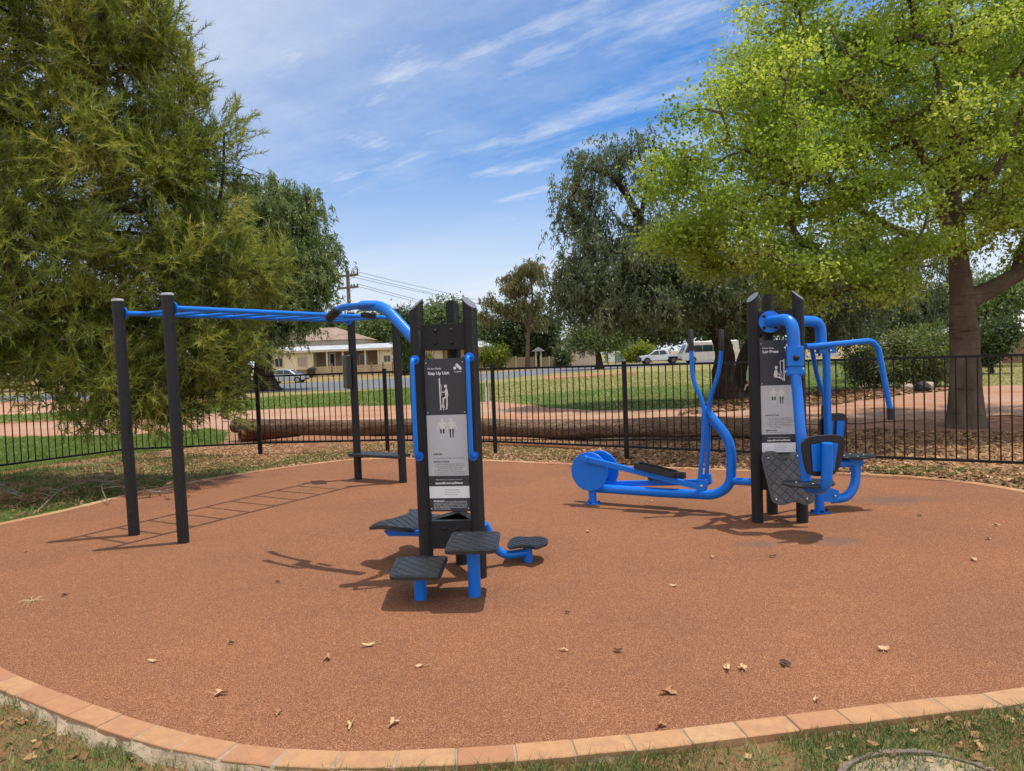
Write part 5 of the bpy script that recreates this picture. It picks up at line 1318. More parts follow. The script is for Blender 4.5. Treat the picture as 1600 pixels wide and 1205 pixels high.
# --- pepper tree behind the silver car
make_tree('pepper_tree', 'tall rounded grey green tree with thick brown trunk beside the silver car', 'tree',
  [([(417,614,46),(413,585,46),(412,555,46),(414,520,46),(412,470,46),(420,410,46),(430,350,46)], .72, .15), ([(414,550,46),(450,515,46),(470,470,46),(490,420,46)], .35, .08), ([(420,520,46),(385,500,46),(350,480,46)], .3, .1)],
  [(430,320,46,50,40,3.2),(470,350,46,46,50,3.2),(400,360,46,46,60,3),(505,395,46,24,42,2),(450,420,46,60,55,3.4),(488,440,46,36,42,2.4),(410,450,46,55,50,3),(450,480,45.5,48,36,2.6),(470,505,45.5,26,24,1.6),(400,510,45.5,40,34,2.2),(355,450,46,40,80,2.6),(372,560,45.5,28,30,1.6),(425,535,45,24,20,1.4),(380,320,46,32,40,2)],
  M['lf_pepper2'], M['bark_dark'], 'willow', 80000, .26, .075, .50, 520, 12, None, .018, droop=.6, tint0=.45)
# --- gum by the road and the dense tree behind
make_tree('gum_tree', 'slender gum tree with wispy olive clumps standing by the road', 'tree',
  [([(825,578,88),(824,550,88),(826,520,88),(830,490,88),(832,460,88),(828,430,88)], .32, .06), ([(826,520,88),(815,490,88),(800,455,88)], .14, .04), ([(820,505,88),(795,490,88),(765,475,88)], .10, .03), ([(830,490,88),(842,465,88),(845,440,88)], .1, .03)],
  [(826,422,88,22,14,1.8),(808,428,88,12,10,1.2),(840,428,88,10,14,1.2),(798,446,88,22,18,1.8),(818,452,88,16,12,1.4),(765,466,88,11,9,1),(776,476,88,12,8,1.1),(757,492,88,9,8,.9),(765,500,88,8,5,.8),(815,480,88,18,12,1.6),(842,470,88,10,14,1.2),(838,500,88,14,14,1.4),(795,484,88,14,10,1.3)],
  M['lf_gum'], M['bark_red'], 'willow', 15000, .38, .10, .42, 170, 14, None, .022, droop=.7, tint0=.55)
make_tree('dense_tree', 'dark dense round tree behind the slender gum', 'tree',
  [([(800,572,100),(800,545,100),(802,510,100)], .5, .2)],
  [(800,500,100,34,26,3),(778,530,100,26,24,2.6),(828,525,100,36,30,3),(800,545,100,40,16,2.8),(850,540,100,26,22,2.4),(860,510,100,16,20,1.8)],
  M['lf_dark'], M['bark_dark'], 'bush', 15000, .48, .24, .75, 150, 15, None, .03)
make_tree('olive_tree', 'small grey leaved street tree with short dark trunk near the road', 'tree',
  [([(936,582,72),(936,565,72),(934,550,72),(930,535,72)], .42, .2)],
  [(930,530,72,32,14,2),(912,522,72,22,16,1.7),(950,522,72,24,16,1.7),(895,535,72,10,12,1.0),(965,532,72,10,10,1)],
  M['lf_mid'], M['bark_dark'], 'bush', 9000, .34, .12, .5, 110, 16, None, .02, tint0=.65)

# --- far trees and bushes (each a plant of its own)
def far_tree(label, px, base, Y, blobs, mat, n_, L=.5, W_=.26, seed=1, name='background_tree', cat='tree', csig=.8, style='bush', group='trees beyond the houses', tr=.35, tint0=.5, ncl=110):
    yb = project(np.array([at(px, base, Y).x]), np.array([Y]), np.array([0.0]))[1][0]
    return make_tree(name, label, cat, [([(px, yb, Y), (px, (yb+base)/2, Y), (px, base, Y)], tr, tr*.5)], [(a, b_, Y+(d-2)*.3, c, e, d) for a, b_, c, e, d in blobs], mat, M['bark_dark'], style, n_, L, W_, csig, ncl, seed, group, .02, k_trunk=8, tint0=tint0)
far_tree('broad mid green tree rising behind the right half of the cream house', 590, 540, 112, [(585,515,32,26,4),(620,520,26,22,4),(560,525,22,20,3),(600,545,40,18,4)], M['lf_mid'], 14000, .55, .3, 21)
far_tree('dark round tree behind the ridge of the cream house', 530, 530, 118, [(526,512,18,14,3),(540,520,14,12,3)], M['lf_dark'], 5000, .55, .3, 22)
far_tree('low olive tree left of the utility pole behind the house', 485, 530, 125, [(490,512,24,9,4),(470,515,18,8,3)], M['lf_gum'], 5000, .6, .3, 23, tint0=.7)
far_tree('dark upright conifer to the right of the cream house', 634, 560, 78, [(634,500,9,20,1.2),(633,525,13,24,1.6),(632,555,15,22,1.7)], M['lf_dark'], 9000, .34, .10, 24, 'conifer', 'conifer', .35)
far_tree('pale green tree showing between the posts of the Step Up Unit', 690, 530, 105, [(678,500,24,22,4),(708,496,20,18,3.4),(662,520,18,18,3),(715,520,16,18,3)], M['lf_mid'], 10000, .5, .26, 25, tint0=.65)
far_tree('small pale tree right of the Step Up Unit, far off', 745, 530, 130, [(742,520,12,12,2.4),(755,530,12,8,2.2)], M['lf_mid'], 3500, .6, .3, 26, tint0=.65)
far_tree('tall dark trees closing the street behind the white bus', 1100, 540, 118, [(1040,510,50,26,5),(1110,505,50,28,5),(1160,515,40,26,5),(985,520,36,22,4)], M['lf_dark'], 16000, .7, .34, 27)
far_tree('green tree far behind the parked ute', 1010, 540, 128, [(1005,530,26,14,4),(975,535,24,14,4),(950,528,24,14,4)], M['lf_mid'], 7000, .7, .34, 28, tint0=.4)
far_tree('dense green tree behind the broad trunk at the right edge', 1538, 525, 42, [(1540,475,26,36,2.0),(1530,520,26,30,2),(1575,455,26,16,1.6)], M['lf_mid'], 14000, .26, .13, 29, csig=.4)
far_tree('dark tree mass on the right beyond the lawn', 1430, 500, 60, [(1330,500,60,30,4),(1420,495,60,34,4),(1490,500,50,34,4),(1270,505,50,24,4)], M['lf_dark'], 16000, .42, .2, 30, csig=.6)
far_tree('faraway trees right of the broad trunk', 1640, 480, 75, [(1640,480,60,26,4),(1720,480,60,34,4)], M['lf_mid'], 6000, .5, .25, 33, csig=.6)
far_tree('dark trees behind the pine at the far left', 120, 560, 70, [(60,540,70,40,5),(180,540,60,36,5),(280,530,50,40,4),(-60,540,70,50,5)], M['lf_dark'], 12000, .5, .26, 34, csig=.7)
def bush(label, px, base, Y, blobs, mat, n_, L, W_, seed, csig=.3, name='bush', group=None, tint0=.5):
    return make_tree(name, label, 'bush', [([(px, base, Y), (px, base-4, Y), (px+1, base-8, Y)], .08, .04)], [(a, b_, Y, c, e, d) for a, b_, c, e, d in blobs], mat, M['bark_dark'], 'bush', n_, L, W_, csig, 110, seed, group, .01, 'stems', .5, k_trunk=7, tint0=tint0, crown_name='foliage')
bush('yellow green round bush at the corner right of the Step Up Unit', 772, 574, 86, [(772,552,20,16,1.6),(757,560,10,12,1),(786,556,10,13,1.1),(770,565,18,9,1.4)], M['lf_yel'], 6500, .22, .13, 41, tint0=.25)
bush('dark leafy bush against the wall of the small cream house', 879, 569, 92, [(879,556,10,10,1.2),(880,564,11,6,1.2)], M['lf_dark'], 3000, .3, .18, 42)
bush('light yellow green shrubs by the road left of the white ute', 995, 566, 104, [(985,554,14,9,1.6),(1000,550,14,12,1.8),(1012,552,10,12,1.6)], M['lf_yel'], 4500, .34, .2, 43, tint0=.45)
bush('large dark shrub with a pale top beyond the fence at the right', 1410, 612, 25.5, [(1370,580,34,30,1.0),(1420,560,44,40,1.2),(1465,560,30,44,1.0),(1400,600,50,14,1.1),(1345,560,14,20,.5),(1460,600,24,14,.7)], M['lf_pepper2'], 22000, .13, .05, 44, .2, 'shrub', tint0=.62)
bush('small dark bush beside the broad trunk at the right', 1550, 568, 33, [(1548,535,20,26,.9),(1565,525,16,20,.8),(1540,555,12,12,.6)], M['lf_dark'], 6000, .16, .09, 45, .2, 'shrub')
bush('low dark foliage at the foot of the trunk by the silver car', 441, 614, 45, [(441,609,6,5,.4),(396,606,10,8,.5)], M['lf_mid'], 1600, .16, .08, 46, .15)
bush('small shrub behind the handrail side of the second house', 668, 572, 84, [(668,560,7,9,.8)], M['lf_gum'], 1200, .22, .1, 47)
# ================================================================== BUILDINGS
def boards(name, col, pitch, horiz=True, amt=.5, dirt=.15):
    m, nt, out = newmat(name); n = N(nt); p = n.obj()
    z = n('SeparateXYZ', {0: p}).outputs[2 if horiz else 0]
    s_ = n.math('FRACT', n.math('DIVIDE', z, pitch)); g = n.ramp(s_, [(0, .0), (.08, 1), (.92, 1), (1, .6)])
    c = n.mix(n.noise(p, .9, 5), [x*.85 for x in col], [x*1.1 for x in col])
    c = n.mix(n.math('MULTIPLY', n.ramp(n.noise(p, 2.5, 6, .7), [(.5, 0), (.7, 1)]), dirt), c, (.28, .18, .11))
    b = n('BsdfPrincipled', {'Base Color': c, 'Roughness': .8, 'Specular IOR Level': .2})
    bn = n('Bump', {'Height': g, 'Strength': amt, 'Distance': .04}); nt.links.new(bn.outputs[0], b.inputs['Normal'])
    nt.links.new(b.outputs[0], out.inputs[0]); return m
def roofmat(name, cols):
    m, nt, out = newmat(name); n = N(nt); p = n.obj()
    x = n('SeparateXYZ', {0: p}).outputs[0]; sh = n.math('FRACT', n.math('DIVIDE', x, .76))
    f = n.noise(n('Mapping', {'Vector': p, 'Scale': (1.2, .25, .25)}).outputs[0], 1.4, 6, .65); f2 = n.noise(p, .5, 4)
    c = n.ramp(n.math('MULTIPLY_ADD', f, .6, n.math('MULTIPLY', f2, .4)), [(.3, cols[0]), (.5, cols[1]), (.7, cols[2])])
    c = n.mix(n.ramp(sh, [(0, .6), (.06, 0)]), c, [k*.6 for k in cols[0]])
    b = n('BsdfPrincipled', {'Base Color': c, 'Roughness': .7, 'Metallic': .1})
    w_ = n.math('SINE', n.math('MULTIPLY', x, 82.0)); bn = n('Bump', {'Height': w_, 'Strength': .4, 'Distance': .02}); nt.links.new(bn.outputs[0], b.inputs['Normal'])
    nt.links.new(b.outputs[0], out.inputs[0]); return m
M['cream'] = pmat('cream_render', (.74, .65, .43), .85, 0, .06, .6, .1, 6, 0, .12)
M['creamdark'] = boards('verandah_boards', (.30, .23, .15), .16)
M['brownbase'] = pmat('brown_base_wall', (.27, .16, .10), .9, 0, .2, 1.5)
M['slat'] = boards('cream_slats', (.52, .41, .24), .22, True, 1.0, .3)
M['weather'] = boards('weatherboard', (.50, .42, .32), .19)
M['paling'] = boards('grey_palings', (.36, .30, .20), .12, False, .8, .2)
M['roofrust'] = roofmat('rusty_roof_iron', [(.19, .115, .075), (.28, .185, .125), (.37, .285, .22)])
M['roofgrey'] = roofmat('grey_roof_iron', [(.33, .34, .35), (.44, .45, .46), (.52, .52, .52)])
M['roofpale'] = roofmat('pale_roof_iron', [(.45, .42, .40), (.55, .52, .50), (.62, .60, .58)])
M['glass'] = pmat('window_glass', (.035, .045, .055), .08, 0, .05, 2)
M['curtain'] = pmat('window_blind', (.42, .34, .32), .7, 0, .15, 3)
M['wframe'] = pmat('window_frame_paint', (.55, .47, .36), .7, 0, .1, 3)
M['darkint'] = pmat('dark_doorway', (.03, .025, .022), .8, 0, .1, 3)
M['trim'] = pmat('cream_trim', (.58, .50, .36), .8, 0, .08, 2)
M['white'] = pmat('white_paint', (.72, .72, .70), .5, 0, .06, 2)
M['pink'] = pmat('pale_render', (.60, .46, .33), .85, 0, .08, 1)
M['teal'] = pmat('teal_fence_panel', (.14, .26, .22), .7, 0, .1, 2)

def wallbox(mb, x0, x1, y0, y1, z0, z1, mi=0): mb.box((x0, y0, z0), (x1, y1, z1), mi)
def px2x(px, Y): return at(px, 560, Y).x
def px2z(px, py, Y): return at(px, py, Y).z
def part(name, mat, parent, fn, bevel=0):
    mb = MB(); fn(mb); return mb.build(name, mat, parent, bevel)

# ---- cream cottage with the rusty roof
Yh = 88.0
H1 = thing('cream_house', 'cream cottage with rusty iron hip roof and open front verandah', 'house', (px2x(520, Yh), Yh, 0))
zw = px2z(520, 547, Yh)                                   # eaves of the verandah
xa, xb, xc, xd, xe = [px2x(q, Yh) for q in (424, 457, 488, 592, 613)]
part('wall', [M['cream'], M['brownbase']], H1, lambda m: (wallbox(m, xa, xc, Yh, Yh+9, 0, zw), wallbox(m, xb+.4, xc-.01, Yh-.04, Yh, 0, .95, 1)))
part('wall', M['cream'], H1, lambda m: wallbox(m, xd, xe, Yh, Yh+9, 0, zw))
part('verandah_wall', M['creamdark'], H1, lambda m: wallbox(m, xc, xd, Yh+2.2, Yh+9, 0, zw))
part('verandah_floor', M['brownbase'], H1, lambda m: wallbox(m, xc, xd, Yh+.02, Yh+2.2, 0, .35))
zr = px2z(520, 539, Yh)
part('verandah_roof', M['roofgrey'], H1, lambda m: m.prism([(xa-.4, Yh-.5, zw+.02), (xe+.5, Yh-.5, zw-.12), (xe+.3, Yh+4, zr), (xa-.2, Yh+4, zr+.02)], (0, 0, .08)))
part('fascia', M['trim'], H1, lambda m: wallbox(m, xa-.4, xe+.45, Yh-.56, Yh-.5, zw-.2, zw+.06))
zb1, zb2 = zr+.03, px2z(500, 532, Yh+4)
x1, x2 = px2x(430, Yh+4), px2x(570, Yh+4)
part('gable_band', M['weather'], H1, lambda m: wallbox(m, x1, x2, Yh+4.02, Yh+12, zr-.4, zb2))
zt2 = px2z(490, 513, Yh+8); xr1, xr2 = px2x(450, Yh+8), px2x(527, Yh+8)
rv = [(x1-.3, Yh+3.6, zb2), (x2+.3, Yh+3.6, zb2), (x2+.3, Yh+12.4, zb2), (x1-.3, Yh+12.4, zb2), (xr1, Yh+8, zt2), (xr2, Yh+8, zt2)]
part('roof', M['roofrust'], H1, lambda m: m.add(rv, [(0, 1, 5, 4), (1, 2, 5), (2, 3, 4, 5), (3, 0, 4), (3, 2, 1, 0)]))
for q in (488.5, 511, 536, 571, 591.5):
    x = px2x(q, Yh-.2); part('verandah_post', M['trim'], H1, lambda m: wallbox(m, x-.10, x+.10, Yh-.3, Yh-.1, 0, zw-.13))
def window(parent, p0, p1, Y, mat, nm=2, out=.06):
    a, b = at(p0[0], p0[1], Y), at(p1[0], p1[1], Y); x0, x1_, z0, z1 = a.x, b.x, b.z, a.z
    f = part('window', M['wframe'], parent, lambda m: [wallbox(m, x0-.08, x0, Y-out-.04, Y+.05, z0-.08, z1+.08), wallbox(m, x1_, x1_+.08, Y-out-.04, Y+.05, z0-.08, z1+.08), wallbox(m, x0, x1_, Y-out-.04, Y+.05, z1, z1+.08), wallbox(m, x0, x1_, Y-out-.04, Y+.05, z0-.08, z0)]+[wallbox(m, x0+(x1_-x0)*k/nm-.025, x0+(x1_-x0)*k/nm+.025, Y-out-.02, Y, z0, z1) for k in range(1, nm)])
    part('pane', mat, f, lambda m: wallbox(m, x0, x1_, Y-.02, Y-.005, z0, z1))
window(H1, (430, 561), (442, 573), Yh, M['glass']); window(H1, (466, 559), (480, 572), Yh, M['curtain']); window(H1, (600, 556), (610, 565), Yh, M['glass'])
Yv = Yh+2.2
window(H1, (562, 553), (575, 569), Yv, M['glass'], 1); window(H1, (546, 553), (555, 563), Yv, M['glass'], 1); window(H1, (490, 552), (497, 571), Yv, M['glass'], 1)
a, b = at(514, 551, Yv), at(525, 573, Yv)
dr = part('door', M['white'], H1, lambda m: wallbox(m, a.x, b.x, Yv-.08, Yv-.01, .35, a.z))
part('door_screen', M['darkint'], dr, lambda m: wallbox(m, a.x+.15, b.x-.15, Yv-.10, Yv-.085, .6, a.z-.2))
# slatted front fence
Yf = 83.5; fh = thing('slat_fence', 'low cream slatted timber fence with dark posts in front of the cottage', 'fence', (px2x(560, Yf), Yf, 0))
xs = [px2x(q, Yf) for q in (491, 518, 553, 580, 598, 613, 642)]
zf = px2z(560, 569, Yf)
for x0, x1_ in zip(xs, xs[1:]): part('slat_panel', M['slat'], fh, lambda m: [wallbox(m, x0+.08, x1_-.08, Yf-.02, Yf+.02, .08+k*.235, .08+k*.235+.20) for k in range(int(zf/.235))])
for x in xs: part('post', M['brownbase'], fh, lambda m: wallbox(m, x-.07, x+.07, Yf-.07, Yf+.07, 0, zf+.15))
# old barrow-like tub by the fence
x = px2x(486, Yf); tb_ = thing('planter_tub', 'dark tapered tub standing at the left end of the slatted fence', 'tub', (x, Yf-.3, 0))
part('tub', M['darkint'], tb_, lambda m: m.path([(x-.1, Yf-.3, 0), (x+.05, Yf-.3, .9), (x-.05, Yf-.3, 1.1)], [.3, .55, .5], 10))
part('rim', M['brownbase'], tb_, lambda m: m.path([(x-.05, Yf-.3, 1.1), (x-.05, Yf-.3, 1.16)], [.56, .56], 10))

# ---- weatherboard house half hidden by the tower
Y2 = 94.0; H2_ = thing('weatherboard_house', 'pale weatherboard house with grey skillion roof half hidden behind the Step Up Unit', 'house', (px2x(705, Y2), Y2, 0))
xa, xb, xc = px2x(648, Y2), px2x(692, Y2), px2x(768, Y2)
z2 = px2z(700, 545, Y2)
part('wall', M['weather'], H2_, lambda m: wallbox(m, xa, xb, Y2, Y2+8, 0, z2))
part('wall', M['cream'], H2_, lambda m: wallbox(m, xb, xc, Y2+2, Y2+8, 0, z2))
zz1 = px2z(755, 533, Y2+6)
part('roof', M['roofgrey'], H2_, lambda m: (m.prism([(xa-.4, Y2-.5, z2), (xb+.0, Y2-.5, z2), (xb, Y2+6, zz1), (xa-.4, Y2+6, zz1)], (0, 0, .12)), m.prism([(xb+.02, Y2-.8, z2-.05), (xc+.6, Y2-.8, z2-.05), (xc-1.5, Y2+6, zz1+.1), (xb+.02, Y2+6, zz1+.1)], (0, 0, .12))))
for q in (718, 736, 752, 766):
    x = px2x(q, Y2); part('verandah_post', M['trim'], H2_, lambda m: wallbox(m, x-.08, x+.08, Y2-.5, Y2-.34, 0, z2-.06))
window(H2_, (700, 549), (712, 560), Y2+2, M['glass']); window(H2_, (742, 552), (750, 562), Y2+2, M['glass'])
# wire fence on the corner
Yw = 84; wf = thing('wire_fence', 'low wire mesh fence in front of the yellow green corner bush', 'fence', (px2x(755, Yw), Yw, 0))
for q in (742, 756, 770, 784):
    x = px2x(q, Yw); part('post', M['fence'], wf, lambda m: m.cyl((x, Yw, 0), (x, Yw, 1.15), .04, 8))
part('wire', M['fence'], wf, lambda m: [m.path([(px2x(740, Yw), Yw, z), (px2x(792, Yw), Yw, z)], .016, 5) for z in (.4, .75, 1.1)])

# ---- paling fence with gabled gate and the house behind it
Y3 = 92.0; pf = thing('paling_fence', 'grey timber paling fence with pale posts between the corner bush and the small house', 'fence', (px2x(830, Y3), Y3, 0))
for q0, q1 in ((792, 806), (807, 838), (844, 872)):
    x0, x1_ = px2x(q0, Y3), px2x(q1, Y3); zt_ = px2z((q0+q1)/2, 558, Y3)
    part('paling_panel', M['paling'], pf, lambda m: [wallbox(m, x0+k*.13, x0+k*.13+.115, Y3-.015, Y3+.015, .05, zt_+.03*((k*7) % 3-1)) for k in range(int((x1_-x0)/.13))])
for q in (792, 806, 838, 844, 858, 872):
    x = px2x(q, Y3); part('post', M['trim'], pf, lambda m: wallbox(m, x-.07, x+.07, Y3-.09, Y3-.02, 0, px2z(q, 557, Y3)+.05))
ga = thing('gate_arch', 'small gabled timber entry arch over a gap in the paling fence', 'gate', (px2x(841, Y3), Y3-.5, 0))
x0, x1_ = px2x(836, Y3), px2x(846.5, Y3); zt_ = px2z(841, 549, Y3)
for x in (x0+.1, x1_-.1): part('post', M['trim'], ga, lambda m: wallbox(m, x-.09, x+.09, Y3-.5, Y3-.3, 0, zt_))
part('gable_roof', M['roofgrey'], ga, lambda m: m.add([(x0-.4, Y3-1, zt_), (x1_+.4, Y3-1, zt_), ((x0+x1_)/2, Y3-1, zt_+.55), (x0-.4, Y3+.2, zt_), (x1_+.4, Y3+.2, zt_), ((x0+x1_)/2, Y3+.2, zt_+.55)], [(0, 1, 2), (3, 5, 4), (0, 2, 5, 3), (1, 4, 5, 2), (0, 3, 4, 1)]))
Y4 = 104.0; H4 = thing('shaded_house', 'low brownish house in the tree shade behind the paling fence', 'house', (px2x(828, Y4), Y4, 0))
xa, xb = px2x(790, Y4), px2x(862, Y4); z4 = px2z(825, 547, Y4)
part('wall', M['pink'], H4, lambda m: wallbox(m, xa, xb, Y4, Y4+8, 0, z4))
part('roof', M['roofgrey'], H4, lambda m: m.add([(xa-.5, Y4-.6, z4), (xb+.5, Y4-.6, z4), (xb+.5, Y4+8.6, z4), (xa-.5, Y4+8.6, z4), (xa+3, Y4+4, z4+1.6), (xb-3, Y4+4, z4+1.6)], [(0, 1, 5, 4), (1, 2, 5), (2, 3, 4, 5), (3, 0, 4), (3, 2, 1, 0)]))
for q in (800, 815, 828, 852): window(H4, (q-3, 550), (q+3, 558), Y4, M['glass'])

# ---- small cream house by the road bend
Y5 = 98.0; H5 = thing('small_house', 'small cream rendered house with two windows beside the olive street tree', 'house', (px2x(912, Y5), Y5, 0))
xa, xb, xc = px2x(863, Y5), px2x(892, Y5), px2x(934, Y5); z5 = px2z(900, 540, Y5)
part('wall', M['pink'], H5, lambda m: wallbox(m, xb, xc, Y5, Y5+7, 0, z5))
part('side_wall', M['weather'], H5, lambda m: wallbox(m, xa, xb-.01, Y5+1.2, Y5+7, 0, z5-.1))
part('roof', M['roofgrey'], H5, lambda m: (m.prism([(xb-.2, Y5-.4, z5), (xc+.3, Y5-.4, z5), (xc+.3, Y5+7.3, z5+.5), (xb-.2, Y5+7.3, z5+.5)], (0, 0, .12)), m.prism([(xa-.3, Y5+.9, z5-.1), (xb-.22, Y5+.9, z5-.1), (xb-.22, Y5+7.3, z5+.8), (xa-.3, Y5+7.3, z5+.8)], (0, 0, .12))))
part('roof_box', M['brownbase'], H5, lambda m: wallbox(m, px2x(877, Y5), px2x(888, Y5), Y5+1.6, Y5+3, z5+.02, px2z(880, 531, Y5)))
window(H5, (908, 545.5), (914, 556), Y5, M['glass']); window(H5, (923, 550), (928, 555), Y5, M['glass'])
part('awning', M['trim'], H5, lambda m: wallbox(m, px2x(905, Y5), px2x(917, Y5), Y5-.5, Y5-.01, px2z(910, 544, Y5), px2z(910, 543, Y5)+.05))
# teal yard fence and tank
Y6 = 112; tf = thing('yard_fence', 'pale teal sheet metal yard fence with open bay right of the small house', 'fence', (px2x(963, Y6), Y6, 0))
for q0, q1, mt in ((945, 950, 'teal'), (950.3, 961, 'white'), (961.3, 968, 'teal'), (968.3, 975, 'teal')):
    x0, x1_ = px2x(q0, Y6), px2x(q1, Y6); part('sheet_panel', M[mt], tf, lambda m: wallbox(m, x0, x1_, Y6-.05, Y6+.05, .1, px2z((q0+q1)/2, 550, Y6)))
part('top_rail', M['white'], tf, lambda m: wallbox(m, px2x(944, Y6), px2x(970, Y6), Y6-.12, Y6-.06, px2z(957, 550.5, Y6), px2z(957, 549, Y6)))
# street lamps with white globes
for i, (q, yt, yb_, Yl, lb) in enumerate([(879, 545, 568, 90, 'slim post with a white globe lamp beside the dark wall bush'), (949, 535, 563, 95, 'slim post with a white globe lamp right of the olive street tree'), (961, 536, 562, 99, 'slim post with a white globe lamp in front of the teal fence')]):
    g_ = at(q, yt, Yl); l = thing('street_lamp', lb, 'street lamp', (g_.x, Yl, 0), 'globe lamps along the street')
    part('post', M['fence'], l, lambda m: m.path([(g_.x, Yl, 0), (g_.x, Yl, g_.z-.15)], [.06, .045], 8))
    def globe(m):
        m.dome((g_.x, Yl, g_.z), (0, 0, 1), .2, .2, 12); m.dome((g_.x, Yl, g_.z), (0, 0, -1), .2, .2, 12)
    part('globe', M['white'], l, globe)
# house at the far right
Y7 = 48.0; H7 = thing('pale_roofed_house', 'house with pale grey hip roof at the far right edge', 'house', (px2x(1640, Y7), Y7, 0))
xa, xb = px2x(1577, Y7), px2x(1760, Y7); z7 = px2z(1590, 518, Y7); zt7 = px2z(1620, 494, Y7+4)
part('wall', M['weather'], H7, lambda m: wallbox(m, xa+.5, xb, Y7, Y7+9, 0, z7))
part('roof', M['roofpale'], H7, lambda m: m.add([(xa-.3, Y7-.6, z7), (xb+.6, Y7-.6, z7), (xb+.6, Y7+9.6, z7), (xa-.3, Y7+9.6, z7), (xa+3, Y7+4.5, zt7+.6), (xb-3, Y7+4.5, zt7+.6)], [(0, 1, 5, 4), (1, 2, 5), (2, 3, 4, 5), (3, 0, 4), (3, 2, 1, 0)]))
Y8 = 44; sf = thing('paling_fence', 'dark timber paling fence below the pale roofed house at the right edge', 'fence', (px2x(1600, Y8), Y8, 0))
x0, x1_ = px2x(1563, Y8), px2x(1780, Y8); zt_ = px2z(1590, 529, Y8)
part('paling_panel', M['brownbase'], sf, lambda m: [wallbox(m, x0+k*.13, x0+k*.13+.115, Y8-.015, Y8+.015, .05, zt_+.02*((k*5) % 3)) for k in range(int((x1_-x0)/.13))])
for k in range(5):
    x = x0+k*1.9; part('post', M['trim'], sf, lambda m: wallbox(m, x-.05, x+.05, Y8-.1, Y8-.02, 0, zt_))

# ================================================================== POLE AND CABLES
M['polewood'] = bark_mat('pole_wood', (.12, .09, .07), (.22, .17, .135), (.30, .25, .20), 2)
Yp_ = 70.0; pt_ = at(543, 423, Yp_); pb = at(549, 560, Yp_); pb.z = 0
po = thing('utility_pole', 'wooden power pole with two crossarms rising behind the monkey bars', 'utility pole', pb)
part('pole', M['polewood'], po, lambda m: m.path([pb, pt_], [.22, .17], 12))
ca = V((.995, -.10, 0))
arms = {}
for k, (y, h) in enumerate(((431, 1.06), (450, 1.06))):
    c = at(544, y, Yp_)-V((0, .2, 0)); tl_ = V((0, 0, .055)); arms[k] = c
    part('crossarm', M['polewood'], po, lambda m: m.obox(c, ca*h+tl_, (0, .07, 0), (0, 0, .10)))
ins = []
for k, f_ in ((0, -.88), (0, -.02), (0, .92), (1, -.85), (1, .35), (1, .62), (1, .92)):
    q = arms[k]+ca*(f_*1.06)+V((0, 0, .06+.055*f_)); ins.append(q)
    part('insulator', M['blacksteel'], po, lambda m: m.path([q, q+up*.06, q+up*.12, q+up*.18, q+up*.24], [.04, .08, .06, .09, .03], 8))
for k in (0, 1):
    for s_ in (-1, 1): part('brace', M['steel'], po, lambda m: m.path([arms[k]+ca*.7*s_-up*.03, pb+(pt_-pb)*((arms[k].z-.6)/pt_.z)+V((0, -.16, 0))], .018, 5))
M['cable'] = pmat('grey_cable', (.16, .16, .17), .6, 0, .1, 2)
CN = ['topmost', 'second', 'third', 'fourth', 'lowest']
for i, (k, ex, ey, Ye) in enumerate([(2, 905, 497, 170), (1, 905, 503, 170), (0, 905, 501, 170), (6, 900, 522, 170), (4, 900, 527, 170)]):
    a = ins[k]+up*.2; b_ = at(ex, ey, Ye); P_ = []
    for j in range(25):
        f_ = j/24; q = a.lerp(b_, f_); q.z -= 1.4*4*f_*(1-f_)*.35; P_.append(q)
    mb = MB(); mb.path(P_, .024, 5); o = mb.build('power_cable', M['cable']); o.data.transform(Matrix.Translation(-a)); o.location = a
    tag(o, ['outermost upper', 'middle upper', 'inner upper', 'outermost lower', 'inner lower'][i]+' power cable running right from the wooden pole', 'cable', 'power cables from the pole')
for i, (k, ex, ey, Ye) in enumerate([(0, 250, 438, 60), (3, 250, 452, 60), (3, 300, 520, 52)]):
    a = ins[k]+up*.2; b_ = at(ex, ey, Ye); P_ = [a.lerp(b_, j/16)-up*(.5*4*(j/16)*(1-j/16)) for j in range(17)]
    mb = MB(); mb.path(P_, .020, 5); o = mb.build('power_cable', M['cable']); o.data.transform(Matrix.Translation(-a)); o.location = a
    tag(o, ['upper', 'level lower', 'steeply falling'][i]+' power cable running left from the wooden pole', 'cable', 'power cables from the pole')

# ================================================================== MARKER POSTS, ROCKS
for (q, yt, yb_, lb) in ((761.5, 592, 630, 'white marker post with a black slot between the tower and the fence post'), (404, 608, 640, 'white marker post half hidden behind the fence post at left')):
    b3 = gnd(q, yb_); t3 = at(q-1, yt, b3.y); o = thing('marker_post', lb, 'marker post', b3, 'white marker posts along the path')
    w_ = .062
    part('post', M['white'], o, lambda m: m.prism([b3+V((-w_, 0, 0)), b3+V((w_, 0, 0)), V((b3.x+w_*.8, b3.y, t3.z)), V((b3.x+w_*.3, b3.y, t3.z+.03)), V((b3.x-w_*.8, b3.y, t3.z-.01))], (0, .03, 0)))
    part('slot', M['signblack'], o, lambda m: m.box((b3.x-.016, b3.y-.004, t3.z-.30), (b3.x+.012, b3.y-.001, t3.z-.05)))
M['stone'] = pmat('pale_stone', (.42, .34, .27), .95, 0, .3, 6, .6, 20)
M['darkstone'] = pmat('dark_stone', (.03, .026, .024), .9, 0, .4, 6, .6, 20)
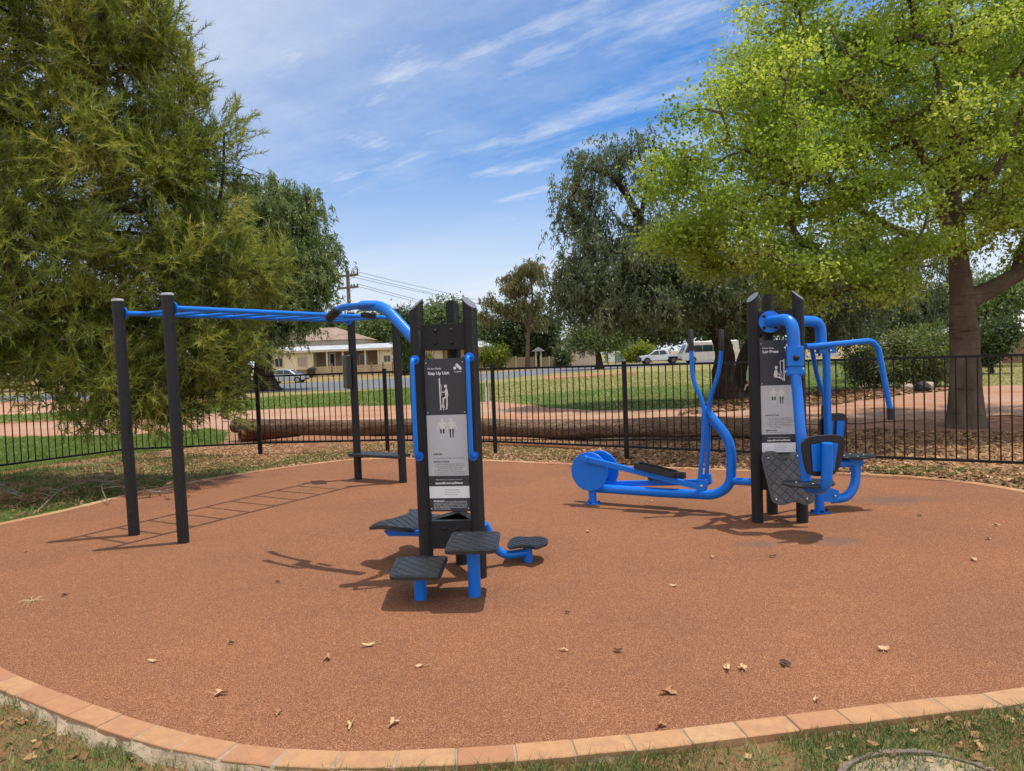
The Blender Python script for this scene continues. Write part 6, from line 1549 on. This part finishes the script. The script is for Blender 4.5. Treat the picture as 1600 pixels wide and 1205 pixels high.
def rock(label, px, py, Y, r, mat, sq, seed):
    rr = random.Random(seed); c = at(px, py, Y); bm = bmesh.new(); bmesh.ops.create_icosphere(bm, subdivisions=3, radius=1)
    for v in bm.verts:
        p_ = v.co; k = 1+.16*math.sin(3*p_.x+seed)*math.cos(4*p_.y)+.1*math.sin(7*p_.z+p_.x*5)+rr.uniform(-.02, .02); v.co = V((p_.x*sq[0], p_.y*sq[1], p_.z*sq[2]))*(r*k)
    me = bpy.data.meshes.new('rock'); bm.to_mesh(me); bm.free(); me.materials.append(mat)
    for f in me.polygons: f.use_smooth = True
    o = bpy.data.objects.new('rock', me); COL.objects.link(o); o.location = (c.x, c.y, r*sq[2]*.8); tag(o, label, 'rock')
yr = gnd(1440, 613).y
rock('dark round stone in front of the large shrub at the right', 1441, 606, yr, .20, M['darkstone'], (1.1, 1, .9), 2)
rock('pale beige boulder behind the dark round stone', 1449, 602, yr+1.2, .18, M['stone'], (1.1, 1, .8), 5)
rock('low pale stone under the right side of the large shrub', 1418, 606, yr+1.5, .14, M['stone'], (1.4, 1, .7), 7)
# ================================================================== VEHICLES
M['silver'] = pmat('silver_car_paint', (.40, .42, .46), .3, .5, .03, 1, 0, 1, .6)
M['carwhite'] = pmat('white_car_paint', (.72, .73, .72), .3, 0, .03, 1, 0, 1, .5, .12)
M['buswhite'] = pmat('cream_bus_paint', (.62, .58, .50), .35, 0, .04, 1, 0, 1, .3, .10)
M['tyre'] = pmat('tyre_rubber', (.018, .017, .016), .85, 0, .2, 6)
M['rim'] = pmat('alloy_rim', (.45, .46, .48), .35, .8, .1, 6)
M['mudrim'] = pmat('dusty_rim', (.22, .15, .11), .7, .2, .3, 6)
M['carglass'] = pmat('car_glass', (.02, .03, .035), .06, 0, .05, 2)
M['tail'] = pmat('red_lamp_lens', (.45, .02, .02), .3, 0, .05, 5)
M['headlamp'] = pmat('clear_lamp_lens', (.62, .65, .68), .15, .2, .05, 5)
M['plastic'] = pmat('dark_plastic_trim', (.03, .03, .032), .6, 0, .1, 5)
def vehicle(name, label, cat, px0, px1, Y, base_py, length, flip, build, group=None, rot=0):
    a = at((px0+px1)/2, base_py, Y); o = thing(name, label, cat, (0, 0, 0), group); build(o)
    sx_ = (px2x(px1, Y)-px2x(px0, Y))/length
    o.location = (a.x, Y, 0); o.rotation_euler = (0, 0, rot+(math.pi if flip else 0)); o.scale = (sx_, sx_, sx_); return o
def prof(mb, pts, w0, w1=None, mi=0, zt=None):
    """side profile (x,z) swept across the width; upper points may be narrower"""
    n_ = len(pts); hw = lambda z: (w0 if w1 is None else w0+(w1-w0)*max(0, min(1, (z-zt[0])/(zt[1]-zt[0]))))/2
    L_ = [V((x, -hw(z), z)) for x, z in pts]; R_ = [V((x, hw(z), z)) for x, z in pts]
    ar = sum(pts[i][0]*pts[(i+1) % n_][1]-pts[(i+1) % n_][0]*pts[i][1] for i in range(n_))
    f1 = tuple(range(n_)); f2 = tuple(range(n_, 2*n_)); side = [(i, n_+i, n_+(i+1) % n_, (i+1) % n_) for i in range(n_)]
    if ar > 0: fs = [f1, f2[::-1]]+side
    else: fs = [f1[::-1], f2]+[s_[::-1] for s_ in side]
    mb.add(L_+R_, fs, mi)
def wheel(o, x, w_, r, rimm, side):
    y = side*w_/2
    mb = MB(); mb.path([(x, y-.10*1, r), (x, y-.085, r), (x, y+.085, r), (x, y+.10, r)], [r*.93, r, r, r*.93], 26); wh = mb.build('wheel', M['tyre'], o)
    mb = MB(); yo = y+side*.101; mb.path([(x, yo-side*.004, r), (x, yo+side*.008, r)], [r*.66, r*.60], 20)
    mb.build('rim', M[rimm], wh)
    mb = MB()
    for k in range(5):
        a = k*1.2566; c = V((x+math.cos(a)*r*.36, yo+side*.0105, r+math.sin(a)*r*.36)); t_ = V((-math.sin(a), 0, math.cos(a))); q = V((math.cos(a), 0, math.sin(a)))
        mb.obox(c, t_*r*.10, q*r*.17, V((0, .002, 0)))
    mb.build('rim_opening', M['plastic'], wh)
def side_glass(o, poly, w_, name='side_window', mat='carglass', both=True, zt=None, w1=None):
    for s_ in ((-1, 1) if both else (-1,)):
        hw = lambda z: (w_ if w1 is None else w_+(w1-w_)*max(0, min(1, (z-zt[0])/(zt[1]-zt[0]))))/2+.006
        P_ = [V((x, s_*hw(z), z)) for x, z in poly]; mb = MB(); mb.prism(P_, V((0, s_*.006, 0))); mb.build(name, M[mat], o)
def arch(x, r, z0, n_=8): return [(x+r*math.cos(math.pi*i/n_), z0+r*math.sin(math.pi*i/n_)) for i in range(n_+1)]
def hatch_builder(paint='silver'):
    def b_(o):
        W = 1.72
        body = [(2.02, .35), (2.05, .55), (1.98, .72), (1.72, .86), (1.05, .97), (.45, 1.38), (.05, 1.475), (-.75, 1.49), (-1.45, 1.40), (-1.72, 1.18), (-1.92, .98), (-2.0, .70), (-1.96, .36), (-1.66, .24)]+[(x, z) for x, z in arch(-1.28, .36, .28)][::-1][0:0]
        body = body+[(-1.64, .28)]+arch(-1.28, .355, .29)[::-1]+[(-.9, .22), (.92, .22)]+arch(1.28, .355, .29)[::-1]+[(1.66, .26)]
        mb = MB(); prof(mb, body, W, 1.30, 0, (.85, 1.5)); mb.build('body', M[paint], o, .05, 3)
        side_glass(o, [(.88, .99), (.40, 1.33), (.02, 1.40), (-.20, 1.41), (-.20, .98)], W, zt=(.85, 1.5), w1=1.30)
        side_glass(o, [(-.27, .98), (-.27, 1.41), (-.95, 1.40), (-1.10, 1.02)], W, zt=(.85, 1.5), w1=1.30)
        side_glass(o, [(-1.16, 1.04), (-1.05, 1.37), (-1.38, 1.30), (-1.52, 1.12)], W, zt=(.85, 1.5), w1=1.30)
        mb = MB(); mb.add([(1.06, -.70, .99), (1.06, .70, .99), (.47, .60, 1.385), (.47, -.60, 1.385)], [(0, 1, 2, 3)]); k = mb.build('windscreen', M['carglass'], o); k.location = (.012, 0, .012)
        for s_ in (-1, 1):
            mb = MB(); mb.obox((1.80, s_*.68, .74), (.15, -.0, -.05), (0, .16, 0), (.02, 0, .06)); mb.build('headlight', M['headlamp'], o, .02)
            mb = MB(); mb.obox((.78, s_*.93, 1.03), (.05, 0, 0), (0, .09, 0), (0, 0, .06)); mb.build('wing_mirror', M[paint], o, .02)
            mb = MB(); mb.obox((-1.90, s_*.70, .95), (.08, 0, .02), (0, .12, 0), (0, 0, .11)); mb.build('tail_light', M['tail'], o, .02)
            for dx in (-.24, -.98+.0):
                mb = MB(); mb.obox((dx+.10, s_*(W/2+.004), .86), (.09, 0, 0), (0, .008, 0), (0, 0, .014)); mb.build('door_handle', M['plastic'], o)
            for x in (1.28, -1.28): wheel(o, x, W-.16, .315, 'rim', s_)
        mb = MB(); mb.obox((2.03, 0, .40), (.03, 0, 0), (0, .62, 0), (0, 0, .07)); mb.build('grille', M['plastic'], o)
    return b_
vehicle('parked_car', 'silver hatchback parked at the roadside beside the thick trunked tree', 'car', 421, 480, 63.0, 600, 4.05, False, hatch_builder(), None, -.03)

def ute(o):
    W = 1.82
    body = [(2.62, .50), (2.66, .72), (2.60, .92), (2.50, 1.02), (1.55, 1.14), (.78, 1.66), (.45, 1.76), (-.62, 1.78), (-.86, 1.70), (-.95, 1.16), (-.98, .55), (-.70, .42), (.98, .40), (1.26, .5)]+[(q[0], q[1]) for q in arch(1.72, .43, .42)[::-1]]+[(2.25, .46)]
    mb = MB(); prof(mb, body, W, 1.45, 0, (1.1, 1.8)); mb.build('cab', M['carwhite'], o, .05, 3)
    side_glass(o, [(1.28, 1.16), (.76, 1.58), (.44, 1.67), (.22, 1.68), (.22, 1.14)], W, zt=(1.1, 1.8), w1=1.45)
    side_glass(o, [(.12, 1.14), (.12, 1.68), (-.55, 1.69), (-.78, 1.32), (-.78, 1.2)], W, zt=(1.1, 1.8), w1=1.45)
    mb = MB(); mb.add([(1.53, -.74, 1.18), (1.53, .74, 1.18), (.82, .66, 1.655), (.82, -.66, 1.655)], [(0, 1, 2, 3)]); k = mb.build('windscreen', M['carglass'], o); k.location = (.012, 0, .014)
    mb = MB(); mb.obox((2.60, 0, .66), (.14, 0, 0), (0, .93, 0), (0, 0, .20)); mb.obox((2.70, 0, .95), (.05, 0, 0), (0, .5, 0), (0, 0, .10)); mb.build('bull_bar', M['plastic'], o, .04)
    mb = MB(); mb.box((-2.70, -.95, .86), (-1.02, .95, .96)); mb.box((-2.70, -.95, .965), (-1.02, -.91, 1.20)); mb.box((-2.70, .91, .965), (-1.02, .95, 1.20)); mb.box((-2.70, -.905, .965), (-2.66, .905, 1.20)); mb.build('tray', M['carwhite'], o)
    mb = MB()
    for y in (-.88, -.44, 0, .44, .88): mb.cyl((-1.06, y, .97), (-1.06, y, 1.78), .02, 8)
    for z in (1.78, 1.45): mb.cyl((-1.06, -.88, z), (-1.06, .88, z), .024, 8)
    for y in (-.88, .88): mb.tube([(-1.06, y, 1.78), (-1.50, y, 1.74), (-1.72, y, 1.20)], .02, .1, 8); mb.cyl((-1.06, y, 1.45), (-1.58, y, 1.45), .016, 8)
    mb.build('headboard', M['carwhite'], o)
    mb = MB(); mb.box((-2.3, -.55, .45), (-1.0, .55, .85)); mb.build('chassis', M['plastic'], o)
    for s_ in (-1, 1):
        mb = MB(); mb.obox((2.44, s_*.72, .96), (.14, -.0, -.02), (0, .16, 0), (0, 0, .07)); mb.build('headlight', M['headlamp'], o, .02)
        mb = MB(); mb.obox((1.22, s_*1.0, 1.22), (.05, 0, 0), (0, .11, 0), (0, 0, .09)); mb.build('wing_mirror', M['plastic'], o, .02)
        mb = MB(); mb.obox((-2.72, s_*.80, .92), (.015, 0, 0), (0, .10, 0), (0, 0, .05)); mb.build('tail_light', M['tail'], o)
        mb = MB(); mb.obox((-1.55, s_*.86, .62), (.06, 0, 0), (0, .12, 0), (0, 0, .18)); mb.build('mud_flap', M['plastic'], o)
        for x in (1.72, -1.62): wheel(o, x, W-.10, .39, 'mudrim', s_)
vehicle('utility_vehicle', 'white dual cab work ute with tray and dark bull bar parked on the grass', 'ute', 998, 1063, 92.0, 568, 5.35, True, ute)
def bus(o):
    W = 2.1
    body = [(3.42, .42), (3.50, .85), (3.42, 1.15), (2.86, 2.30), (2.62, 2.52), (2.2, 2.60), (-3.2, 2.60), (-3.42, 2.50), (-3.48, 1.2), (-3.48, .42), (-3.0, .36), (-2.45, .36)]+arch(-1.95, .47, .36)[::-1]+[(-1.4, .32), (1.5, .32)]+arch(2.15, .46, .36)[::-1]+[(2.7, .34)]
    mb = MB(); prof(mb, body, W, 1.88, 0, (1.2, 2.6)); mb.build('body', M['buswhite'], o, .07, 3)
    zt=(1.2, 2.6)
    side_glass(o, [(3.08, 1.32), (2.72, 2.12), (2.08, 2.16), (2.08, 1.30)], W, zt=zt, w1=1.88)
    for x0, x1_ in ((1.98, .96), (.92, -.30), (-.34, -1.56), (-1.60, -2.72)): side_glass(o, [(x0, 1.36), (x0, 2.16), (x1_, 2.16), (x1_, 1.36)], W, zt=zt, w1=1.88)
    mb = MB(); mb.add([(3.40, -.92, 1.22), (3.40, .92, 1.22), (2.88, .86, 2.26), (2.88, -.86, 2.26)], [(0, 1, 2, 3)]); k = mb.build('windscreen', M['carglass'], o); k.location = (.02, 0, .01)
    for s_ in (-1, 1):
        for x in (2.15, -1.95): wheel(o, x, W-.14, .38, 'rim', s_)
        mb = MB(); mb.obox((-3.44, s_*.9, .95), (.05, 0, 0), (0, .10, 0), (0, 0, .2)); mb.build('tail_light', M['tail'], o)
        mb = MB(); mb.obox((3.40, s_*.8, .80), (.07, 0, 0), (0, .16, 0), (0, 0, .11)); mb.build('headlight', M['headlamp'], o, .02)
        mb = MB(); mb.obox((3.28, s_*1.14, 1.75), (.04, 0, 0), (0, .06, 0), (0, 0, .16)); mb.build('wing_mirror', M['plastic'], o, .02)
        for x in (1.9, .3): 
            mb = MB(); mb.obox((x, s_*(W/2+.003), .85), (.008, 0, 0), (0, .004, 0), (0, 0, .44)); mb.build('door_seam', M['plastic'], o)
    mb = MB(); mb.obox((3.46, 0, .48), (.06, 0, 0), (0, 1.0, 0), (0, 0, .10)); mb.build('bumper', M['plastic'], o, .03)
vehicle('minibus', 'cream white minibus with dark windows parked behind the leaning tree', 'bus', 1062, 1152, 86.0, 567, 7.0, True, bus)
vehicle('parked_car', 'pale car partly hidden at the rear of the minibus', 'car', 1136, 1165, 112.0, 556, 4.05, True, hatch_builder('carwhite'))

# ================================================================== PERSON behind the Leg Press sign
M['shirt'] = pmat('pale_green_shirt', (.42, .47, .24), .85, 0, .15, 8, .2, 60)
M['trousers'] = pmat('khaki_trousers', (.20, .17, .12), .9, 0, .15, 8, .2, 60)
M['skin'] = pmat('skin', (.50, .24, .17), .55, 0, .08, 12)
M['hair'] = pmat('grey_brown_hair', (.10, .075, .06), .8, 0, .3, 30)
M['shoe'] = pmat('dark_shoes', (.03, .025, .022), .7, 0, .2, 10)
Yq = 12.9; xq = at(1192, 560, Yq).x
pe = thing('person', 'person in pale green shirt and khaki trousers mostly hidden behind the Leg Press tower', 'person', (xq, Yq, 0))
def skin_mesh(name, verts, edges, radii, mat, parent, root=0, sub=2):
    l = rootloc(parent); me = bpy.data.meshes.new(name); me.from_pydata([tuple(V(v)-l) for v in verts], edges, []); me.materials.append(mat)
    o = bpy.data.objects.new(name, me); COL.objects.link(o); o.parent = parent
    o.modifiers.new('skin', 'SKIN'); sv = me.skin_vertices
    if not len(sv): me.attributes  # created with the modifier
    if len(me.skin_vertices) == 0:
        bm = bmesh.new(); bm.from_mesh(me); bm.verts.layers.skin.verify(); bm.to_mesh(me); bm.free()
    for i, d in enumerate(me.skin_vertices[0].data):
        r_ = radii[i]; d.radius = r_ if hasattr(r_, '__len__') else (r_, r_); d.use_root = (i == root)
    s_ = o.modifiers.new('sub', 'SUBSURF'); s_.levels = sub; s_.render_levels = sub
    for p_ in me.polygons: p_.use_smooth = True
    o.modifiers['skin'].use_smooth_shade = True
    return o
B_ = V((xq, Yq, 0)); X_ = V((1, 0, 0)); Yv_ = V((0, 1, 0))
pt3 = lambda x, y, z: B_+V((x, y, z))
# body in one piece (head, torso, arms, legs)
hand_t = at(1165, 604, Yq)-B_
vs = [pt3(0, 0, .93), pt3(0, 0, 1.12), pt3(0, .0, 1.32), pt3(0, .01, 1.45), pt3(0, 0, 1.53), pt3(0, -.01, 1.62), pt3(0, -.01, 1.72),
      pt3(-.17, .0, 1.41), pt3(-.235, .02, 1.15), (B_+V((hand_t.x+.055, .01, hand_t.z+.055))),
      pt3(.17, 0, 1.41), pt3(.22, .02, 1.14), pt3(.20, -.10, .92),
      pt3(-.10, 0, .86), pt3(-.105, -.01, .48), pt3(-.10, .02, .09), pt3(-.115, -.12, .04),
      pt3(.10, 0, .86), pt3(.10, .03, .48), pt3(.10, .10, .09), pt3(.115, -.03, .04)]
ed = [(0, 1), (1, 2), (2, 3), (3, 4), (4, 5), (5, 6), (3, 7), (7, 8), (8, 9), (3, 10), (10, 11), (11, 12), (0, 13), (13, 14), (14, 15), (15, 16), (0, 17), (17, 18), (18, 19), (19, 20)]
rd_ = [(.12, .09), (.12, .09), (.15, .10), (.11, .09), .055, (.085, .10), (.07, .085), .058, .046, .032, .058, .046, .032, (.08, .08), .055, .042, .04, (.08, .08), .055, .042, .04]
body_o = skin_mesh('body', vs, ed, rd_, M['skin'], pe)
sv_ = [pt3(0, 0, .80), pt3(0, 0, 1.12), pt3(0, 0, 1.32), pt3(0, .01, 1.45), pt3(-.17, 0, 1.41), pt3(-.235, .02, 1.15), B_+V((hand_t.x+.062, .01, hand_t.z+.075)), pt3(.17, 0, 1.41), pt3(.22, .02, 1.14), pt3(.202, -.09, .95)]
skin_mesh('shirt', sv_, [(0, 1), (1, 2), (2, 3), (3, 4), (4, 5), (5, 6), (3, 7), (7, 8), (8, 9)], [(.185, .145), (.165, .125), (.178, .122), (.10, .09), .072, .058, .048, .072, .058, .048], M['shirt'], pe)
tv_ = [pt3(0, 0, 1.02), pt3(-.10, 0, .84), pt3(-.105, -.01, .48), pt3(-.10, .02, .08), pt3(.10, 0, .84), pt3(.10, .03, .48), pt3(.10, .10, .08)]
skin_mesh('trousers', tv_, [(0, 1), (1, 2), (2, 3), (0, 4), (4, 5), (5, 6)], [(.165, .125), (.12, .12), .080, .070, (.12, .12), .080, .070], M['trousers'], pe)
for x, y in ((-.105, -.02), (.105, .06)):
    skin_mesh('shoe', [pt3(x, y+.05, .05), pt3(x, y-.08, .045), pt3(x*1.1, y-.19, .035)], [(0, 1), (1, 2)], [(.05, .05), (.05, .045), (.045, .035)], M['shoe'], pe)
mb = MB(); mb.dome(pt3(0, .005, 1.66), (0, .25, 1), .105, .115, 16); mb.build('hair', M['hair'], pe)
def hand(wr, dirv, palm_n, parent):
    dirv = V(dirv).normalized(); palm_n = V(palm_n).normalized(); sd_ = dirv.cross(palm_n).normalized()
    vs = [wr, wr+dirv*.035, wr+dirv*.075]; ed = [(0, 1), (1, 2)]; r_ = [(.026, .018), (.034, .016), (.036, .014)]
    for i, (o_, l) in enumerate(((-.028, .062), (-.010, .072), (.010, .068), (.028, .052))):
        b0 = len(vs); q = wr+dirv*.078+sd_*o_
        vs += [q, q+dirv*l*.45+palm_n*.006, q+dirv*l*.75+palm_n*.020, q+dirv*l*.92+palm_n*.034]; ed += [(2, b0), (b0, b0+1), (b0+1, b0+2), (b0+2, b0+3)]; r_ += [.0095, .0088, .0082, .007]
    b0 = len(vs); q = wr+dirv*.03-sd_*.03; vs += [q, q+dirv*.03-sd_*.028+palm_n*.008, q+dirv*.058-sd_*.036+palm_n*.016]; ed += [(1, b0), (b0, b0+1), (b0+1, b0+2)]; r_ += [.012, .0105, .009]
    return skin_mesh('hand', vs, ed, r_, M['skin'], parent)
wr = B_+V((hand_t.x+.052, .01, hand_t.z+.05))
hand(wr, (-.75, -.25, -.75), (.3, -.2, -.5), body_o)
hand(pt3(.20, -.10, .91), (0, -.3, -1), (-1, 0, 0), body_o)
# simple face on the head
fc = pt3(0, -.095, 1.655)
mb = MB(); mb.dome(fc+V((0, 0, -.012)), (0, -1, -.25), .014, .026, 10); mb.build('nose', M['skin'], body_o)
for s_ in (-1, 1):
    mb = MB(); mb.dome(fc+V((s_*.032, .008, .018)), (0, -1, 0), .011, .006, 10); mb.build('eye', M['darkint'], body_o)
    mb = MB(); mb.dome(pt3(s_*.082, -.01, 1.655), (s_, 0, 0), .026, .014, 10); mb.build('ear', M['skin'], body_o)
mb = MB(); mb.obox(fc+V((0, .006, -.05)), (.024, 0, 0), (0, .006, 0), (0, 0, .005)); mb.build('mouth', pmat('lips', (.35, .12, .10), .6), body_o, .002)
